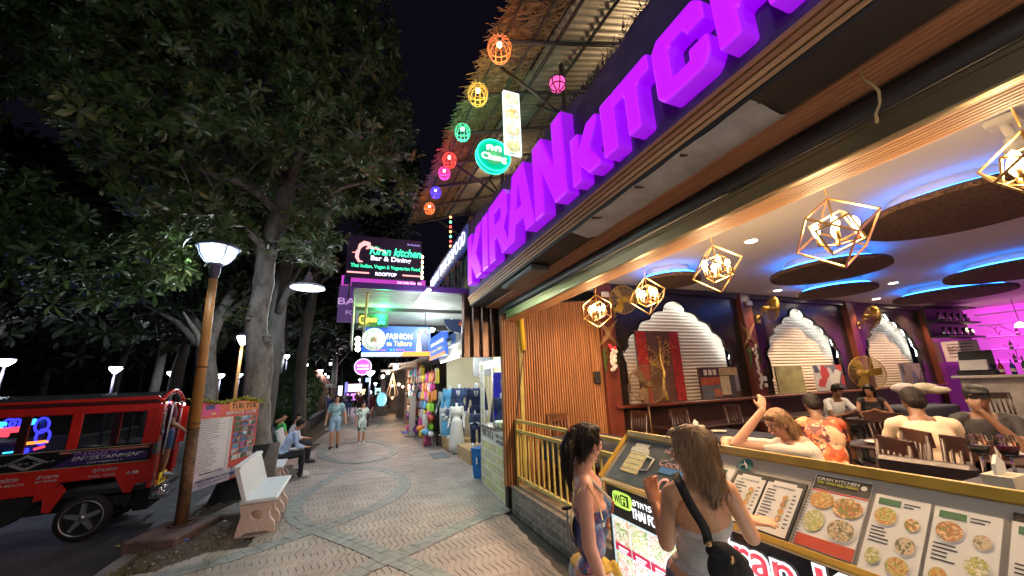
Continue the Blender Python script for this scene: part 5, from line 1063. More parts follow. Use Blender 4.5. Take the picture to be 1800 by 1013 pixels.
# chalk style drinks board at the left end of the slope
sq(2.80, .07, 1.93, .93, .006, 'drinks_board', mat('chalk_board', (.06, .075, .085), .4, var=(9, .5)))
cw = mat('chalk_white', (.45, .47, .42), .7, var=(40, .3)); cy_ = mat('chalk_yellow', (.55, .5, .25), .7, var=(40, .3)); cp_ = mat('chalk_pink', (.55, .3, .3), .7)
def stext(s, y, f, w, h, m, d=.010, shear=0, off=0): return text(s, sp(y, f, d), -YY, su, w, h, m, ms, ext=.001, shear=shear, off=off)
g = MB(); 
for (yy, f, w, h) in ((2.60, .52, .20, .46),): 
    sq(yy + w / 2, f - h / 2, yy - w / 2, f + h / 2, .009, 'chalk_beer', cy_)
sq(2.71, .24, 2.51, .33, .0105, 'chalk_foam', cw); sq(2.69, .14, 2.54, .25, .0095, 'chalk_foam', cw)
MB().path([sp(2.50, .38, .01), sp(2.42, .40, .01), sp(2.42, .62, .01), sp(2.50, .66, .01)], .008, 4).build('chalk_handle', cw, ms)
for k in range(4): sq(2.685, .36 + k * .1, 2.52, .375 + k * .1, .0105, 'chalk_line', cw)
stext('HAPPY HOUR', 2.19, .20, .34, .04, cp_); stext('Any', 2.20, .31, .14, .05, cy_, shear=.3); stext('Cocktails', 2.18, .42, .34, .05, cp_, shear=.3); sq(2.32, .49, 2.04, .60, .0095, 'blue_brush', mat('chalk_blue', (.03, .16, .4), .6)); stext('100', 2.2, .80, .26, .12, cp_, off=.02)
# menus on the slope
mfood = [cells('dish_%d' % i, c, 42, 0) for i, c in enumerate([[(.5, .2, .04), (.62, .35, .08), (.35, .12, .02), (.7, .5, .2), (.2, .3, .05)], [(.6, .3, .05), (.7, .55, .3), (.4, .1, .03), (.15, .25, .05)], [(.2, .08, .03), (.5, .3, .15), (.6, .5, .35), (.1, .1, .05)], [(.45, .4, .1), (.6, .5, .2), (.25, .3, .05), (.7, .65, .5)]])]
def disc(y, f, r, m, d=.012, ry=None, name='dish_picture'):
    ry = ry or r; pts = [sp(y + math.cos(a) * ry, f, d) + su * math.sin(a) * r for a in np.linspace(0, 2 * PI, 25)[:-1]]; return MB().add(pts, [tuple(range(24))]).build(name, m, ms)
def lines(y0, f0, n, w, st=.045):
    for k in range(n): sq(y0, f0 + k * st, y0 - w * random.uniform(.6, 1), f0 + k * st + .012, .0115, 'text_line', btx)
mgr = mat('print_dark_green', (.02, .12, .05), .5)
# round green logo
disc(1.73, .17, .045, mat('logo_green', (.01, .13, .13), .5), .008, name='round_logo'); MB().path([sp(1.755, .21, .012), sp(1.73, .15, .012), sp(1.705, .22, .012)], .004, 4).build('logo_stroke', m_paper, ms); MB().path([sp(1.745, .11, .012), sp(1.71, .23, .012)], .004, 4).build('logo_stroke', m_paper, ms)
# open black menu book with two pages
for y0, y1 in ((1.748, 1.578), (1.565, 1.39)):
    sq(y0 + .012, .26, y1 - .012, .97, .009, 'menu_cover', m_dark, th=.008); sq(y0, .33, y1, .95, .0105, 'menu_page', m_paper); sq(y0 - .03, .30, y1 + .03, .345, .0103, 'menu_page_top', m_paper)
    stext('RECOMMENDED', (y0 + y1) / 2, .375, .11, .010, btx); lines(y0 - .012, .42, 11, .07, .042); lines(y1 + .03, .44, 9, .02, .05)
    for k in range(4): disc((y0 + y1) / 2 - .028, .50 + k * .085, .017, mfood[k % 2], .0125, .014)
sq(1.90, .27, 1.775, .95, .0085, 'menu_page', m_paper); sq(1.89, .30, 1.82, .35, .0112, 'green_tab', mgr); lines(1.885, .42, 9, .08, .055)
# laminated picture menu with spiral
y0, y1 = 1.355, 1.125
sq(y0, .10, y1, .96, .010, 'picture_menu', m_paper, th=.006); sq(y0 - .005, .11, y1 + .0, .28, .0112, 'black_header', m_dark); stext('KIRAN KITCHEN', 1.255, .155, .17, .016, m_paper, .013); stext('THAI  FOOD AND INDIAN', 1.255, .20, .17, .016, mat('print_lime', (.5, .5, .05), .5), .013); disc(1.15, .18, .012, m_paper, .0125, name='logo_dot')
sq(y0 - .005, .29, y1, .305, .0112, 'red_rule', bred)
for (yy, f, r, ry, i) in ((1.295, .41, .045, .050, 0), (1.19, .44, .05, .058, 1), (1.30, .66, .055, .042, 3), (1.19, .69, .050, .050, 2)): disc(yy, f, r, mfood[i], .0125, ry)
disc(1.19, .69, .057, m_paper, .0118, .057, name='plate'); sq(y0 - .005, .83, y1, .955, .0112, 'red_footer', mat('print_red', (.5, .06, .03), .5))
for k in range(22): MB().path([sp(y0 + .01, .14 + k * .037, .0), sp(y0 + .0, .14 + k * .037, .017), sp(y0 - .012, .14 + k * .037, .008)], .002, 4).build('spiral_ring', m_steel, ms)
# white double sheets with dishes
for (y0, y1, s) in ((1.105, .93, 0), (.918, .745, 1), (.725, .54, 2), (.52, .34, 0), (.32, .12, 1), (.10, -.1, 0), (-.12, -.32, 1)):
    if s == 2: sq(y0, .12, y1, .97, .009, 'menu_cover', m_dark, th=.008)
    sq(y0, .20, y1, .985, .0105, 'menu_sheet', m_paper); sq(y0 - .015, .235, (y0 + y1) / 2, .30, .0118, 'green_tab', mgr); lines((y0 + y1) / 2 - .01, .25, 2, .05, .03)
    for k, (a, f, r, ry) in enumerate([(.28, .42, .040, .036), (.76, .45, .028, .022), (.72, .66, .036, .030), (.22, .83, .034, .024), (.66, .86, .036, .034)][:5 if s != 2 else 0]): disc(y0 + (y1 - y0) * a, f, r, mfood[(k + s) % 4], .0128, ry); disc(y0 + (y1 - y0) * a, f, r * 1.15, mat('plate_white', (.7, .68, .64), .4), .0121, ry * 1.12, name='plate')
    lines(y0 - .012, .54, 5, .065, .035)
# seven centimetre gap rail and lit front: WiFi, dish tiles, name
xf = 1.913; m_lit = glow('lit_panel_white', (.75, .95, 1.0), .95)
def fq(y0, z0, y1, z1, d, name, m, parent=None): return MB().bb((xf - d - .002, y1, z0), (xf - d, y0, z1)).build(name, m, parent or ms)
fq(2.80, .05, 1.80, .88, .001, 'lit_panel', glow('lit_panel_dim', (.75, .95, 1.0), .5))
wl = fill_loops([[(.0 + .03 * (1 - math.cos(a)) if False else .115 + .115 * (abs(math.cos(a)) ** .5) * (1 if math.cos(a) > 0 else -1), .055 + .055 * (abs(math.sin(a)) ** .5) * (1 if math.sin(a) > 0 else -1)) for a in np.linspace(0, 2 * PI, 33)[:-1]]], (xf - .003, 2.76, .955), -YY, ZZ, (-.003, 0, 0), 'wifi_badge', glow('wifi_lime', (.55, .85, .12), .8), ms)
text('Wi', (xf - .008, 2.70, 1.01), -YY, ZZ, .075, .06, btx, ms, off=.02); fq(2.655, .975, 2.565, 1.05, .0075, 'wifi_box', m_dark); text('Fi', (xf - .0115, 2.61, 1.012), -YY, ZZ, .055, .055, glow('wifi_lime', (.55, .85, .12), .8), ms, off=.02)
text('อาหารไทย', (xf - .005, 2.36, 1.035), -YY, ZZ, .32, .055, glow('sign_white', (1, 1, 1), 1.0), ms); text('THAI FOOD', (xf - .005, 2.36, .955), -YY, ZZ, .36, .065, glow('sign_white', (1, 1, 1), 1.0), ms, off=.025)
lf = [cells('lit_dish_%d' % i, c, 30, .85) for i, c in enumerate([[(.8, .8, .7), (.5, .45, .3), (.75, .85, .8), (.6, .25, .12), (.35, .3, .2)], [(.85, .85, .8), (.3, .2, .1), (.8, .75, .6), (.2, .3, .1)], [(.75, .6, .5), (.9, .9, .85), (.5, .1, .08), (.8, .8, .7)], [(.7, .75, .6), (.9, .9, .85), (.25, .35, .12), (.8, .7, .4)]])]
lrd = glow('lit_red', (.55, .02, .08), .7); lgn = glow('lit_green', (.02, .30, .2), .6)
for c_ in range(5):
    for r in range(4):
        y0_ = 2.775 - c_ * .195; z1_ = .87 - r * .235
        fq(y0_, z1_ - .17, y0_ - .185, z1_, .004, 'dish_tile', lf[(c_ + r) % 4]); fq(y0_, z1_ - .225, y0_ - .185, z1_ - .172, .004, 'name_strip', lgn if (r % 2 and c_ < 4) else lrd)
        pts = [V((xf - .0075, y0_ - .0925 + math.cos(a) * .07, z1_ - .085 + math.sin(a) * .06)) for a in np.linspace(0, 2 * PI, 21)[:-1]]; MB().add(pts, [tuple(range(20))]).build('plate', lf[(c_ * 2 + r + 1) % 4], ms)
        for k in range(2): fq(y0_ - .04, z1_ - .20 - k * .018, y0_ - .15 + k * .02, z1_ - .192 - k * .018, .0065, 'caption', glow('sign_white', (1, 1, 1), .8))
fq(1.78, .05, -1.1, .80, .001, 'lit_panel', glow('lit_panel_dim', (.75, .95, 1.0), .5))
nm = text('Kiran Kitchen', (xf - .006, 1.22, 1.0), -YY, ZZ, 1.42, .175, glow('name_white', (1, 1, 1), 1.0), ms, ext=.001, off=.06); text('Kiran Kitchen', (xf - .010, 1.22, 1.0), -YY, ZZ, 1.385, .15, glow('name_red', (.75, .06, .09), .8), ms, ext=.001, off=.012)
for k in range(8):
    y0_ = 1.74 - k * .33; fq(y0_, .1, y0_ - .31, .78, .004, 'dish_tile', lf[k % 4]); pts = [V((xf - .0075, y0_ - .155 + math.cos(a) * .13, .62 + math.sin(a) * .12)) for a in np.linspace(0, 2 * PI, 25)[:-1]]; MB().add(pts, [tuple(range(24))]).build('plate', cells('lit_plate_%d' % (k % 2), [[(.7, .7, .65), (.5, .1, .06), (.85, .85, .8), (.55, .2, .1)], [(.75, .8, .8), (.6, .55, .45), (.4, .3, .2), (.9, .9, .88)]][k % 2], 20, .8), ms)
lamp('lamp_light', (1.72, 2.3, .5), 5, (.8, .95, 1), .25, ms); lamp('lamp_light', (1.72, .9, .5), 5, (.8, .95, 1), .25, ms)
# ================================================================ awning, hanging signs and shops beyond the restaurant
aw = thing('street_awning', 'corrugated white awning with a dark violet lit front beam over the pavement', 'awning', (.7, 7, 3.4))
MB().bb((-.20, 6.26, 3.46), (1.70, 6.32, 3.56), .006).build('front_beam', mat('violet_dark_beam', (.09, .03, .2), .45), aw)
for k in range(9):
    ya = 6.33 + k * .25; g = MB(); vs = []; n = 12
    for i in range(n + 1): y = ya + .248 * i / n; z = 3.475 - (y - 6.33) * .10 + .024 * math.sin(i / n * 4 * PI); vs += [(-.14, y, z), (2.5, y, z)]
    g.add(vs, [(2 * i, 2 * i + 1, 2 * i + 3, 2 * i + 2) for i in range(n)], True); g.build('roof_sheet', m_corrw, aw, fix=False)
for k in range(22): MB().bb((-.165, 6.33, 3.44 - k * .042), (-.14, 7.3, 3.47 - k * .042), .003).build('side_louvre', m_corrw, aw)
MB().tube((.05, 6.4, 3.42), (.03, 7.6, 2.75), .022).build('yellow_brace', m_yel, aw); MB().bb((-.16, 8.5, 3.12), (2.5, 8.56, 3.24)).build('rear_beam', m_beam, aw); MB().bb((-.16, 7.28, 3.30), (2.5, 7.32, 3.36)).build('purlin', m_beam, aw)
for x in (-.15,): MB().tube((x, 6.35, 3.5), (x, 8.5, 3.2), .02).build('edge_tube', m_beam, aw)
def tubelight(lab, a, b_, es=16, pw=45):
    c = (V(a) + V(b_)) / 2; t = thing('tube_light', lab, 'tube light', c, 0, 'white tube lights of the shops'); MB().tube(a, b_, .022, None, 10).build('tube', glow('tube_white', (.9, 1, 1), es), t)
    MB().tube(V(a) + ZZ * .035, V(b_) + ZZ * .035, .03, None, 4, smooth=False).build('batten', m_white, t); lamp('lamp_light', c - ZZ * .08, pw, (.9, 1, .98), .25, t)
tubelight('white tube light slanting under the corrugated awning', PZ(755, 510, 3.32), PZ(731, 537, 3.30), 12, 16)
t = thing('pavement_light', 'white ceiling bulkhead light under the awning near the tailor sign', 'lamp', (1.5, 8.2, 3.1)); 
MB().lathe([(.09, 0), (.07, -.06), (0, -.08)], PZ(757, 578, 3.05), 14).build('bulb', m_lampin, t)
p = PZ(757, 578, 2.95); lamp('lamp_light', p, 28, (.95, 1, .95), .1, t)
t = thing('junction_box', 'grey switch box with loose cables under the awning rear beam', 'junction box', PY(708, 547, 8.4)); p = PY(708, 547, 8.45); MB().box(p, (.3, .08, .11), None, .01).build('box', m_conc, t)
for k in range(9): q = p + V((-.15 + .02 * k, 0, -.05)); MB().path([q, q + V((random.uniform(-.5, .3), .1, -.25)), q + V((random.uniform(-.3, .5), .2, -.15)), q + V((random.uniform(-.4, .9), .1, random.uniform(-.1, .1)))], .007, 4).build('cable', m_dark, t)
def signbox(name, lab, tl, tr, bl, y, m, d=.09, cat='sign'):
    a, b_, c = PY(*tl, y), PY(*tr, y), PY(*bl, y); t = thing(name, lab, cat, ((a.x + b_.x) / 2, y, c.z)); g = MB(); z0, z1 = c.z, a.z; g.bb((a.x, y, z0), (b_.x, y + d, z1)); g.build('panel', m, t); return t, a.x, b_.x, z0, z1
# tailor banner
sy = 7.5; t, x0, x1, z0, z1 = signbox('tailor_sign', 'blue lit FASHION tailors sign hanging across the pavement', (638, 573), (757, 573), (638, 627), sy, mat('sign_blue', (.02, .06, .35), .35, emit=(.02, .08, .5), es=.9)); w, h = x1 - x0, z1 - z0
gw = glow('sign_white', (1, 1, 1), 1.3); gy = glow('sign_yellow', (1, .8, .1), 1.0); gor = glow('sign_orange', (1, .28, .03), .9)
MB().bb((x0, sy - .004, z0), (x1, sy, z0 + h * .13)).build('white_strip', glow('strip_white', (.75, .85, .95), .9), t); MB().prism([(.56 * w, 0), (w, 0), (w, .15 * h), (.60 * w, .15 * h)], (x0, sy - .008, z0), XX, ZZ, (0, .003, 0)).build('orange_strip', gor, t)
text('FASHION', (x0 + w * .53, sy - .006, z0 + h * .66), XX, ZZ, w * .38, h * .19, gw, t, off=.02); text('m Tailors', (x0 + w * .53, sy - .006, z0 + h * .42), XX, ZZ, w * .36, h * .17, gy, t, off=.02)
text('social media', (x0 + w * .25, sy - .006, z0 + h * .21), XX, ZZ, w * .17, h * .06, gor, t, shear=.2)
for k, c in enumerate([(.1, .7, .2), (.2, .5, 1), (1, .3, .2), (.9, .1, .5), (1, .1, .1)]): MB().lathe([(.016, 0), (0, .002)], (x0 + w * (.41 + k * .045), sy - .004, z0 + h * .21), 12, 'Y').build('icon_dot', glow('icon_%d' % k, c, 1.0), t)
bx = x0 + w * .80
MB().prism([(0, 0), (.10, 0), (.085, .18), (.07, .24), (.065, .34), (.03, .34), (.02, .24)], (bx - .02, sy - .004, z0 + .09), XX, ZZ, (0, -.003, 0)).build('bride_print', glow('bride_white', (.9, .88, .9), .8), t); MB().lathe([(.026, 0), (0, .002)], (bx + .03, sy - .008, z0 + .455), 12, 'Y').build('face_print', mat('face_print', (.5, .25, .15), .5), t)
MB().prism([(.0, 0), (.14, 0), (.13, .18), (.16, .34), (.10, .38), (.04, .38), (-.02, .34)], (bx + .08, sy - .006, z0 + .09), XX, ZZ, (0, -.003, 0)).build('groom_print', mat('groom_navy', (.01, .03, .12), .5), t); MB().lathe([(.028, 0), (0, .002)], (bx + .15, sy - .010, z0 + .50), 12, 'Y').build('face_print', mat('face_print', (.5, .25, .15), .5), t)
MB().bb((x0, sy + .02, z0 - .012), (x1, sy + .1, z0 - .001)).build('frame', m_beam, t)
for xx in (x0 + .1, x1 - .1): MB().tube((xx, sy + .05, z1), (xx, sy + .05, 3.36), .008).build('hanger', m_dark, t)
lamp('lamp_light', ((x0 + x1) / 2, sy - .3, z0 + .1), 6, (.3, .5, 1), .3, t)
# round leaf sign
cy_s = 7.2; p = PY(657, 597, cy_s); r = .205; t = thing('leaf_sign', 'round white sign with a coloured leaf hanging before the blue tailor sign', 'sign', p)
MB().lathe([(r, -.03), (r, .03)], p, 32, 'Y').build('drum', mat('drum_grey', (.3, .3, .28), .4), t); MB().lathe([(r * .98, .031), (0, .033)], p, 32, 'Y').build('face', glow('round_face', (.85, .95, .85), .75), t); MB().path([p + V((math.cos(a) * r * .67, -.036, math.sin(a) * r * .67)) for a in np.linspace(0, 2 * PI, 33)[:-1]], .004, 4, True).build('inner_ring', mgr, t)
lc = [(.1, .35, .08), (.6, .45, .05), (.6, .12, .03), (.35, .2, .05), (.1, .3, .08), (.5, .1, .05), (.2, .4, .1)]
for k in range(7):
    a = R_(90 + (k - 3) * 33); l = r * (.62 - abs(k - 3) * .08); d = V((math.cos(a), 0, math.sin(a))); s = V((-d.z, 0, d.x)); o_ = p + V((0, -.037 - k * .0008, -.04)); MB().add([o_, o_ + d * l * .5 + s * l * .13, o_ + d * l, o_ + d * l * .5 - s * l * .13], [(0, 1, 2, 3)]).build('leaf_blade', mat('leafprint_%d' % k, lc[k], .5), t)
for s_, a0 in (('PARISH', 90), ('CANNABIS', 270)):
    for i, ch in enumerate(s_):
        aa = R_(a0 - (i - (len(s_) - 1) / 2) * 17) if a0 == 90 else R_(a0 + (i - (len(s_) - 1) / 2) * 14); d = V((math.cos(aa), 0, math.sin(aa))); up = d if a0 == 90 else -d; rt_ = V((up.z, 0, -up.x)); text(ch, p + d * r * .82 + V((0, -.036, 0)), rt_, up, .032, .036, btx, t, ext=.001, off=.01, keep=True)
# open neon with green leaf
t = thing('open_neon', 'yellow Open neon sign with a green glowing leaf', 'neon sign', PY(655, 563, 7.35)); a, b_ = PY(631, 551, 7.4), PY(682, 576, 7.4); MB().bb((a.x, 7.4, b_.z), (b_.x, 7.42, a.z)).build('back_plate', mat('neon_plate', (.02, .05, .03), .3), t)
gyn = glow('neon_yellow', (1, .62, .05), 3.2); ggn = glow('neon_green', (.05, 1, .35), 3.0); cx_, cz_ = a.x + .17, (a.z + b_.z) / 2
MB().path([(cx_ - .10 + .055 * math.cos(q), 7.38, cz_ + .01 + .07 * math.sin(q)) for q in np.linspace(0, 2 * PI, 15)[:-1]], .008, 5, True).build('neon_letter', gyn, t)
text('pen', (cx_ + .05, 7.375, cz_ - .015), XX, ZZ, .19, .11, gyn, t, ext=.01, shear=.3, off=.01)
for k in range(7):
    q = R_(90 + (k - 3) * 34); l = .105 - abs(k - 3) * .012; d = V((math.cos(q), 0, math.sin(q))); s = V((-d.z, 0, d.x)); o_ = V((b_.x - .12, 7.38 - k * .001, cz_ - .05)); MB().path([o_, o_ + d * l * .5 + s * l * .17, o_ + d * l, o_ + d * l * .5 - s * l * .17], .006, 4, True).build('neon_leaf', ggn, t)
lamp('lamp_light', (b_.x - .12, 7.2, cz_ + .16), 24, (.05, 1, .3), .1, t); lamp('lamp_light', (cx_ - .05, 7.25, cz_), 3, (1, .6, .1), .1, t)
# Kiran kitchen rooftop sign
sy = 9.0; t, x0, x1, z0, z1 = signbox('rooftop_led_sign', 'black LED sign reading Kiran kitchen Bar and Dining above the awning', (612, 412), (742, 416), (612, 486), sy, mat('led_black', (.008, .006, .014), .5, emit=(.03, .01, .07), es=.12)); w, h = x1 - x0, z1 - z0
lg = glow('led_green', (.05, 1, .45), 1.6); lw_ = glow('led_white', (.85, .8, 1), 1.7); lp_ = glow('led_coral', (1, .35, .35), 1.4)
text('Kiran kitchen', (x0 + w * .64, sy - .01, z0 + h * .66), XX, ZZ, w * .70, h * .20, lg, t, shear=.25, off=.02); text('Bar & Dining', (x0 + w * .58, sy - .01, z0 + h * .46), XX, ZZ, w * .54, h * .15, lw_, t, off=.02)
text('Thai Indian, Vegan & Vegetarian Food', (x0 + w * .52, sy - .01, z0 + h * .26), XX, ZZ, w * .92, h * .11, lg, t, off=.015); text('ROOFTOP', (x0 + w * .52, sy - .01, z0 + h * .10), XX, ZZ, w * .28, h * .085, lw_, t, off=.03); text('One Stop Studio', (x0 + w * .88, sy - .01, z0 + h * .88), XX, ZZ, w * .18, h * .05, glow('led_blue', (.4, .4, 1), 1.2), t)
for a_, b2 in ((.02, .30), (.74, .99)): MB().bb((x0 + w * a_, sy - .008, z0 + h * .09), (x0 + w * b2, sy - .003, z0 + h * .125)).build('coral_bar', lp_, t)
# coral profile swirl with chef hat, left of the words
q0 = V((x0 + w * .16, sy - .012, z0 + h * .62)); 
for pts, rr in (([(.10, -.30), (0, -.30), (-.06, -.18), (-.05, -.02), (0, .06)], [.015, .035, .05, .05, .03]), ([(-.19, -.06), (-.08, -.05), (0, -.03)], [.008, .018, .03]), ([(-.02, .06), (.02, .16), (.12, .24), (.22, .22), (.26, .12), (.16, .08)], [.04, .07, .08, .07, .05, .02]), ([(.2, .13), (.4, .11), (.6, .07), (.7, .0)], [.03, .03, .02, .008])):
    MB().path([q0 + V((a_ * .85, -.001 * i, b2 * .85)) for i, (a_, b2) in enumerate(pts)], [r_ * .8 for r_ in rr], 6).build('coral_swirl', lp_, t)
for xx in (x0 + .1, x1 - .1): MB().tube((xx, sy + .06, z0 - .5), (xx, sy + .06, z0 + .1), .02).build('support', m_beam, t)
t, x0, x1, z0, z1 = signbox('magenta_sign', 'magenta sign strip peeking out under the black LED sign', (601, 484), (748, 486), (601, 500), 9.3, mat('magenta_panel', (.4, .05, .35), .4, emit=(.5, .05, .45), es=.8)); text('Lite Little Gourmet', (x0 + (x1 - x0) * .8, 9.29, (z0 + z1) / 2 + .02), XX, ZZ, (x1 - x0) * .3, .07, lw_, t)
MB().bb((x0 + .05, 9.29, z0), (x0 + .2, 9.298, z1 - .02)).build('navy_patch', bnv, t)
t, x0, x1, z0, z1 = signbox('bar_food_sign', 'dark purple BAR FOOD sign half hidden behind the awning side', (597, 500), (652, 500), (597, 566), 9.8, mat('purple_panel', (.10, .05, .17), .5, emit=(.10, .04, .2), es=.25))
text('BAR', (x0 + (x1 - x0) * .42, 9.785, z0 + (z1 - z0) * .55), XX, ZZ, .62, .17, mat('lilac_paint', (.5, .35, .6), .5, emit=(.5, .3, .6), es=.5), t, off=.02); text('FOOD', (x0 + (x1 - x0) * .55, 9.785, z0 + (z1 - z0) * .25), XX, ZZ, .42, .10, mat('lilac_paint', (.5, .35, .6), .5), t, off=.01)
p = PY(638, 645, 15); t = thing('round_purple_sign', 'small round lit purple sign with white rim low under the tailor sign', 'sign', p); MB().lathe([(.30, -.04), (.30, .04), (.27, .045)], p, 28, 'Y', cap=False).build('rim', glow('rim_lilac', (.8, .6, 1), 1.5), t); MB().lathe([(.265, .04), (0, .046)], p, 28, 'Y').build('face', glow('face_purple', (.6, .12, .75), 1.0), t); text('MASSAGE', p + V((0, -.05, .04)), XX, ZZ, .4, .09, glow('rim_lilac', (.8, .6, 1), 1.5), t, off=.02); MB().bb((p.x - .2, 14.945, p.z - .1), (p.x + .2, 14.95, p.z - .06)).build('underline', glow('rim_lilac', (.8, .6, 1), 1.5), t)
# side mounted blue sign along the shop
def fsign(name, lab, tl, tr, bl, x, m):
    a, b_, c = PX(*tl, x), PX(*tr, x), PX(*bl, x); t = thing(name, lab, 'sign', (x, (a.y + b_.y) / 2, c.z)); MB().bb((x, b_.y, c.z), (x + .08, a.y, a.z)).build('panel', m, t); return t, a.y, b_.y, c.z, a.z
t, y0, y1, z0, z1 = fsign('small_tailor_sign', 'smaller blue tailor sign on the shop front under the awning', (756, 596), (783, 586), (756, 634), 2.2, glow('sign_blue2', (.05, .15, .6), .9)); 
text('SUITS & DRESSES', (2.19, (y0 + y1) / 2, z0 + (z1 - z0) * .62), -YY, ZZ, (y0 - y1) * .8, .1, gw, t, off=.01); text('Custom Tailors', (2.19, (y0 + y1) / 2, z0 + (z1 - z0) * .35), -YY, ZZ, (y0 - y1) * .7, .09, gy, t); MB().bb((2.19, y1, z0), (2.198, y0, z0 + .1)).build('orange_strip', gor, t)
# mixed hanging things near the cheek panel
p = PY(806, 560, 8.0); t = thing('round_hanging_sign', 'dark round hanging sign with blue white letters beside the corrugated panel', 'sign', p); MB().lathe([(.32, -.04), (.32, .04)], p, 24, 'Y').build('drum', mat('drum_navy', (.02, .03, .08), .4), t); text('LASSI', p + V((-.05, -.05, .1)), V((.8, 0, .6)), V((-.6, 0, .8)), .36, .09, glow('sign_ice', (.6, .8, 1), 1.4), t, off=.01)
for k in range(3): MB().box(p + V((.04 + .05 * k, -.045, -.12 + .03 * k)), (.07, .01, .1), Matrix.Rotation(.6, 3, 'Y')).build('print_patch', mat('patch_%d' % k, [(.5, .08, .03), (.03, .1, .4), (.4, .3, .05)][k], .5), t)
a = PY(790, 563, 8.6); t = thing('pendant_spot', 'black pendant with a clear bulb over the suit mannequins', 'lamp', a); MB().tube((a.x, a.y, 3.2), a - ZZ * .42, .008).build('rod', m_dark, t); MB().box(a - ZZ * .46, (.12, .08, .06)).build('holder', m_dark, t); MB().ball(a - ZZ * .56, (.05, .05, .07)).build('bulb', mat('clear_bulb', (.6, .6, .55), .1), t)

# ---- pancake stall
ps = thing('pancake_stall', 'white pancake and pad thai stall front covered with food pictures', 'stall', (2.6, 7, 0))
FXs = lambda y: 2.315 + (y - 6.14) * .055
def pq(y0, z0, y1, z1, d, name, m): 
    A = [V((FXs(y) - d, y, z)) for y, z in ((y0, z0), (y1, z0), (y1, z1), (y0, z1))]; B = [p + V((.006, 0, 0)) for p in A]; return MB().add(A + B, [(0, 1, 2, 3), (7, 6, 5, 4), (0, 4, 5, 1), (1, 5, 6, 2), (2, 6, 7, 3), (3, 7, 4, 0)]).build(name, m, ps)
mpw = mat('stall_white', (.66, .66, .64), .4); pq(7.94, .0, 6.16, 1.10, 0, 'front_panel', mpw); pq(7.94, 1.10, 7.62, 2.36, 0, 'picture_column', mpw); pq(6.30, 1.10, 6.16, 2.36, 0, 'post', mpw); pq(7.62, 2.2, 6.30, 2.36, 0, 'header', mpw)
pq(7.05, 1.1, 6.98, 2.2, -.01, 'mullion', m_steel); MB().bb((2.34, 6.2, 1.08), (2.9, 7.9, 1.12)).build('counter', m_steel, ps); MB().bb((3.3, 6.2, 0), (3.34, 8.0, 2.6)).build('inner_wall', mpw, ps)
for k in range(9): MB().bb((3.285, 6.3 + k * .18, 0), (3.3, 6.305 + k * .18, 2.6)).build('panel_joint', m_conc, ps)
for y in (7.96, 6.14): MB().bb((FXs(y) - .005, y - .015, 0), (FXs(y) + .03, y + .015, 2.38)).build('edge_profile', m_steel, ps)
text('PANCAKE &', (FXs(7.4) - .008, 7.40, .975), V((-.055, -1, 0)), ZZ, .82, .13, btx, ps); text('PAD THAI', (FXs(6.6) - .008, 6.58, 1.0), V((-.055, -1, 0)), ZZ, .5, .06, btx, ps); text('APPETIZER', (FXs(6.6) - .008, 6.58, .91), V((-.055, -1, 0)), ZZ, .5, .06, btx, ps)
sf = [cells('stall_food_%d' % i, c, 26) for i, c in enumerate([[(.6, .5, .15), (.7, .65, .4), (.4, .3, .1), (.65, .62, .5)], [(.45, .35, .25), (.3, .2, .12), (.6, .55, .45), (.5, .45, .2)], [(.55, .55, .2), (.7, .6, .2), (.4, .45, .15), (.75, .72, .6)]])]
for r in range(5):
    for c_ in range(7): y = 7.88 - c_ * .24; pq(y, .03 + r * .165, y - .215, .17 + r * .165, .004, 'food_picture', sf[int(rng.integers(3))])
for k in range(7): pq(7.87, 1.14 + k * .17, 7.70, 1.28 + k * .17, .004, 'food_picture', sf[k % 3])
for k, (c, nm) in enumerate([((.7, .05, .2), 'pink'), ((.6, .55, .3), 'cream'), ((.7, .7, .68), 'white')]): tag(MB().box((2.5, 6.45 + k * .25, 1.12 + .06), (.22, .18, .12), None, .02).build('food_tub', mat('tub_%d' % k, c, .4)), '%s tub on the counter of the pancake stall' % nm, 'tub')
lamp('lamp_light', (2.75, 7.0, 2.3), 22, (.95, 1, .95), .2, ps)
# blue bin
t = thing('blue_bin', 'blue plastic bin standing at the end of the pancake stall', 'bin', (2.55, 8.35, 0)); mb_ = mat('bin_blue', (.01, .16, .5), .35)
MB().lathe([(.155, 0), (.17, .1), (.20, .5), (.205, .56)], (2.52, 8.36, 0), 4, smooth=False, cap=True).build('body', mb_, t); MB().lathe([(.225, .56), (.225, .59), (.0, .60)], (2.52, 8.36, 0), 4, smooth=False).build('lid', mb_, t); MB().box((2.40, 8.25, .35), (.004, .12, .12)).build('sticker', m_paper, t)

# ---- shop building shells
sh = thing('tailor_shop', 'cream walled open tailor shop with suits behind the pancake stall', 'shop', (4, 10, 0))
MB().bb((3.9, 8.0, -.1), (4.0, 13.0, 3.4)).build('back_wall', m_shopw, sh); MB().bb((2.75, 12.9, -.1), (4.0, 13.0, 3.3)).build('side_wall', m_shopw, sh); MB().bb((2.5, 8.0, 2.72), (2.6, 13.0, 3.4)).build('fascia', m_shopw, sh); MB().bb((2.4, 8.0, 3.0), (4, 13, 3.06)).build('ceiling', m_ceil, sh)
MB().bb((2.6, 8.6, -.1), (4, 13, .02)).build('shop_floor', mat('shop_tiles', (.45, .42, .38), .3), sh)
for k in range(14): MB().bb((3.88, 8.1 + k * .35, 0), (3.9, 8.3 + k * .35, 3.0)).build('wall_panel', mat('wall_panel_cream', (.62, .52, .33), .5), sh)
MB().bb((2.7, 8.05, 2.1), (2.76, 9.5, 2.72)).build('rolled_shutter', mat('grey_shutter', (.32, .31, .29), .6, var=(2, .2)), sh)
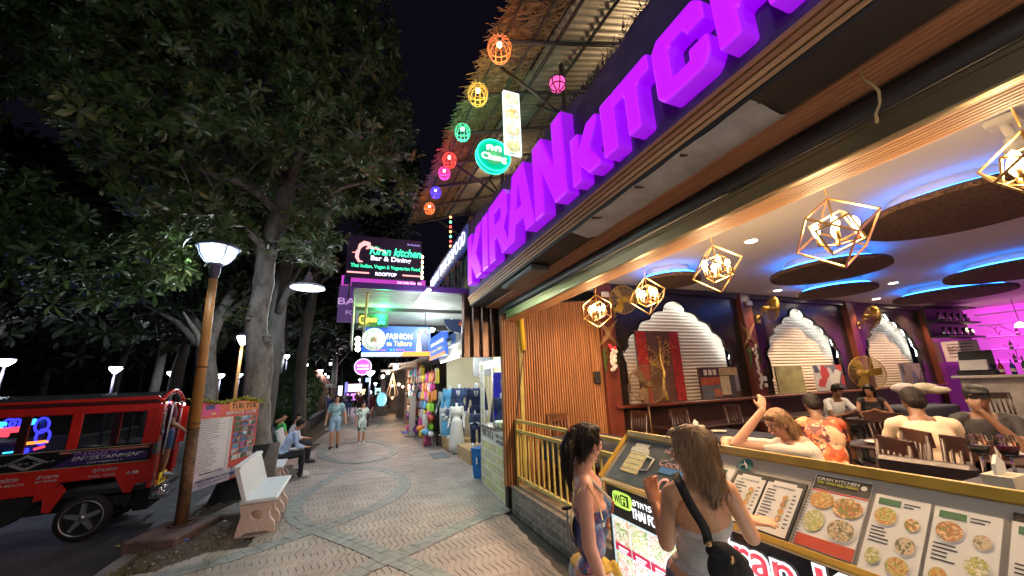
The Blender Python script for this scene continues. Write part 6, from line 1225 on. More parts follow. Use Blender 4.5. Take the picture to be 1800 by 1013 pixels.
t = thing('blue_poster', 'deep blue poster board behind the navy suit mannequin', 'poster', (3.4, 9.6, 0)); MB().bb((3.3, 9.65, .4), (3.95, 9.7, 2.2)).build('board', mat('poster_blue', (.03, .03, .42), .4, emit=(.02, .02, .4), es=.25), t); MB().prism([(0, 0), (.2, 0), (.22, .25), (.1, .3), (-.02, .25)], (3.5, 9.64, 1.75), XX, ZZ, (0, -.004, 0)).build('printed_bust', mat('bust_print', (.6, .45, .42), .5), t)
tubelight('long white tube light along the tailor shop front', (2.35, 11.9, 2.62), (2.35, 9.6, 2.62), 16, 45); tubelight('white tube light inside the tailor shop', (3.4, 9, 2.9), (3.4, 11.5, 2.9), 12, 50)
MB_ = MB().bb((2.78, 9.55, 0), (2.785, 9.56, 0))
# plinths
def plinth(lab, x0, x1, y0, y1, h):
    t = thing('slatted_plinth', lab, 'plinth', ((x0 + x1) / 2, (y0 + y1) / 2, 0), 0, 'slatted display plinths'); MB().bb((x0 + .02, y0 + .02, 0), (x1, y1, h - .02)).build('core', mat('plinth_dark', (.12, .08, .04), .7), t); MB().bb((x0, y0, h - .02), (x1, y1, h)).build('top_board', mat('plinth_wood', (.42, .28, .13), .5, var=(4, .3)), t)
    k = x0
    while k < x1 - .04: MB().bb((k, y0, 0), (k + .04, y0 + .02, h - .021)).build('slat', mat('plinth_wood', (.42, .28, .13), .5), t); k += .062
    k = y0 + .03
    MB().bb((x0, y0 + .02, 0), (x0 + .018, y1, h - .021)).build('side_board', mat('plinth_wood', (.42, .28, .13), .5), t)
plinth('slatted wooden plinth under the navy suit mannequin', 2.62, 3.5, 9.55, 10.9, .34); plinth('farther slatted wooden plinth under the white and blue clothes', 2.60, 3.4, 11.7, 13.0, .34)
t = tag(MB().bb((2.0, 11.0, .006), (2.45, 11.9, .016), .004).build('door_mat', mat('grey_mat', (.16, .17, .18), .9, bump=(60, .5))), 'grey mat on the pavement before the plinths', 'mat')
t = tag(MB().bb((1.85, 17.4, .006), (2.3, 18.4, .016), .004).build('blue_cloth', mat('blue_cloth', (.08, .12, .45), .9)), 'blue cloth lying by the pale column', 'cloth')
t = thing('pale_column', 'pale narrow column in front of the hanging bags', 'column', (2.05, 16.4, 0)); MB().bb((1.98, 16.3, .03), (2.2, 16.5, 1.55)).build('shaft', mat('column_pale', (.5, .5, .42), .6), t); MB().bb((1.85, 16.2, 0), (2.3, 16.6, .03)).build('foot', m_conc, t)
t = thing('red_post', 'dark red upright post of the bag stall', 'post', (2.35, 17, 0)); MB().bb((2.3, 16.9, 0), (2.42, 17.0, 3.0)).build('shaft', mat('post_red', (.3, .06, .03), .5), t); MB().bb((2.27, 16.87, 0), (2.45, 17.03, .05)).build('foot', m_conc, t)
# rows of shops further on
fs = thing('far_shops', 'row of lit open shops receding along the right of the walk', 'shop', (3, 28, 0))
MB().bb((3.9, 13.1, -.1), (4.0, 48, 3.0)).build('back_wall', mat('far_wall', (.2, .15, .12), .7, var=(1, .5)), fs); MB().bb((2.2, 13.1, 2.95), (4.0, 48, 3.05)).build('ceiling', mat('far_ceiling', (.3, .28, .26), .7), fs)
for y in (17.5, 22, 27, 33, 40, 47): MB().bb((2.4, y, 0), (4.0, y + .1, 3.0)).build('party_wall', mat('far_wall', (.2, .15, .12), .7), fs)
for i, (y, x, z, c) in enumerate([(14.2, 1.0, 2.75, (.6, .6, .58)), (18, .9, 2.7, (.45, .45, .5)), (24, 1.1, 2.7, (.5, .4, .3)), (31, 1.3, 2.7, (.3, .32, .4))]):
    g = MB(); n = 8; vs = []
    for k in range(n + 1): f = k / n; vs += [(x + f * 1.4, y, z + f * .35 - .12 * math.sin(PI * f)), (x + f * 1.4 + .1, y + 2.6, z + f * .35 - .12 * math.sin(PI * f))]
    tag(g.add(vs, [(2 * k, 2 * k + 1, 2 * k + 3, 2 * k + 2) for k in range(n)], True).build('shop_awning', mat('awning_%d' % i, c, .7), None, fix=False), ['white cloth awning just beyond the tailor sign', 'grey cloth awning, second beyond the tailor sign', 'tan cloth awning, third beyond the tailor sign', 'farthest slate cloth awning'][i], 'awning', 'cloth awnings')
for i, (u, v, y, r, c) in enumerate([(682, 655, 14.5, .09, (1, .95, .9)), (696, 645, 14, .12, (1, .95, .95)), (673, 662, 18, .1, (1, .9, .8)), (701, 676, 20, .09, (1, .7, .4)), (690, 678, 21, .08, (1, .75, .5)), (708, 680, 19, .07, (1, .6, .35)), (651, 690, 42, .2, (.6, .9, 1)), (690, 700, 30, .12, (1, .6, .3))]):
    p = PY(u, v, y); t = thing('shop_bulb', ['white bulb left under the first cloth awning', 'brightest white bulb under the first cloth awning', 'white bulb under the second awning', 'warm bulb of the bag stall, upper', 'warm bulb of the bag stall, middle', 'warm bulb of the bag stall, right', 'ice blue light in a far shop', 'orange light low in a far shop'][i], 'lamp', p, 0, 'bulbs of the far shops'); MB().ball(p, r * .7, 10, 8).build('bulb', glow('shop_bulb_%d' % i, c, 14), t); MB().tube(p + ZZ * r * .6, p + ZZ * .5, .006, None, 4).build('flex', m_dark, t); lamp('lamp_light', p - V((0, .1, .12)), 34, c, .12, t)
p = PY(691, 655, 14.6); t = thing('net_bag', 'orange knotted net hanging under the bright bulbs', 'net', p)
for k in range(6): a = k * PI / 3; MB().path([p, p + V((math.cos(a) * .12, math.sin(a) * .12, -.5)), p + V((math.cos(a) * .2, math.sin(a) * .2, -.75)), p + V((0, 0, -.95))], .012, 4).build('strand', mat('net_orange', (.7, .4, .2), .6), t)
t = thing('blue_stall', 'far ice blue lit stall at the right of the crowd', 'stall', (1.9, 36, 0)); p = PY(671, 705, 30); MB().ball(p + V((0, 0, .1)), (.35, .3, .5), 12, 8).build('lit_goods', glow('ice_blue', (.25, .65, .9), .9), t); MB().bb((p.x - .4, 29.6, 0), (p.x + .4, 30.4, p.z - .35)).build('table', m_conc, t)
# hanging bags
cols = [('coral', (.65, .12, .08)), ('lime green', (.25, .6, .05)), ('hot pink', (.75, .08, .35)), ('orange', (.75, .25, .03)), ('yellow', (.7, .55, .05)), ('navy', (.03, .05, .2)), ('grey', (.25, .25, .27)), ('beige', (.5, .42, .28)), ('purple', (.2, .06, .3)), ('black', (.03, .03, .035)), ('sky blue', (.15, .4, .65)), ('white', (.65, .65, .65)), ('brown', (.2, .1, .05)), ('teal', (.04, .3, .28))]
bright = [0, 4, 1, 2, 3, 0, 4, 1, 2, 3, 10, 11]; dark_ = [5, 6, 8, 9, 12, 6, 5, 7, 13, 9, 0, 10, 11]
ordn = ['first', 'second', 'third', 'fourth', 'fifth', 'sixth', 'seventh', 'eighth', 'ninth', 'tenth', 'eleventh', 'twelfth', 'thirteenth', 'fourteenth']
t = thing('bag_rack', 'black wire rack on which the rows of bags hang', 'rack', (2.5, 16, 0))
for z in np.linspace(.6, 2.7, 8): MB().tube((2.5, 13.15, z), (2.5, 20.8, z), .012, None, 5).build('wire', m_dark, t)
for y in np.arange(13.2, 20.9, 1.2): MB().tube((2.5, y, 0), (2.5, y, 2.8), .018, None, 6).build('upright', m_dark, t)
for c_ in range(14):
    for r in range(7):
        if c_ < 5 and r == 0: continue
        y = 13.4 + c_ * .52 + random.uniform(-.06, .06); z = 2.55 - r * .33 + random.uniform(-.03, .03); x = 2.40 + random.uniform(-.1, .04)
        ci = bright[(c_ * 5 + r * 3 + random.randrange(3)) % 12] if c_ < 6 else dark_[(c_ * 3 + r * 5 + random.randrange(3)) % 13]; nm, rgb = cols[ci]
        kind = random.choice(['shoulder bag', 'rucksack', 'tote bag', 'cap']); sx, sy_, sz = random.uniform(.12, .2), random.uniform(.34, .46), random.uniform(.24, .34)
        t = thing('hanging_bag' if kind != 'cap' else 'sun_hat', '%s %s in the %s row down, %s column along the bag rack' % (nm, kind, ordn[r], ordn[c_]), 'bag' if kind != 'cap' else 'cap', (x, y, z), 0, 'bags and caps on the rack')
        mm_ = mat('bag_' + nm.replace(' ', '_'), rgb, .6, var=(6, .25), bump=(12, .3))
        if kind == 'cap': MB().ball((x, y, z), (.11, .16, .13), 10, 6).build('crown', mm_, t); MB().prism([(-.1, 0), (.1, 0), (.08, -.12), (-.08, -.12)], (x - .08, y, z - .05), YY, V((-.5, 0, 1)), (-.012, 0, 0)).build('peak', mm_, t)
        else:
            MB().box((x, y, z), (sx, sy_, sz), Matrix.Rotation(random.uniform(-.3, .3), 3, 'X'), .022).build('body', mm_, t); MB().box((x - sx * .52, y, z - sz * .12), (.03, sy_ * .7, sz * .5), None, .012).build('pocket', mat('bag_' + cols[(ci + 3) % 14][0].replace(' ', '_'), cols[(ci + 3) % 14][1], .6, var=(6, .25), bump=(12, .3)) if random.random() < .4 else mm_, t)
            MB().path([(x, y - sy_ * .3, z + sz * .45), (x, y, z + sz * .9), (x, y + sy_ * .3, z + sz * .45)], .010, 5).build('strap', mm_, t)
# cloth pieces hanging and heaps at the foot
for k, (x, y, z, w, h, ci, lab) in enumerate([(2.45, 13.2, 2.5, .5, .5, 7, 'cream shawl hanging high beside the tailor shop'), (2.42, 14.4, 2.35, .8, .6, 5, 'black and white patterned cloth above the bright bags'), (2.44, 15.2, 2.4, .35, .7, 8, 'violet scarf hanging beside the patterned cloth'), (2.44, 12.9, 2.45, .25, .45, 4, 'yellow scarf beside the cream wall'), (2.15, 13.5, 1.0, .75, .55, 11, 'white cotton dress with red trim hanging below the bright bags'), (2.2, 13.7, .48, .5, .55, 5, 'navy trousers hanging under the white dress')]):
    g = MB(); n = 12; vs = []
    for i in range(n + 1): f = i / n; q = .04 * math.sin(f * 14 + k); vs += [(x + q, y - w / 2 + w * f, z), (x + q * 1.6, y - w / 2 * 1.05 + w * 1.05 * f, z - h)]
    m_ = cells('patterned_cloth', [(.02, .03, .06), (.5, .55, .6), (.05, .08, .12), (.6, .6, .62)], 9) if k == 1 else mat('bag_' + cols[ci][0].replace(' ', '_'), cols[ci][1], .6)
    t = thing('hanging_cloth', lab, 'cloth', (x, y, z)); g.add(vs, [(2 * i, 2 * i + 1, 2 * i + 3, 2 * i + 2) for i in range(n)], True).build('fabric', m_, t, fix=False)
    if k == 4:
        for q in (-.28, .25): MB().box((x - .07, y + q, z - .42), (.02, .14, .14)).build('red_patch', bred, t)
for k, (x, y, s, ci, lab) in enumerate([(2.05, 13.3, .14, 4, 'yellow ball of yarn hanging at the low end of the rack'), (2.1, 13.1, .13, 10, 'sky blue cloth ball at the low end of the rack'), (2.0, 13.6, .13, 3, 'orange ball hanging near the ground'), (2.15, 13.4, .12, 8, 'purple ball hanging near the ground'), (2.2, 17.6, .2, 2, 'pink soft toy lying beside the pale column'), (2.3, 16.2, .2, 8, 'purple heap behind the pale column'), (2.25, 12.95, .1, 11, 'white ball at the low end of the rack')]):
    t = tag(MB().ball((x, y, (.42 if k < 4 or k == 6 else .15) + (k % 3) * .06), (s, s, s * .85), 10, 8).build('soft_ball', mat('bag_' + cols[ci][0].replace(' ', '_'), cols[ci][1], .6, bump=(12, .3))), lab, 'toy')
t = thing('tassel_bag', 'orange and purple striped tassels hanging near the plinth foot', 'tassels', (2.1, 13.15, .2))
for k in range(9): MB().tube((2.05 + .03 * k, 13.05 + .02 * k, .36), (2.04 + .032 * k, 13.04 + .02 * k, .06), .013, .017, 6).build('tassel', mat('tassel_%d' % (k % 3), [(.7, .2, .03), (.4, .03, .2), (.3, .05, .3)][k % 3], .7), t)
# ---- kiosk, low wall, far lights
kx, ky = -3.5, 36.0
t = thing('kiosk', 'small gabled kiosk with reddish tiled roof beside the clipped bushes', 'kiosk', (kx, ky, 0)); a = PY(558, 648, ky); l_, r_2 = PY(540, 676, ky), PY(586, 678, ky)
g = MB(); g.prism([(l_.x - a.x - .3, -(a.z - l_.z) - .1), (0, 0), (r_2.x - a.x, -(a.z - r_2.z)), (r_2.x - a.x, -(a.z - r_2.z) - .15), (l_.x - a.x - .3, -(a.z - l_.z) - .25)], a, XX, ZZ, (0, 3, 0)); g.build('roof', mat('roof_tiles_red', (.3, .12, .08), .8, var=(3, .4)), t)
for k in range(6): f = (k + .5) / 6; q = a.lerp(V((r_2.x, ky, r_2.z)), f); MB().bb((q.x - .03, ky - .03, q.z - .02), (q.x + .05, ky + 2.9, q.z + .05)).build('tile_row', mat('roof_tiles_dark', (.2, .08, .06), .8), t)
for xx in (l_.x, a.x, r_2.x - .2): MB().bb((xx - .08, ky + .1, 0), (xx + .08, ky + .26, l_.z)).build('post', m_chairb, t)
MB().bb((l_.x, ky + 2.5, 0), (r_2.x, ky + 2.6, l_.z)).build('back_wall', mat('kiosk_wall', (.3, .26, .2), .7), t); MB().bb((l_.x, ky + .4, 0), (l_.x + .1, ky + 2.5, l_.z)).build('side_wall', m_paper, t); MB().box((l_.x + .5, ky + .2, 1.0), (.5, .1, 1.7)).build('yellow_panel', mat('kiosk_yellow', (.5, .32, .03), .6), t)
lamp('lamp_light', (a.x, ky + 1.2, 2.2), 20, (1, .8, .6), .2, t)
p = PY(579, 678, 34); t = thing('street_sign', 'white street name sign on a thin post by the kiosk', 'sign', (p.x, 34, 0)); MB().tube((p.x, 34, 0), (p.x, 34, p.z), .05).build('post', m_steel, t); MB().box(p, (.55, .05, .28)).build('plate', m_paper, t); text('AO NANG', p - YY * .03, XX, ZZ, .45, .1, btx, t)
t = thing('low_wall', 'low dark garden wall edging the walk by the clipped bushes', 'wall', (-2.3, 26, 0)); MB().bb((-2.5, 19.5, 0), (-2.25, 33, .42)).build('body', mat('dark_stone', (.08, .075, .085), .8, var=(3, .4), bump=(10, .6)), t); MB().bb((-2.55, 19.5, .42), (-2.2, 33, .48), .01).build('coping', mat('dark_stone', (.08, .075, .085), .8), t)
for i, (u, v, y, w, h, c, lab) in enumerate([(622, 682, 46, 1.6, .8, (.95, .6, .9), 'far pink white lit stall front in the crowd'), (634, 690, 48, 1.0, .7, (1, .65, .35), 'far orange lit stall front in the crowd'), (617, 698, 44, .9, .7, (.6, .2, 1), 'far violet lit stall panel'), (608, 688, 44, .25, 1.8, (.15, .15, .5), 'far narrow navy lit column'), (598, 687, 40, .35, .9, (.9, .9, 1), 'far white lit banner left of the stalls'), (647, 668, 52, .6, .5, (.3, .4, 1), 'far blue light string panel'), (664, 690, 40, .5, .8, (.4, .9, .8), 'far aqua lit stand at the shop side'), (581, 640, 60, .4, .4, (.9, .9, 1), 'far floodlight above the kiosk')]):
    p = PY(u, v, y); t = thing('far_light_panel', lab, 'lit sign', p, 0, 'lit signs at the far end of the walk'); MB().box(p, (w, .1, h)).build('panel', glow('far_panel_%d' % i, c, 1.6), t); MB().box(p + V((0, .12, 0)), (w + .1, .1, h + .1)).build('frame', m_dark, t); MB().tube((p.x, p.y + .2, 0), p + V((0, .2, 0)), .05).build('post', m_dark, t)
lamp('walk_light', (-.5, 44, 3.2), 200, (1, .8, .9), .3)
# strings of small bulbs
def bulbstring(lab, pts, c, r, name='string_light', es=8):
    t = thing(name, lab, 'string lights', pts[0]); MB().path(pts, .006, 4).build('wire', m_dark, t)
    for k, p in enumerate(pts): MB().ball(p, r, 8, 6).build('bulb', glow('string_%d' % (k % len(c)) + lab[:6].replace(' ', '_'), c[k % len(c)], es), t)
bulbstring('red and green fairy lights hanging beside the timber wall under the thatch', [PY(792, 382 + k * 8.5, 9.6) for k in range(10)], [(1, .3, .1), (.1, 1, .3), (1, .05, .05)], .035, es=5)
bulbstring('warm round bulbs in a column at the right edge of the LED sign', [PY(741, 452 + k * 9, 9.4) for k in range(5)], [(1, .75, .4)], .05, es=12)
bulbstring('warm bulbs hanging on the side of the tailor sign', [PY(629, 596 + k * 9, 8.0) for k in range(3)], [(1, .95, .8)], .05, es=20)
MB().bb((1.2, 9.95, 3.9), (2.3, 10.0, 5.6))
# ================================================================ red passenger truck (songthaew)
TD = V((.993, .12, 0)).normalized(); TN = V((-.12, .993, 0)).normalized(); T0 = V((-3.63, 8.15, 0)); trz = math.atan2(TD.y, TD.x)
tk_ = thing('passenger_truck', 'red open backed passenger truck with black graphic stripe parked at the kerb', 'truck', (T0.x, T0.y, -.12), trz); RG = -.12
# local frame: x along the truck (rear at +), y into the truck, z up from the road
red = mat('truck_red', (.58, .022, .016), .25, coat=.6, var=(3, .15)); blkst = mat('truck_black', (.012, .012, .016), .2, coat=.5); rubber = mat('rubber', (.015, .015, .015), .8); alloy = mat('alloy', (.75, .75, .77), .3, metal=1)
def L(b, n, m, parent=None): return b.build(n, m, parent or tk_, True)
XF, XR, WD = -3.4, .60, 1.45; Z = lambda z: z - RG
def bx(a, b_, n, m, bev=0, parent=None): return L(MB().bb(a, b_, bev), n, m, parent)
bx((XF, .02, Z(.58)), (-.62, .08, Z(.93)), 'side_panel', red, .01); bx((-.62, .02, Z(.72)), (XR, .08, Z(.93)), 'side_panel', red, .01)
L(MB().prism([(-.62, .50), (-.50, .52), (-.38, .72), (-.38, .73), (-.62, .73)], (0, .02, -RG), XX, ZZ, (0, .06, 0)), 'wheel_arch', red); L(MB().prism([(.20, .73), (.34, .47), (.42, .47), (.46, .60), (XR, .60), (XR, .73)], (0, .02, -RG), XX, ZZ, (0, .06, 0)), 'wheel_arch', red)
L(MB().prism([(-.50, .35), (-.42, .33), (-.30, .60), (-.36, .70), (-.52, .55)], (0, .0, -RG), XX, ZZ, (0, .03, 0)), 'mud_guard', red)
bx((XF, .012, Z(.925)), (.56, .085, Z(1.165)), 'graphic_stripe', blkst, .004); bx((XF, .008, Z(.918)), (.565, .03, Z(.926)), 'stripe_edge', mat('gold_line', (.5, .4, .2), .4), 0); bx((XF, .008, Z(1.164)), (.565, .03, Z(1.171)), 'stripe_edge', mat('gold_line', (.5, .4, .2), .4), 0)
for xa, xb_ in ((-.42, -.30), (.44, XR), (-1.55, -1.42)): bx((xa, .02, Z(1.172)), (xb_, .09, Z(1.72)), 'window_pillar', red, .01)
bx((XF, .02, Z(1.68)), (XR, .10, Z(1.80)), 'window_header', red, .01)
L(MB().prism([(XF + .2, 1.80), (XR - .02, 1.80), (XR, 1.86), (XR - .06, 1.92), (XF + .4, 1.86)], (0, .02, -RG), XX, ZZ, (0, .1, 0)), 'roof_side', red)
L(MB().prism([(.02, 1.86), (.25, 1.95), (.75, 1.99), (1.2, 1.95), (1.43, 1.86), (1.43, 1.80), (.02, 1.80)], (XF + .3, 0, -RG), YY, ZZ, (XR - XF - .33, 0, 0)), 'roof', mat('truck_roof', (.03, .03, .035), .25, coat=.4))
L(MB().path([V((XR - .01, .03 + 1.39 * f, Z(1.83 + .17 * math.sin(PI * f)))) for f in np.linspace(0, 1, 13)], .035, 6), 'rear_roof_arch', red)
bx((XF, WD - .08, Z(.5)), (XR, WD - .02, Z(1.05)), 'far_side_panel', red); bx((XF, WD - .08, Z(1.7)), (XR, WD - .02, Z(1.82)), 'far_header', red)
for x in (-2.6, -1.5, -.35, .6): bx((x, WD - .08, Z(1.05)), (x + .1, WD - .02, Z(1.7)), 'far_pillar', red)
gl = mat('tinted_glass', (.02, .022, .028), .03, alpha=.45)
bx((-.30, .045, Z(1.172)), (.44, .052, Z(1.68)), 'window', gl); bx((-1.42, .045, Z(1.172)), (-.42, .052, Z(1.68)), 'window', gl); bx((.25, .035, Z(1.172)), (.275, .06, Z(1.68)), 'window_bar', blkst); bx((-.30, .03, Z(1.172)), (.44, .06, Z(1.20)), 'window_rail', blkst)
bx((XF, .1, Z(.48)), (XR - .05, WD - .1, Z(.55)), 'floor', m_dark); bx((XF + .5, .12, Z(.85)), (XR - .35, .45, Z(.92)), 'side_seat', m_dark); bx((XF + .5, WD - .45, Z(.85)), (XR - .35, WD - .12, Z(.92)), 'side_seat', m_dark)
# rear corner and face
bx((XR - .01, .03, Z(.58)), (XR + .04, .30, Z(1.0)), 'rear_panel', red, .01); bx((XR - .01, .03, Z(1.0)), (XR + .035, .28, Z(1.18)), 'rear_grille', mat('grille_grey', (.07, .07, .075), .4), .005)
for k in range(6): bx((XR + .036, .05, Z(1.02 + k * .026)), (XR + .042, .26, Z(1.03 + k * .026)), 'grille_bar', m_steel)
bx((XR - .01, .03, Z(1.18)), (XR + .035, .28, Z(1.78)), 'rear_pillar', red, .01)
L(MB().prism([(.155 + .065 * math.copysign(abs(math.cos(a)) ** .6, math.cos(a)), 1.48 + .20 * math.copysign(abs(math.sin(a)) ** .6, math.sin(a))) for a in np.linspace(0, 2 * PI, 25)[:-1]], (XR + .036, 0, -RG), YY, ZZ, (.006, 0, 0)), 'oval_window', blkst); L(MB().path([V((XR + .043, .155 + .07 * math.copysign(abs(math.cos(a)) ** .6, math.cos(a)), Z(1.48) + .205 * math.copysign(abs(math.sin(a)) ** .6, math.sin(a)))) for a in np.linspace(0, 2 * PI, 25)[:-1]], .006, 5, True), 'oval_trim', m_chrome)
for z in (1.45, 1.34): L(MB().lathe([(.026, 0), (0, .003)], (XR + .045, .155, Z(z)), 14, 'X'), 'sticker', m_paper)
bx((XR - .01, WD - .28, Z(.58)), (XR + .04, WD - .03, Z(1.78)), 'rear_pillar', red, .01); bx((XR - .02, .30, Z(.46)), (XR + .04, WD - .28, Z(.56)), 'rear_sill', red, .01); bx((XR - .02, .03, Z(.50)), (XR + .05, .30, Z(.58)), 'rear_sill', red, .01)
bx((XR + .04, .06, Z(.60)), (XR + .055, .20, Z(.68)), 'tail_light', mat('tail_lens', (.35, .06, .03), .15), .004); L(MB().path([V((XR + .058, y, Z(z))) for y, z in ((.05, .59), (.21, .59), (.21, .69), (.05, .69))], .005, 4, True), 'light_trim', m_chrome)
pl_ = bx((XR + .06, .33, Z(.48)), (XR + .07, .72, Z(.66)), 'number_plate', mat('plate_yellow', (.75, .5, .02), .4, emit=(.8, .5, .02), es=.12)); 
I_ = wmat(tk_); text('30-1078', I_ @ V((XR + .073, .525, Z(.545))), TN, ZZ, .32, .07, btx, tk_, off=.01); text('กระบี่', I_ @ V((XR + .073, .525, Z(.625))), TN, ZZ, .14, .03, btx, tk_)
L(MB().tube((XR + .10, .05, Z(.40)), (XR + .10, WD - .1, Z(.40)), .035), 'bumper', m_chrome); L(MB().bb((XR + .0, .2, Z(.30)), (XR + .25, .7, Z(.34)), .008), 'step', m_steel); L(MB().ball((XR + .13, .28, Z(.36)), (.1, .16, .05)), 'step_cover', m_chrome)
for y in (.34, .95): L(MB().path([(XR + .06, y, Z(.95)), (XR + .08, y, Z(1.74)), (XR - .0, y + .02, Z(1.82))], .014, 8), 'grab_rail', m_white if y < .5 else m_steel)
L(MB().path([(XR + .08, .34, Z(1.74)), (XR + .085, .40, Z(1.79)), (XR + .085, .9, Z(1.79)), (XR + .08, .95, Z(1.74))], .014, 8), 'grab_rail', m_steel)
for k, c in enumerate([(1, .35, .05), (.1, .1, 1), (.1, .1, 1), (1, .1, .05)]): L(MB().ball((XR + .05, .08 + k * .08, Z(1.80)), .016, 8, 6), 'marker_lamp', glow('marker_%d' % k, c, 5))
for z, y in ((1.77, 1.0), (1.74, 1.2)): L(MB().ball((XR + .05, y, Z(z)), .028, 8, 6), 'pink_lamp', glow('marker_pink', (1, .4, .4), 8))
bx((XF, .2, Z(.28)), (XR - .2, .3, Z(.42)), 'chassis_rail', m_dark); bx((XF, 1.1, Z(.28)), (XR - .2, 1.2, Z(.42)), 'chassis_rail', m_dark); bx((.42, .25, Z(.15)), (.6, .9, Z(.45)), 'mud_flap', rubber); L(MB().tube((-.05, .2, Z(.19)), (-.05, 1.3, Z(.19)), .05), 'axle', m_dark)
L(MB().prism([(-1.3, .18), (-.9, .2), (-.55, .5), (-1.3, .5)], (0, .15, -RG), XX, ZZ, (0, .3, 0)), 'fuel_tank', m_dark)
for wx in (-.07, -2.9):
    for wy, s in ((.02, 1), (1.32, -1)):
        c = V((wx, wy + .09, .315)); w_ = L(MB().lathe([(.20, -.085), (.27, -.095), (.305, -.07), (.312, 0), (.305, .07), (.27, .095), (.20, .085)], c, 36, 'Y', cap=False), 'wheel', rubber)
        L(MB().lathe([(.236, .05), (.24, .088), (.228, .094), (.215, .03), (.215, -.02), (0, -.02)], c, 36, 'Y'), 'rim_dish', mat('rim_dark', (.05, .05, .055), .4, metal=.8), tk_); L(MB().path([c + V((math.cos(a) * .232, -.094, math.sin(a) * .232)) for a in np.linspace(0, 2 * PI, 37)[:-1]], .010, 6, True), 'rim_lip', alloy, tk_)
        for k in range(5):
            a = 2 * PI * k / 5 + .35; d = V((math.cos(a), 0, math.sin(a))); n_ = V((-d.z, 0, d.x)); p0 = c + V((0, -.085, 0)); L(MB().prism([(.03, -.034), (.225, -.02), (.225, .02), (.03, .034)], p0, d, n_, (0, .03, 0)), 'rim_spoke', alloy, tk_)
        L(MB().lathe([(.045, .09), (.035, .10), (0, .102)], c, 16, 'Y'), 'hub_cap', alloy, tk_)
# graphics and lettering on the side
def tt(s, x, z, w, h, m, **k): return text(s, I_ @ V((x, .004, Z(z))), TD, ZZ, w, h, m, tk_, **k)
lw2 = mat('decal_white', (.6, .58, .6), .4); lp2 = mat('decal_violet', (.28, .15, .5), .4); lr2 = mat('decal_red', (.5, .08, .05), .4)
L(MB().prism([(-.52, .93), (.53, .96), (.55, 1.06), (.05, 1.15), (-.35, 1.15), (-.30, 1.08)], (0, .0115, -RG), XX, ZZ, (0, -.003, 0)), 'violet_swoosh', mat('decal_indigo', (.04, .02, .12), .3)); L(MB().bb((-.45, .0105, Z(1.115)), (.55, .0085, Z(1.15))), 'red_band', lr2)
tt('OPEN 6PM - LATE - LOCATED @ LANDMARK', .03, 1.132, .98, .022, lw2, shear=.2); tt('CANNATS', -.05, 1.085, .5, .06, lp2, shear=.4, off=.02); tt('ENTERTAINMENT', .09, 1.035, .82, .055, lw2, shear=.35, off=.02); tt("DJ'S NIGHTLY", .06, .965, .42, .03, lw2, shear=.3, off=.01)
tt("LOMAR'S TENT", -.80, 1.03, .62, .03, mat('decal_grey', (.25, .25, .27), .4), off=.01)
for s in (1.0, .78): L(MB().path([(-.78 + .20 * s * a, .008, Z(1.04 + .10 * s * b_)) for a, b_ in ((-1, 0), (0, 1), (1, 0), (0, -1))], .006, 4, True), 'diamond_mark', mat('decal_grey', (.25, .25, .27), .4) if False else lw2)
tt('หาดนพรัตน์ธารา', -1.0, .83, .38, .06, lw2, off=.01); tt('NOPPHARAT THARA BEACH', -1.12, .755, .75, .03, lw2, shear=.2); tt('อ่าวนาง', -.52, .83, .22, .055, lw2, off=.01); tt('AO NANG', -.53, .765, .22, .032, lw2, shear=.2, off=.005)
tt('สุสานหอย', .08, .835, .27, .06, lw2, off=.01); tt('SHELL FOSSIL', .06, .765, .30, .032, lw2, shear=.2, off=.005); tt('A.08', .40, .765, .14, .045, mat('decal_bright', (.75, .75, .75), .4), off=.025)
# cab further left
bx((XF - 1.7, .05, Z(.35)), (XF, WD - .05, Z(1.0)), 'cab_body', red, .08); bx((XF - 1.1, .12, Z(1.0)), (XF, WD - .12, Z(1.6)), 'cab_top', red, .12)
# ---- second vehicle beyond with neon, seen through the windows
t = thing('neon_truck', 'second passenger truck glowing with blue and red neon seen through the red truck windows', 'truck', (-8.6, 13.5, -.12)); y = 13.0
MB().bb((-11.2, y + .1, .35), (-6.9, y + 1.5, 1.0), .05).build('body', mat('dark_blue_body', (.03, .03, .08), .3), t); MB().bb((-11, y + .1, 1.7), (-7.0, y + 1.5, 1.85), .05).build('roof', mat('dark_blue_body', (.03, .03, .08), .3), t)
for x in (-10.9, -9.0, -7.1): MB().bb((x, y + .12, 1.0), (x + .1, y + .2, 1.7)).build('pillar', mat('dark_blue_body', (.03, .03, .08), .3), t)
nb_, nc_, nr_, no_ = glow('neon_blue', (.03, .03, 1), 6), glow('neon_cyan', (.05, .5, 1), 5), glow('neon_redpink', (1, .08, .12), 3), glow('neon_amber', (1, .25, .03), 5)
def nring(u, v, rx, rz2, m): p = PY(u, v, y); return MB().path([p + V((math.cos(a) * rx, 0, math.sin(a) * rz2)) for a in np.linspace(0, 2 * PI, 17)[:-1]], .025, 5, True).build('neon_ring', m, t)
for u in (16, 28, 44): nring(u, 745, .10, .10, nb_)
nring(74, 748, .12, .17, nb_); nring(75, 768, .12, .17, nb_)
for (u0, v0), (u1, v1), m, r in (((-6, 747), (8, 747), nc_, .07), ((51, 743), (62, 741), nc_, .07), ((0, 758), (42, 754), nr_, .07), ((45, 780), (84, 776), no_, .035), ((0, 765), (14, 765), nr_, .05), ((38, 794), (48, 792), nb_, .06), ((5, 797), (30, 794), nc_, .02), ((60, 790), (78, 785), nr_, .03)): MB().tube(PY(u0, v0, y), PY(u1, v1, y), r).build('neon_tube', m, t)
for x in (-10.2, -7.8): MB().lathe([(.1, -.08), (.3, -.08), (.3, .08), (.1, .08)], (x, y + .15, .2), 24, 'Y').build('wheel', rubber, t)
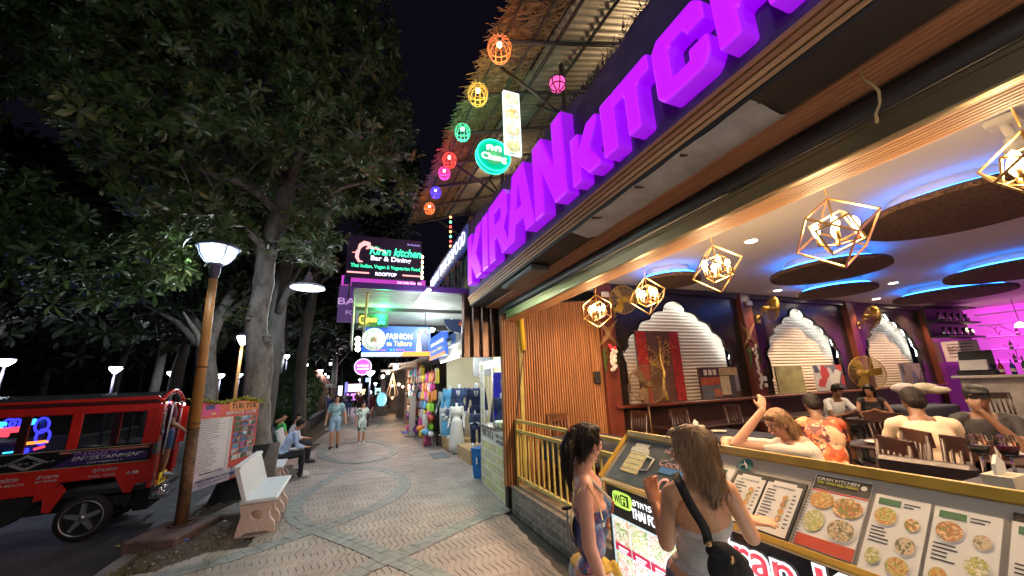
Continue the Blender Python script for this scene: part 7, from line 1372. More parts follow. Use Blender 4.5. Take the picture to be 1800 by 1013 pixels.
lamp('lamp_light', (-8.5, y - .5, 1.3), 20, (.15, .2, 1), .3, t)
t = thing('white_scooter', 'parked scooter with pale seat seen through the truck window', 'scooter', (-5.4, 12.5, -.12))
MB().lathe([(.1, -.04), (.22, -.04), (.22, .04), (.1, .04)], (-5.9, 12.5, .12), 18, 'Y').build('wheel', rubber, t); MB().lathe([(.1, -.04), (.22, -.04), (.22, .04), (.1, .04)], (-4.8, 12.5, .12), 18, 'Y').build('wheel', rubber, t); MB().prism([(-.5, .2), (.1, .15), (.45, .3), (.3, .75), (.2, .75), (.15, .35), (-.1, .35), (-.15, .6), (-.55, .6)], (-5.35, 12.42, .0), XX, ZZ, (0, .16, 0)).build('body', m_steel, t); MB().ball((-5.65, 12.5, .66), (.3, .12, .06)).build('saddle', m_dark, t); MB().tube((-5.05, 12.2, .95), (-5.05, 12.8, .95), .02).build('handlebar', m_dark, t)
# ================================================================ people
def basis(fwd, up=ZZ):
    f = V(fwd).normalized(); u = (V(up) - f * V(up).dot(f)).normalized(); r = f.cross(u); return Matrix((r, f, u)).transposed()   # columns: right, forward, up
class Body:
    """ellipsoids and tapered limbs fused by a voxel remesh into one continuous skin"""
    def __init__(s): s.b = MB()
    def ball(s, c, r, B=None, n=16, m=12): s.b.ball(c, r, n, m, B); return s
    def limb(s, a, b_, r0, r1, n=12): s.b.ball(a, r0, n, 8); s.b.ball(b_, r1, n, 8); s.b.tube(a, b_, r0, r1, n); return s
    def chain(s, pts, rs, n=12):
        for i in range(len(pts) - 1): s.limb(pts[i], pts[i + 1], rs[i], rs[i + 1], n)
        return s
    def fuse(s, voxel, smooth=4, fac=.5):
        me = bpy.data.meshes.new('tmp'); me.from_pydata([tuple(v) for v in s.b.v], [], s.b.f)
        bm = bmesh.new(); bm.from_mesh(me); bmesh.ops.remove_doubles(bm, verts=bm.verts, dist=1e-6); bmesh.ops.recalc_face_normals(bm, faces=bm.faces); bm.to_mesh(me); bm.free()
        o = bpy.data.objects.new('tmp', me); COL.objects.link(o)
        r = o.modifiers.new('r', 'REMESH'); r.mode = 'VOXEL'; r.voxel_size = voxel; r.adaptivity = 0; r.use_smooth_shade = True
        q = o.modifiers.new('s', 'SMOOTH'); q.iterations = smooth; q.factor = fac
        dg = bpy.context.evaluated_depsgraph_get(); m2 = bpy.data.meshes.new_from_object(o.evaluated_get(dg)); bpy.data.objects.remove(o); bpy.data.meshes.remove(me)
        for p in m2.polygons: p.use_smooth = True
        return m2
def soft(name, body, voxel, m, parent, smooth=4):
    me = body.fuse(voxel, smooth); me.transform(wmat(parent).inverted()); me.materials.clear(); me.materials.append(m); me.name = name; return link(name, me, parent)
def pose_stand(x, y, z0, h, ang, stride=0.0, armL=(.12, .05), armR=(.12, .05), elb=(.15, .15)):
    """joints of a standing or walking figure facing angle ang (0 = +y, clockwise positive to +x)"""
    B = Matrix.Rotation(-ang, 3, 'Z'); o = V((x, y, z0)); w = lambda a, b_, c: o + B @ V((a * h, b_ * h, c * h))
    J = {'pelvis': w(0, 0, .53), 'chest': w(0, 0, .74), 'neck': w(0, .005, .835), 'head': w(0, .018, .925), 'B': B}
    for s, k, ar, el in ((-1, 'L', armL, elb[0]), (1, 'R', armR, elb[1])):
        st = stride * s
        J['hip' + k] = w(.052 * s, 0, .52); J['kn' + k] = w(.056 * s, st * .12 + .012, .285); J['an' + k] = w(.055 * s, st * .2 - .005, .045 + (.015 if st < 0 else 0)); J['toe' + k] = w(.062 * s, st * .2 + .095, .016)
        J['sh' + k] = w(.108 * s, -.005, .805); J['el' + k] = w((.108 + ar[0] * .2) * s, -.02 + ar[1] * .5 - st * .05, .63); J['ha' + k] = w((.12 + ar[0] * .25) * s, -.01 + ar[1] * .6 + el * .25 - st * .1, .49 + el * .05)
    return J
def pose_sit(x, y, z0, h, ang, lean=.05, seat=.45, hands='lap', head=(0, 0)):
    B = Matrix.Rotation(-ang, 3, 'Z'); o = V((x, y, z0)); w = lambda a, b_, c: o + B @ V((a * h, b_ * h, c * h)); s0 = (seat + .09) / h; l = lean
    J = {'pelvis': w(0, 0, s0), 'chest': w(0, l * .75, s0 + .205), 'neck': w(0, l * 1.15, s0 + .30), 'head': w(head[0], l * 1.3 + .02 + head[1], s0 + .385), 'B': B}
    for s, k in ((-1, 'L'), (1, 'R')):
        J['hip' + k] = w(.05 * s, .01, s0 - .01); J['kn' + k] = w(.075 * s, .25, s0 - .0); J['an' + k] = w(.07 * s, .25, .045); J['toe' + k] = w(.075 * s, .34, .016)
        J['sh' + k] = w(.105 * s, l * 1.05, s0 + .27)
        if hands == 'lap': J['el' + k] = w(.13 * s, l + .05, s0 + .10); J['ha' + k] = w(.03 * s, .21 + l * .6, s0 + .075)
        elif hands == 'table': J['el' + k] = w(.15 * s, l + .10, s0 + .12); J['ha' + k] = w(.05 * s, .30, s0 + .16)
        else: J['el' + k] = w(.14 * s, l + .0, s0 + .10); J['ha' + k] = w(.12 * s, .15, s0 + .06)
    return J
REG = ['head', 'neck', 'torso', 'uarm', 'farm', 'hand', 'thigh', 'shin', 'foot']
def person(name, label, J, h, mats, cut, voxel=.018, face=True, fdir=None, hair=None, hairm=None, build=1.0, fem=False, group=None, cat='person', fingers=False, long_hair=None, shoes=None):
    """mats: list of materials; cut: {'uarm': (mat index up to t, t, mat index after) ...}"""
    base = V((J['pelvis'].x, J['pelvis'].y, min(J['toeL'].z, J['toeR'].z) - .016 * h)); t = thing(name, label, cat, base, 0, group)
    B = J['B']; up = (J['neck'] - J['pelvis']).normalized(); side = (J['shR'] - J['shL']).normalized(); f = up.cross(side); T = Matrix((side, f, up)).transposed(); k = h * build
    b = Body(); P_, C_, N_, H_ = J['pelvis'], J['chest'], J['neck'], J['head']
    sw = (J['shR'] - J['shL']).length
    b.ball(C_ - up * .01 * h, (sw * .5, .062 * k, .10 * h), T); b.ball(C_ + up * .045 * h, (sw * .43, .052 * k, .05 * h), T); b.ball(P_.lerp(C_, .5), ((.078 if not fem else .068) * k, .055 * k, .09 * h), T); b.ball(P_ + up * .005 * h, ((.088 if not fem else .096) * k, .065 * k, .075 * h), T)
    if fem:
        for s in (-1, 1): b.ball(C_ + side * s * .045 * h + f * .045 * h - up * .015 * h, .037 * h)
    b.limb(C_ + up * .07 * h, N_, .045 * k, .033 * h); b.limb(N_, H_ - V((0, 0, .02 * h)), .032 * h, .033 * h)
    hf = V(fdir).normalized() if fdir is not None else (B @ YY); Hb = basis(hf, ZZ * 1.0 + up * .3); rt, ft, ut = Hb.col[0], Hb.col[1], Hb.col[2]; q = h / 1.7
    hd = lambda a, b_, c: H_ + rt * a * q + ft * b_ * q + ut * c * q
    b.ball(hd(0, -.008, .018), (.072 * q, .090 * q, .090 * q), Hb); b.ball(hd(0, .018, -.045), (.052 * q, .062 * q, .062 * q), Hb); b.ball(hd(0, .052, -.085), (.026 * q, .024 * q, .020 * q), Hb)
    b.limb(hd(0, .086, .008), hd(0, .106, -.026), .009 * q, .014 * q, 8); b.ball(hd(0, .078, -.058), (.022 * q, .014 * q, .012 * q), Hb); b.ball(hd(0, .068, .035), (.05 * q, .022 * q, .014 * q), Hb)
    for s in (-1, 1): b.ball(hd(.073 * s, -.002, -.008), (.010 * q, .019 * q, .030 * q), Hb); b.ball(hd(.034 * s, .062, -.028), (.02 * q, .018 * q, .02 * q), Hb)
    segs = [('neck', N_, H_ - ut * .03 * h), ('torso', P_, C_), ('torso', C_, N_ - up * .02 * h), ('torso', J['shL'].lerp(J['shR'], .2), J['shL'].lerp(J['shR'], .8)), ('head', H_ - ut * .03, H_ + ut * .06)]
    for K in 'LR':
        sh, el, ha = J['sh' + K], J['el' + K], J['ha' + K]; hip, kn, an, toe = J['hip' + K], J['kn' + K], J['an' + K], J['toe' + K]
        b.chain([N_ - up * .03 * h, sh - side * (sh - N_).dot(side) * .35 + up * .012 * h, sh], [.03 * k, .026 * k, .027 * k * (1 if not fem else .86)]); b.chain([sh, sh.lerp(el, .4), el], [.0275 * k * (.84 if fem else 1), .0255 * k * (.86 if fem else 1), .021 * k]); b.chain([el, el.lerp(ha, .3), ha], [.021 * k, .0225 * k * (.9 if fem else 1), .0145 * k])
        hdv = J.get('hd' + K, (ha - el).normalized()); hv = V(hdv).normalized(); pn = J.get('pn' + K, hv.cross(side).normalized() if abs(hv.dot(side)) < .95 else up); pn = (V(pn) - hv * V(pn).dot(hv)).normalized(); sd_ = hv.cross(pn)
        if fingers:
            b.ball(ha + hv * .050, (.036, .048, .015), Matrix((sd_, hv, pn)).transposed()); curl = J.get('curl' + K, .25)
            for i, (o_, l) in enumerate(((-.028, .062), (-.009, .072), (.010, .068), (.028, .052))):
                p0 = ha + hv * .085 + sd_ * o_; d1 = (hv - pn * curl * .5 + sd_ * o_ * 2).normalized(); p1 = p0 + d1 * l * .5; d2 = (hv - pn * curl * 1.6 + sd_ * o_ * 2).normalized(); b.chain([p0 - hv * .02, p1, p1 + d2 * l * .5], [.0095, .0085, .0068], 8)
            thx = J.get('thumb' + K, -1); p0 = ha + hv * .025 + sd_ * thx * .030; d = (hv * .7 + sd_ * thx * .7 - pn * .25).normalized(); b.chain([p0, p0 + d * .035, p0 + (d * .3 + hv * .7).normalized() * .03 + d * .035], [.012, .010, .008], 8)
        else: 
            b.ball(ha + hv * .03 * h, (.020 * h, .030 * h, .011 * h), Matrix((sd_, hv, pn)).transposed())
            for o_ in (-.012, 0, .012): b.limb(ha + hv * .045 * h + sd_ * o_ * h, ha + hv * .072 * h + sd_ * o_ * h * 1.2 - pn * .012 * h, .0062 * h, .005 * h, 6)
            b.limb(ha + hv * .015 * h + sd_ * .014 * h, ha + hv * .042 * h + sd_ * .03 * h, .007 * h, .0055 * h, 6)
        b.chain([hip, hip.lerp(kn, .35), kn], [.052 * k, .049 * k, .034 * k]); b.chain([kn, kn.lerp(an, .3), an], [.032 * k, .034 * k, .020 * k]); b.limb(an - V((0, 0, .005 * h)), toe + V((0, 0, .004 * h)), .026 * h, .020 * h); b.ball(an - (toe - an).normalized() * .018 * h - ZZ * .018 * h, .022 * h)
        segs += [('uarm', sh, el), ('farm', el, ha), ('hand', ha, ha + hv * .1), ('thigh', hip, kn), ('shin', kn, an), ('foot', an, toe)]
    me = b.fuse(voxel, 3 if voxel > .012 else 5)
    n = len(me.polygons); cc = np.empty(n * 3); me.polygons.foreach_get('center', cc); cc = cc.reshape(-1, 3); best = np.full(n, 1e9); reg = np.zeros(n, int); tt_ = np.zeros(n)
    for nm, a, c in segs:
        a, c = np.array(a), np.array(c); d = c - a; L2 = (d @ d) + 1e-9; tr_ = ((cc - a) @ d) / L2; tc = np.clip(tr_, 0, 1); dist = np.linalg.norm(cc - (a + tc[:, None] * d), axis=1) / {'torso': 1.9 * h * .045, 'head': .09 * q * .9, 'neck': .036 * h, 'uarm': .028 * h, 'farm': .021 * h, 'hand': .02 * h, 'thigh': .05 * h, 'shin': .033 * h, 'foot': .026 * h}[nm]
        m_ = dist < best; best[m_] = dist[m_]; reg[m_] = REG.index(nm); tt_[m_] = tr_[m_]
    mi = np.zeros(n, int)
    for nm, rule in cut.items():
        if nm not in REG: continue
        s = reg == REG.index(nm)
        if isinstance(rule, int): mi[s] = rule
        else: mi[s] = np.where(tt_[s] < rule[1], rule[0], rule[2])
    # waist split for the torso: below the belt line takes the trouser material
    if 'waist' in cut:
        wl, a_i = cut['waist']; d = np.array(up); s = (reg == 2) & (((cc - np.array(P_)) @ d) < wl * h); mi[s] = a_i
    if 'top' in cut:
        wl, a_i, lat = cut['top']; d = np.array(up); hh = (cc - np.array(C_)) @ d; la = np.abs((cc - np.array(C_)) @ np.array(side)); s = ((reg == 2) | (reg == 3) | (reg == 1)) & (hh > wl * h) & (la < lat * h); mi[s] = a_i; mi[(reg == 1) & (hh > wl * h)] = 0
    if 'midriff' in cut:
        lo, hi, a_i = cut['midriff']; d = np.array(up); v_ = (cc - np.array(P_)) @ d; s = (reg == 2) & (v_ > lo * h) & (v_ < hi * h); mi[s] = a_i
    me.polygons.foreach_set('material_index', mi)
    # cloth stands a little proud of the skin
    cl = np.zeros(len(me.vertices), bool); sk = np.zeros(len(me.vertices), bool); li = np.empty(len(me.loops), int); me.loops.foreach_get('vertex_index', li); ls = np.empty(n, int); lt = np.empty(n, int); me.polygons.foreach_get('loop_start', ls); me.polygons.foreach_get('loop_total', lt)
    pv = np.repeat(mi, lt); cl[li[pv > 0]] = True; sk[li[pv == 0]] = True; mv = cl & ~sk
    nr = np.empty(len(me.vertices) * 3); me.vertices.foreach_get('normal', nr); co = np.empty(len(me.vertices) * 3); me.vertices.foreach_get('co', co); co = co.reshape(-1, 3); nr = nr.reshape(-1, 3)
    wr = np.array([MN.noise(V(c) * 11) for c in co[mv]]) if mv.any() else 0; co[mv] += nr[mv] * ((.006 + .007 * wr)[:, None] * h / 1.7); me.vertices.foreach_set('co', co.ravel())
    me.transform(wmat(t).inverted()); me.materials.clear()
    for m in mats: me.materials.append(m)
    me.polygons.foreach_set('material_index', mi); me.name = 'body'; me.update(); link('body', me, t)
    if face:
        for s in (-1, 1):
            MB().ball(hd(.030 * s, .078, .008), (.0125 * q, .008 * q, .0085 * q), 10, 6, Hb).build('eye', m_eye, t); MB().ball(hd(.030 * s, .0835, .008), (.006 * q, .0045 * q, .006 * q), 8, 6, Hb).build('pupil', m_hair, t)
            MB().path([hd(.014 * s, .090, .026), hd(.030 * s, .088, .032), hd(.047 * s, .078, .028)], [.0035 * q, .0045 * q, .002 * q], 6).build('eyebrow', hairm or m_hair, t)
        MB().ball(hd(0, .088, -.054), (.021 * q, .008 * q, .0075 * q), 12, 6, Hb).build('lips', m_lip, t)
    if hair != 'none':
        hb = Body(); hb.ball(hd(0, -.016, .032), (.082 * q, .096 * q, .090 * q), Hb); hb.ball(hd(0, -.045, -.012), (.074 * q, .060 * q, .07 * q), Hb)
        for s in (-1, 1): hb.ball(hd(.058 * s, -.012, .02), (.024 * q, .055 * q, .05 * q), Hb)
        hb.ball(hd(0, .045, .085), (.06 * q, .04 * q, .026 * q), Hb)
        if long_hair: long_hair(hb, hd, Hb, q)
        me = hb.fuse(max(.007, voxel * .8), 2)
        # cut the hair away from the face
        bm = bmesh.new(); bm.from_mesh(me); fr = [v for v in bm.verts if (v.co - H_).dot(ft) > .060 * q and (v.co - H_).dot(ut) < .052 * q and abs((v.co - H_).dot(rt)) < .075 * q]
        if not long_hair: bmesh.ops.delete(bm, geom=fr, context='VERTS')
        for v in bm.verts: v.co += v.normal * (.004 * MN.noise(v.co * 60) + .003 * MN.noise(v.co * 25))
        bm.to_mesh(me); bm.free(); me.transform(wmat(t).inverted()); me.materials.clear(); me.materials.append(hairm or m_hair); me.name = 'hair'; link('hair', me, t)
        if long_hair:
            g = MB(); vs = me.vertices; inv = wmat(t).to_3x3()
            for i in range(1500):
                v = vs[random.randrange(len(vs))]; p = wmat(t) @ v.co; nn = inv @ v.normal
                if (p - H_).dot(ft) > .05 * q: continue
                l = random.uniform(.03, .09); d = V((random.uniform(-.15, .15), random.uniform(-.15, .15), -1)); d = (d - nn * d.dot(nn) * .95).normalized(); s = d.cross(nn).normalized() * .0013; p = p + nn * .001
                g.add([p - s, p + s, p + d * l * .6 + nn * .002 + s * .7, p + d * l + nn * random.uniform(-.002, .004)], [(0, 1, 2, 3)])
            tag(g.build('hair_strands', hairm or m_hair, t, fix=False), kind='stuff')
    return t, hd, Hb
white_sh = mat('shirt_white', (.62, .62, .64), .8, bump=(12, .3)); blue_sh = mat('shirt_pale_blue', (.36, .47, .68), .8, bump=(12, .3)); trs = mat('trousers_black', (.015, .016, .022), .8, bump=(12, .3)); jeans = mat('jeans_blue', (.05, .10, .24), .85, var=(8, .3), bump=(12, .3)); cream_sh = mat('shirt_cream', (.60, .46, .33), .8, bump=(12, .3)); shoe_b = mat('shoe_black', (.012, .012, .012), .4); shoe_w = mat('shoe_white', (.6, .58, .55), .5); denim = mat('denim_light', (.25, .36, .46), .85, var=(10, .2))
mar = mat('shirt_maroon', (.12, .012, .02), .8, bump=(12, .3)); teal_sh = cells('shirt_teal_print', [(.20, .33, .36), (.30, .42, .45), (.12, .22, .25), (.26, .38, .40)], 16); boy_sh = cells('boy_print', [(.50, .60, .55), (.56, .66, .60), (.50, .60, .55), (.05, .09, .08)], 13, noise_in=.8); flor = cells('floral_print', [(.50, .08, .03), (.62, .40, .25), (.60, .16, .04), (.10, .02, .03), (.62, .30, .14)], 13, noise_in=1.0); navy_sh = mat('shirt_navy', (.03, .05, .18), .8); blk_sh = mat('shirt_black', (.02, .018, .022), .7, bump=(12, .3)); skin_l = m_skin
STD = lambda s=.55, tr=1.2: {'head': 0, 'neck': 0, 'torso': 1, 'uarm': (1, s, 0) if s < 1 else 1, 'farm': 0, 'hand': 0, 'thigh': (2, tr, 0) if tr < 1 else 2, 'shin': 2 if tr >= 1.2 else 0, 'foot': 3, 'waist': (.02, 2), 'top': (.078, 0, .05)}
def lcut(s): c = STD(1.2); c['farm'] = (1, s, 0); return c
# seated men on the benches
J = pose_sit(-1.55, 10.5, -.0, 1.70, R_(80), lean=.13, seat=.42, head=(0, .01)); J['shR'] = J['shR']
person('person', 'seated young man in pale blue shirt and black trousers bending forward on the second bench', J, 1.70, [m_skin2, blue_sh, trs, shoe_w], lcut(.75), .014, fdir=(.8, .5, -.35), build=.95)
J = pose_sit(-1.62, 12.35, 0, 1.74, R_(72), lean=.04, seat=.42)
tw, _, _ = person('person', 'seated man in white shirt with dark tie on the farthest bench facing the walk', J, 1.74, [m_skin2, white_sh, trs, shoe_b], lcut(.2), .015, fdir=(.35, -1, -.05)); c = J['chest']; MB().prism([(-.02, .1), (.02, .1), (.03, -.14), (0, -.18), (-.03, -.14)], c + V((.115, .0, .03)), YY, V((-.1, 0, 1)), (.01, 0, 0)).build('tie', mat('tie_green', (.02, .10, .05), .6), tw)
J = pose_sit(-2.05, 13.4, 0, 1.70, R_(60), lean=0, seat=.42); J['elL'] = J['shL'] + V((-.05, -.2, .1)); J['haL'] = J['head'] + V((.02, -.05, -.02)); 
person('person', 'person in bright green shirt half hidden by the dark trunk, hand to head', J, 1.70, [m_skin2, mat('shirt_green', (.05, .45, .10), .8), trs, shoe_b], STD(), .02, fdir=(.6, -.8, 0))
# walking man and boy
J = pose_stand(-.66, 14.9, 0, 1.74, R_(180), stride=.25, armL=(.25, .05), armR=(.22, .02), elb=(.1, .15))
person('person', 'man in patterned teal T-shirt and light blue shorts walking towards the camera', J, 1.74, [m_skin2, teal_sh, denim, shoe_b], STD(.75, .88), .014, fdir=(.3, -1, 0), build=1.1)
J = pose_stand(.19, 15.25, 0, 1.48, R_(170), stride=.18, elb=(.1, .1)); J['elL'] = J['shL'] + V((.12, -.05, -.2)); J['haL'] = J['shL'] + V((.17, -.22, -.02))
person('person', 'boy in white leaf print shirt and matching shorts walking beside the man', J, 1.48, [m_skin2, boy_sh, boy_sh, shoe_w], STD(.7, .95), .014, fdir=(.9, -.5, 0))
# people further down the walk
crowd = [(-1.72, 29, 1.62, 180, (navy_sh, m_skin, 1), 'woman in loose blue top and bare legs beyond the walking man', True), (-2.9, 31, 1.7, 170, (blk_sh, trs, 0), 'dark dressed person standing in front of the kiosk', False), (-.6, 33, 1.7, 0, (blk_sh, jeans, 0), 'person in black seen between the man and the blue topped woman', False),
         (.2, 31, 1.65, 10, (mar, blk_sh, 0), 'person in dark red behind the boy', True), (.9, 28, 1.68, 0, (mat('dress_wine', (.14, .02, .04), .8), mat('dress_wine', (.14, .02, .04), .8), 0), 'woman in long wine red dress walking away on the right of the walk', True), (1.4, 33, 1.72, 180, (blk_sh, trs, 0), 'person in black near the far shops', False),
         (-1.0, 37, 1.7, 180, (white_sh, jeans, 0), 'person in white top in the far crowd, left of its middle', True), (-.1, 39, 1.68, 0, (mat('shirt_ochre', (.3, .2, .1), .8), trs, 0), 'person in tan top in the middle of the far crowd', False), (.6, 38, 1.72, 180, (blk_sh, jeans, 0), 'person in black and jeans in the middle of the far crowd', False),
         (1.1, 41, 1.66, 0, (navy_sh, trs, 0), 'person in navy at the right of the far crowd', True), (-1.6, 42, 1.7, 180, (mar, jeans, 0), 'person in maroon at the left of the far crowd', False), (.1, 45, 1.7, 0, (white_sh, trs, 0), 'farthest person in a pale top before the pink lit stall', False), (1.7, 37, 1.7, 90, (blk_sh, trs, 0), 'dark figure browsing at the far shop front', False), (-2.3, 35, 1.75, 180, (mat('shirt_grey', (.2, .2, .22), .8), trs, 0), 'man in grey beside the street name sign', False)]
for i, (x, y, h, a, (s, tr_, sh), lab, fem) in enumerate(crowd):
    J = pose_stand(x, y, 0, h, R_(a), stride=.2 * (1 if i % 2 else -1)); c = STD(.6, .35 if sh else 1.2)
    person('person', lab, J, h, [m_skin2 if i % 3 else m_skin, s, tr_ if not sh else s, shoe_b], c, .03, face=False, fem=fem, group='people far down the walk')
# passenger standing at the back of the truck
q = I_ @ V((XR + .03, .56, Z(.56))); J = pose_stand(q.x, q.y, q.z, 1.30 / .93, R_(60), 0, armL=(.1, .15), elb=(.5, .5))
person('person', 'person in maroon T-shirt and blue jeans at the open back of the red truck', J, 1.32, [m_skin2, mar, jeans, mat('shoe_grey', (.25, .27, .27), .6)], STD(.6, .8), .013, fdir=(-.8, .5, .1))

# ---- diners
def label_person(*a, **k): return person('person', *a, **k)
def long_straight(hb, hd, Hb, q, l=.30, w=.065, back=-.055):
    hb.chain([hd(0, back, .0), hd(0, back - .02, -.10), hd(0, back - .03, -.20 - (l - .3)), hd(0, back - .02, -l)], [.075 * q, .070 * q, .060 * q, .03 * q])
    for s in (-1, 1): hb.chain([hd(.055 * s, -.02, .02), hd(.062 * s, -.03, -.08), hd(.055 * s, -.04, -l * .8)], [.032 * q, .034 * q, .02 * q])
J = pose_sit(3.40, 2.35, FZ, 1.70, R_(-75), lean=.16, seat=.47, hands='table')
hp = V((3.28, 2.28, 1.50)); J['head'] = hp; J['neck'] = hp + V((.08, -.02, -.13)); J['chest'] = hp + V((.13, -.06, -.30)); J['shL'] = hp + V((.0, -.16, -.21)); J['shR'] = hp + V((.10, .14, -.20)); J['elL'] = PX(1292, 783, 2.88); J['haL'] = PX(1340, 722, 3.10); J['hdL'] = V((.35, .15, .6)); J['pnL'] = V((-.3, -1, .2)); J['elR'] = PX(1275, 775, 3.1); J['haR'] = J['elR'] + V((-.15, -.12, -.02)); J['curlL'] = .3
hl = PX(1345, 712, 3.16)
def lhair(hb, hd, Hb, q): long_straight(hb, hd, Hb, q, .34)
label_person('long haired woman in a cream T-shirt resting her head on her raised hand', J, 1.66, [m_skin, mat('tee_cream', (.62, .55, .47), .8, bump=(12, .3)), trs, shoe_b], STD(.6), .009, fdir=(-.95, .30, -.45), hairm=m_hairb, fem=True, long_hair=lhair, fingers=True, build=1.15)
J = pose_sit(8.3, 4.75, FZ, 1.72, R_(200), lean=.12, seat=.46, hands='table'); label_person('man in white shirt leaning over his plate under the second arch', J, 1.72, [m_skin3, white_sh, trs, shoe_b], STD(.6), .017, fdir=(-.3, -.8, -.6))
J = pose_sit(9.3, 4.55, FZ, 1.62, R_(240), lean=.12, seat=.46, hands='table'); label_person('dark haired woman in sleeveless top beside the man in the white shirt', J, 1.62, [m_skin2, blk_sh, trs, shoe_b], STD(0), .016, fdir=(-1, -.2, -.3), fem=True, long_hair=lambda a, b_, c_, d: long_straight(a, b_, c_, d, .2))
J = pose_sit(4.55, 2.65, FZ, 1.70, R_(40), lean=.10, seat=.46, hands='table'); label_person('diner in a red and cream flowered shirt seen from behind', J, 1.70, [m_skin3, flor, trs, shoe_b], STD(.75), .014, fdir=(.5, .6, -.4), build=1.08)
J = pose_sit(4.75, 1.95, FZ, 1.82, R_(55), lean=.08, seat=.46, hands='table'); label_person('broad man in a cream T-shirt seen from behind with a black fade haircut', J, 1.82, [m_skin3, cream_sh, trs, shoe_b], STD(.6), .014, fdir=(.6, .7, -.3), build=1.15)
J = pose_sit(5.9, 1.98, FZ, 1.80, R_(250), lean=.06, seat=.46, hands='table'); J['elL'] = J['shL'] + V((-.14, -.05, -.25)); J['haL'] = J['head'] + V((-.10, -.03, -.12)); t_, hd_, Hb_ = label_person('man in black T-shirt and dark cap with his hand at his mouth facing the street', J, 1.80, [m_skin3, blk_sh, trs, shoe_b], STD(.6), .014, fdir=(-1, -.45, 0))
MB().ball(hd_(0, -.01, .06), (.09, .105, .07), 16, 10, Hb_).build('cap', m_dark, t_); MB().prism([(-.06, 0), (.06, 0), (.045, .08), (-.045, .08)], hd_(0, .075, .05), Hb_.col[0], Hb_.col[1], (0, 0, .01)).build('cap_peak', m_dark, t_); MB().prism([(-.06, -.018), (.06, -.018), (.06, .018), (-.06, .018)], hd_(0, .092, .01), Hb_.col[0], Hb_.col[2], (-.004, 0, 0)).build('sunglasses', m_blk, t_)

# ---- the two women in front of the menu stand
print_top = cells('halter_print', [(.06, .06, .22), (.12, .12, .32), (.03, .10, .20), (.30, .10, .12)], 20, noise_in=1.0); jl = mat('jeans_pale', (.42, .46, .52), .85, var=(14, .2), bump=(18, .3))
D1 = 2.22
J = {'B': basis((1, .15, 0)), 'head': DEP(1031, 779, D1), 'neck': DEP(1022, 826, D1), 'chest': DEP(1036, 885, D1 + .06), 'pelvis': DEP(1040, 1010, D1 + .12), 'shR': DEP(1027, 862, D1 - .10), 'shL': DEP(1046, 852, D1 + .22), 'elR': DEP(1036, 960, D1 - .14), 'haR': DEP(1066, 1045, D1 - .10), 'elL': DEP(1052, 955, D1 + .30), 'haL': DEP(1050, 1050, D1 + .28)}
p_ = J['pelvis']; 
for K, s in (('L', 1), ('R', -1)): J['hip' + K] = p_ + V((0, .085 * s, -.02)); J['kn' + K] = V((p_.x + .03, p_.y + .09 * s, .5)); J['an' + K] = V((p_.x - .03, p_.y + .09 * s, .07)); J['toe' + K] = V((p_.x + .12, p_.y + .1 * s, .03))
def pony(hb, hd, Hb, q):
    hb.ball(hd(0, -.10, .055), (.035, .035, .035)); hb.chain([hd(0, -.11, .05), hd(0.01, -.15, -.02), hd(.01, -.145, -.12), hd(.01, -.12, -.22)], [.030, .042, .034, .010])
skin_w1 = mat('skin_fair_flushed', (.60, .30, .22), .48, var=(3, .12)); 
t1, hd1, Hb1 = person('person', 'dark haired woman with ponytail, hoop earring and patterned halter top, seen in profile', J, 1.66, [skin_w1, print_top, jl, shoe_b], {'head': 0, 'neck': 0, 'torso': 1, 'uarm': 0, 'farm': 0, 'hand': 0, 'thigh': 2, 'shin': 2, 'foot': 3, 'waist': (.05, 2), 'top': (.03, 0, 9), 'midriff': (.05, .085, 0)}, .0065, fdir=(.97, .10, -.06), fem=True, hairm=m_hair, long_hair=pony, fingers=True, build=1.14)
MB().path([hd1(.082, -.004, -.065) + V((math.cos(a) * .024, 0, math.sin(a) * .024)) for a in np.linspace(0, 2 * PI, 21)[:-1]], .0028, 6, True).build('hoop_earring', m_gold, t1); MB().ball(hd1(.083, 0, -.036), .0055, 8, 6).build('pearl', m_paper, t1); MB().ball(hd1(0, -.108, .055), (.03, .016, .03), 12, 8).build('hair_tie', mat('tie_red', (.5, .02, .03), .6), t1)
st = [J['neck'] + V((-.02, -.045, -.015)), J['shR'].lerp(J['neck'], .45) + V((.035, -.02, .012)), J['chest'] + V((.10, -.09, .02))]; MB().path(st, .009, 8).build('halter_strap', mat('strap_cream', (.5, .45, .38), .6), t1); MB().path([J['chest'] + V((.105, -.10, .02)), J['chest'] + V((.125, -.05, -.05)), J['chest'] + V((.12, .0, -.09)), J['chest'] + V((.06, -.085, -.12))], .006, 6).build('orange_piping', mat('piping_orange', (.7, .12, .03), .5), t1)
bag = thing('shoulder_bag', 'dark blue patterned shoulder bag with gold chain hanging from the dark haired woman', 'bag', J['haR']); c = DEP(1024, 935, D1 - .06); c2 = DEP(1052, 930, D1 - .17) ; b = Body(); Bg = basis((1, .1, 0)); b.ball(DEP(1037, 928, D1 + .12), (.055, .15, .125), Bg, 18, 12); me = soft('pouch', b, .008, cells('bag_monogram', [(.025, .035, .10), (.035, .05, .14), (.02, .025, .07), (.08, .10, .2)], 30), bag)
ch = smooth([tuple(J['shR'] + V((-.005, -.02, .040))), tuple(DEP(1009, 880, D1 - .13)), tuple(DEP(1005, 930, D1 - .02)), tuple(DEP(1012, 950, D1 + .05))], 6); MB().path([V(c_) for c_ in ch], .0045, 5).build('chain', m_gold, bag)
ch = smooth([tuple(J['shR'] + V((.0, -.02, .040))), tuple(DEP(1049, 880, D1 - .17)), tuple(DEP(1062, 925, D1 - .04))], 6); MB().path([V(c_) for c_ in ch], .0045, 5).build('chain', m_gold, bag)
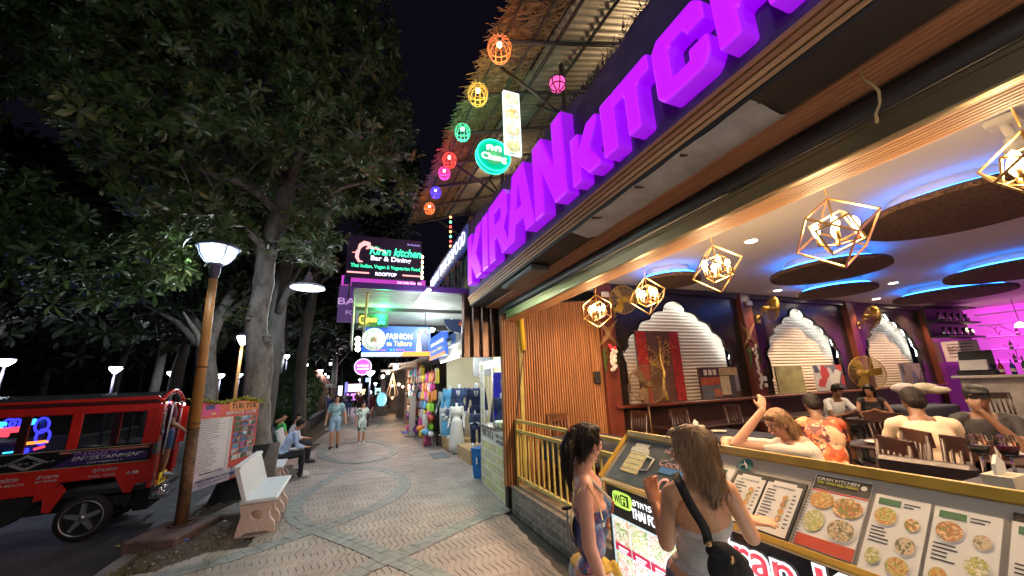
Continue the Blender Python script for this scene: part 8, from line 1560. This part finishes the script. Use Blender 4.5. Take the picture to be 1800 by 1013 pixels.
t = thing('wrapped_shirt', 'ochre cloth tied round the waist of the dark haired woman', 'cloth', p_); b = Body(); b.ball(p_ + V((.0, 0, .06)), (.125, .155, .035)); b.ball(p_ + V((.10, -.10, -.04)), (.05, .05, .14)); b.ball(p_ + V((-.06, -.12, .03)), (.07, .05, .05)); soft('fabric', b, .010, mat('ochre_cloth', (.42, .28, .04), .8, var=(9, .3), bump=(14, .6)), t)
# camera hanging at her back
c = DEP(996, 893, D1 - .02); t = thing('selfie_grip', 'black clip and grey strap hanging behind the dark haired woman', 'grip', c); MB().ball(c, (.035, .02, .012)).build('clip', m_dark, t); MB().tube(c, c - ZZ * .20, .006, None, 6).build('strap', m_conc, t)

D2 = 1.74
J = {'B': basis((.55, .85, 0)), 'head': DEP(1212, 790, D2), 'neck': DEP(1222, 845, D2 + .02), 'chest': DEP(1231, 905, D2 + .06), 'pelvis': DEP(1236, 1010, D2 + .10), 'shL': DEP(1178, 868, D2 + .02), 'shR': DEP(1281, 862, D2 - .0), 'elL': DEP(1172, 955, D2 + .03), 'haL': DEP(1153, 892, D2 + .14), 'elR': DEP(1322, 944, D2 + .02), 'haR': V((1.80, 1.53, 1.20)), 'hdL': V((.1, .3, .8)), 'hdR': V((.62, -.72, .12)), 'pnR': V((-.4, .1, .9)), 'curlR': .35, 'curlL': .9}
p_ = J['pelvis']; sd2 = (J['shR'] - J['shL']).normalized(); sd2.z = 0
for K, s in (('L', -1), ('R', 1)): J['hip' + K] = p_ + sd2 * .085 * s - ZZ * .02; J['kn' + K] = V((p_.x, p_.y + .03, .5)) + sd2 * .09 * s; J['an' + K] = V((p_.x, p_.y - .02, .07)) + sd2 * .09 * s; J['toe' + K] = V((p_.x + .06, p_.y + .12, .03)) + sd2 * .1 * s
def longb(hb, hd, Hb, q):
    hb.chain([hd(0, -.05, .03), hd(.0, -.06, -.09), hd(.03, -.055, -.17), hd(.06, -.03, -.235)], [.078, .066, .056, .018])
    hb.chain([hd(.05, -.03, .0), hd(.075, -.035, -.12), hd(.095, -.03, -.225)], [.045, .040, .012]); hb.chain([hd(-.06, -.01, .01), hd(-.062, -.02, -.08), hd(-.03, -.045, -.16)], [.030, .026, .016])
tube_w = mat('tube_top_white', (.60, .56, .53), .75, bump=(8, .8), stretch=(1, 1, 14)); shorts = mat('denim_shorts', (.13, .16, .23), .85, var=(12, .3), bump=(20, .4))
t2_, hd2, Hb2 = person('person', 'brown haired woman in white strapless top seen from behind reaching for a menu', J, 1.56, [mat('skin_golden', (.60, .31, .17), .48, var=(3, .12)), tube_w, shorts, shoe_b], {'head': 0, 'neck': 0, 'torso': 1, 'uarm': 0, 'farm': 0, 'hand': 0, 'thigh': (2, .4, 0), 'shin': 0, 'foot': 3, 'waist': (.03, 2), 'top': (-.005, 0, 9), 'midriff': (.03, .05, 0)}, .0062, fdir=(-.25, .95, -.1), fem=True, hairm=m_hairb, long_hair=longb, fingers=True, build=1.1)
bag = thing('black_shoulder_bag', 'soft black nylon bag on a wide black strap across the bare back', 'bag', DEP(1275, 985, D2 - .12)); nyl = mat('black_nylon', (.016, .015, .016), .75, bump=(14, 1.0), spec=.25)
b = Body(); Bb = basis((.5, .85, 0)); b.ball(DEP(1281, 1000, D2 - .15), (.088, .04, .085), Bb, 18, 12); b.ball(DEP(1266, 968, D2 - .14), (.062, .03, .035), Bb, 18, 12); b.ball(DEP(1296, 1012, D2 - .14), (.07, .04, .07), Bb, 16, 10); soft('pouch', b, .009, nyl, bag)
sp_ = smooth([tuple(DEP(1186, 832, D2 + .02)), tuple(DEP(1196, 852, D2 - .13)), tuple(DEP(1215, 890, D2 - .165)), tuple(DEP(1238, 928, D2 - .17)), tuple(DEP(1246, 958, D2 - .15))], 6)
def ribbon(pts, w, m, nm, parent, th=.004):
    pts = [V(p) for p in pts]; L_ = []; 
    for i, p in enumerate(pts):
        d = (pts[min(i + 1, len(pts) - 1)] - pts[max(i - 1, 0)]).normalized(); v = (p - EYE).normalized(); s = d.cross(v).normalized() * w; L_ += [p - s, p + s, p + s + v * th, p - s + v * th]
    n = len(pts); fs = [(4 * i + j, 4 * i + (j + 1) % 4, 4 * i + 4 + (j + 1) % 4, 4 * i + 4 + j) for i in range(n - 1) for j in range(4)]; return MB().add(L_, fs, True).build(nm, m, parent)
ribbon(sp_, .019, nyl, 'strap', bag); MB().ball(DEP(1246, 956, D2 - .16), .012, 10, 8).build('buckle', m_gold, bag); MB().lathe([(.016, 0), (.0, .006)], DEP(1287, 985, D2 - .20), 14, 'Y').build('badge', m_gold, bag)
lamp_f = None

# ---- mannequins
def mannequin(lab, x, y, z0, h, ang, sm, tm, half=False, dress=False, armsx=False):
    J = pose_stand(x, y, z0, h, R_(ang), 0, armL=(.15, 0), armR=(.15, 0)); 
    if armsx:
        for K, s in (('L', 1), ('R', -1)): J['ha' + K] = J['chest'] + J['B'] @ V((.06 * s, .14, -.12))
    wmn = mat('mannequin_white', (.72, .72, .72), .3); t = thing('mannequin', lab, 'mannequin', (x, y, z0), 0, 'dressed shop mannequins'); up = ZZ; k = h; b = Body(); side = J['B'] @ XX; T = J['B']; C_, P_, N_ = J['chest'], J['pelvis'], J['neck']
    b.ball(C_ - up * .01 * h, (.115 * h, .068 * h, .11 * h), T); b.ball(C_ + up * .045 * h, (.11 * h, .055 * h, .055 * h), T); b.ball(P_.lerp(C_, .5), (.08 * h, .058 * h, .09 * h), T); b.ball(P_, (.10 * h, .07 * h, .09 * h), T)
    for K in 'LR': b.ball(J['sh' + K], .037 * h); b.chain([J['sh' + K], J['el' + K], J['ha' + K]], [.033 * h, .029 * h, .023 * h])
    if dress: b.limb(P_, V((x, y, z0 + .1 * h)), .11 * h, .16 * h, 18)
    soft('jacket' if not dress else 'dress', b, .016, sm, t)
    if not dress:
        b = Body(); b.ball(P_ - up * .02 * h, (.092 * h, .066 * h, .06 * h), T)
        for K in 'LR': b.chain([J['hip' + K], J['kn' + K], J['an' + K]], [.056 * h, .044 * h, .036 * h])
        if not half: soft('trousers', b, .016, tm, t)
    b = Body(); b.limb(N_ - up * .03 * h, N_ + up * .045 * h, .030 * h, .026 * h)
    for K in 'LR': b.limb(J['ha' + K], J['ha' + K] + (J['ha' + K] - J['el' + K]).normalized() * .08 * h, .022 * h, .012 * h); b.ball(J['an' + K].lerp(J['toe' + K], .5), (.03 * h, .06 * h, .022 * h), T); b.limb(J['an' + K], J['an' + K] + up * .05 * h, .022 * h, .024 * h)
    for i, K in enumerate('LR'): pass
    me = b.fuse(.014); me.transform(wmat(t).inverted()); me.materials.clear(); me.materials.append(wmn); link('mannequin_form', me, t)
    if not dress:
        f = J['B'] @ YY; MB().prism([(-.035 * h, .05 * h), (.035 * h, .05 * h), (.0, -.09 * h)], C_ + f * .068 * h, side, up, f * .01).build('shirt_front', white_sh if not half else sm, t); MB().prism([(-.008 * h, .045 * h), (.008 * h, .045 * h), (.012 * h, -.06 * h), (0, -.085 * h), (-.012 * h, -.06 * h)], C_ + f * (.068 * h + .011), side, up, f * .006).build('tie', trs, t)
    return t
suit_n = mat('suit_navy', (.010, .018, .065), .75, bump=(16, .3)); suit_b = mat('suit_steel_blue', (.015, .035, .10), .75, bump=(16, .3)); sky_s = mat('dress_sky', (.10, .38, .62), .7, bump=(10, .4)); ivory = mat('suit_ivory', (.60, .58, .53), .75, bump=(12, .4)); greyb = mat('shirt_greyblue', (.05, .075, .14), .8, bump=(14, .4)); mint = mat('shirt_mint', (.42, .52, .50), .8, bump=(14, .4))
mannequin('mannequin in navy suit and tie standing tallest on the near plinth', 2.98, 10.2, .34, 1.78, 200, suit_n, suit_n)
mannequin('half height mannequin in dark blue shirt with crossed sleeves in front of the navy suit', 2.80, 9.72, .34, 1.02, 200, greyb, greyb, True, armsx=True)
mannequin('mannequin in navy short sleeved dress behind the stall window', 3.40, 9.35, .1, 1.75, 200, suit_b, suit_b, dress=True)
mannequin('mannequin in ivory draped gown between the two plinths', 2.70, 11.3, .1, 1.45, 210, ivory, ivory, dress=True)
mannequin('mannequin in steel blue suit jacket in the back row', 2.95, 12.0, .34, 1.78, 210, suit_b, suit_n)
mannequin('mannequin in sky blue dress at the head of the far plinth', 2.80, 12.7, .34, 1.75, 215, sky_s, sky_s, dress=True)
mannequin('short mannequin in grey blue shirt on the far plinth', 2.68, 12.0, .34, 1.05, 210, greyb, greyb, True, armsx=True)
mannequin('mannequin in pale mint shirt at the far corner of the tailor shop', 2.72, 13.1, .3, 1.70, 215, mint, ivory)
mannequin('short mannequin in white shirt beside the grey blue one', 2.65, 12.55, .34, 1.05, 215, white_sh, ivory, True, armsx=True)
# ================================================================ far dark wood closing the park, bits on the ground
base = [rosette(5, .9, 1) for _ in range(3)]; pts_ = []
for k in range(5200):
    x = rng.uniform(-70, 9); y = 52 + abs(rng.normal()) * 12 if x > -22 else 38 + (abs(x) - 22) * -.4 + abs(rng.normal()) * 9
    if x < -26: y = max(14, y - (abs(x) - 26) * .7)
    if x > -4: y = max(y, 66)
    z = rng.uniform(0, 1) ** .8 * (13 + 4 * math.sin(x * .35) + 3 * math.sin(x * .9)); pts_.append((x, y, z))
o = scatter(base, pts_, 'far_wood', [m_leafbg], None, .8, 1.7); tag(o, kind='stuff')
g = MB()
for k in range(70): x = rng.uniform(-70, 6); y = 50 + rng.uniform(0, 10) if x > -24 else 36; g.tube((x, y, -.2), (x + rng.uniform(-.5, .5), y, 9), .2, .1, 6)
g.bb((-90, 75, -.2), (60, 76, 16)); g.bb((-90, -10, -.2), (-89, 76, 16))  # flat dark backdrop slabs added behind the trunks to hide the sky
tag(g.build('far_trunks_and_backdrop', m_bark2, fix=False), kind='stuff')
for k, (x, y, c, lab) in enumerate([(-2.0, 6.85, (.1, .2, .6), 'small blue wrapper on the soil before the lamp plinth'), (-1.75, 7.5, (.7, .7, .7), 'crumpled white paper on the soil behind the first bench'), (-2.5, 7.9, (.65, .65, .65), 'white crumpled cup beside the ochre post'), (-3.0, 7.6, (.4, .38, .1), 'yellow leaf on the road beside the truck')]):
    tag(MB().ball((x, y, (.05 if x > -2.4 else -.10)), (.035, .025, .018), 7, 5).build('litter_piece', mat('litter_%d' % k, c, .7)), lab, 'litter')

# plates on the tables
pk = mat('plate_glaze', (.68, .66, .62), .2)
for k, (x, y, z, r, i, lab) in enumerate([(5.5, 2.7, .74, .13, 0, 'white plate of curry before the flowered shirt'), (5.55, 2.2, .74, .12, 1, 'white plate before the man in the cream T-shirt'), (5.65, 1.8, .74, .13, 2, 'dark stew plate before the capped man'), (8.3, 4.1, .74, .13, 3, 'plate before the man in the white shirt'), (8.8, 4.1, .74, .12, 0, 'plate before the dark haired woman'), (2.98, .75, 1.0, .12, 1, 'plate beside the wine glasses on the near right table'), (4.9, 4.3, .75, .11, 2, 'small plate behind the cream tissue holder')]):
    c = V((x, y, FZ + z + .008)); t = thing('dinner_plate', lab, 'plate', c); MB().lathe([(.0, 0), (r * .6, .002), (r, .018), (r * .98, .022), (r * .6, .008), (0, .006)], c, 24).build('plate', pk, t); MB().ball(c + ZZ * .012, (r * .55, r * .5, .018), 14, 6).build('food', mfood[i], t)
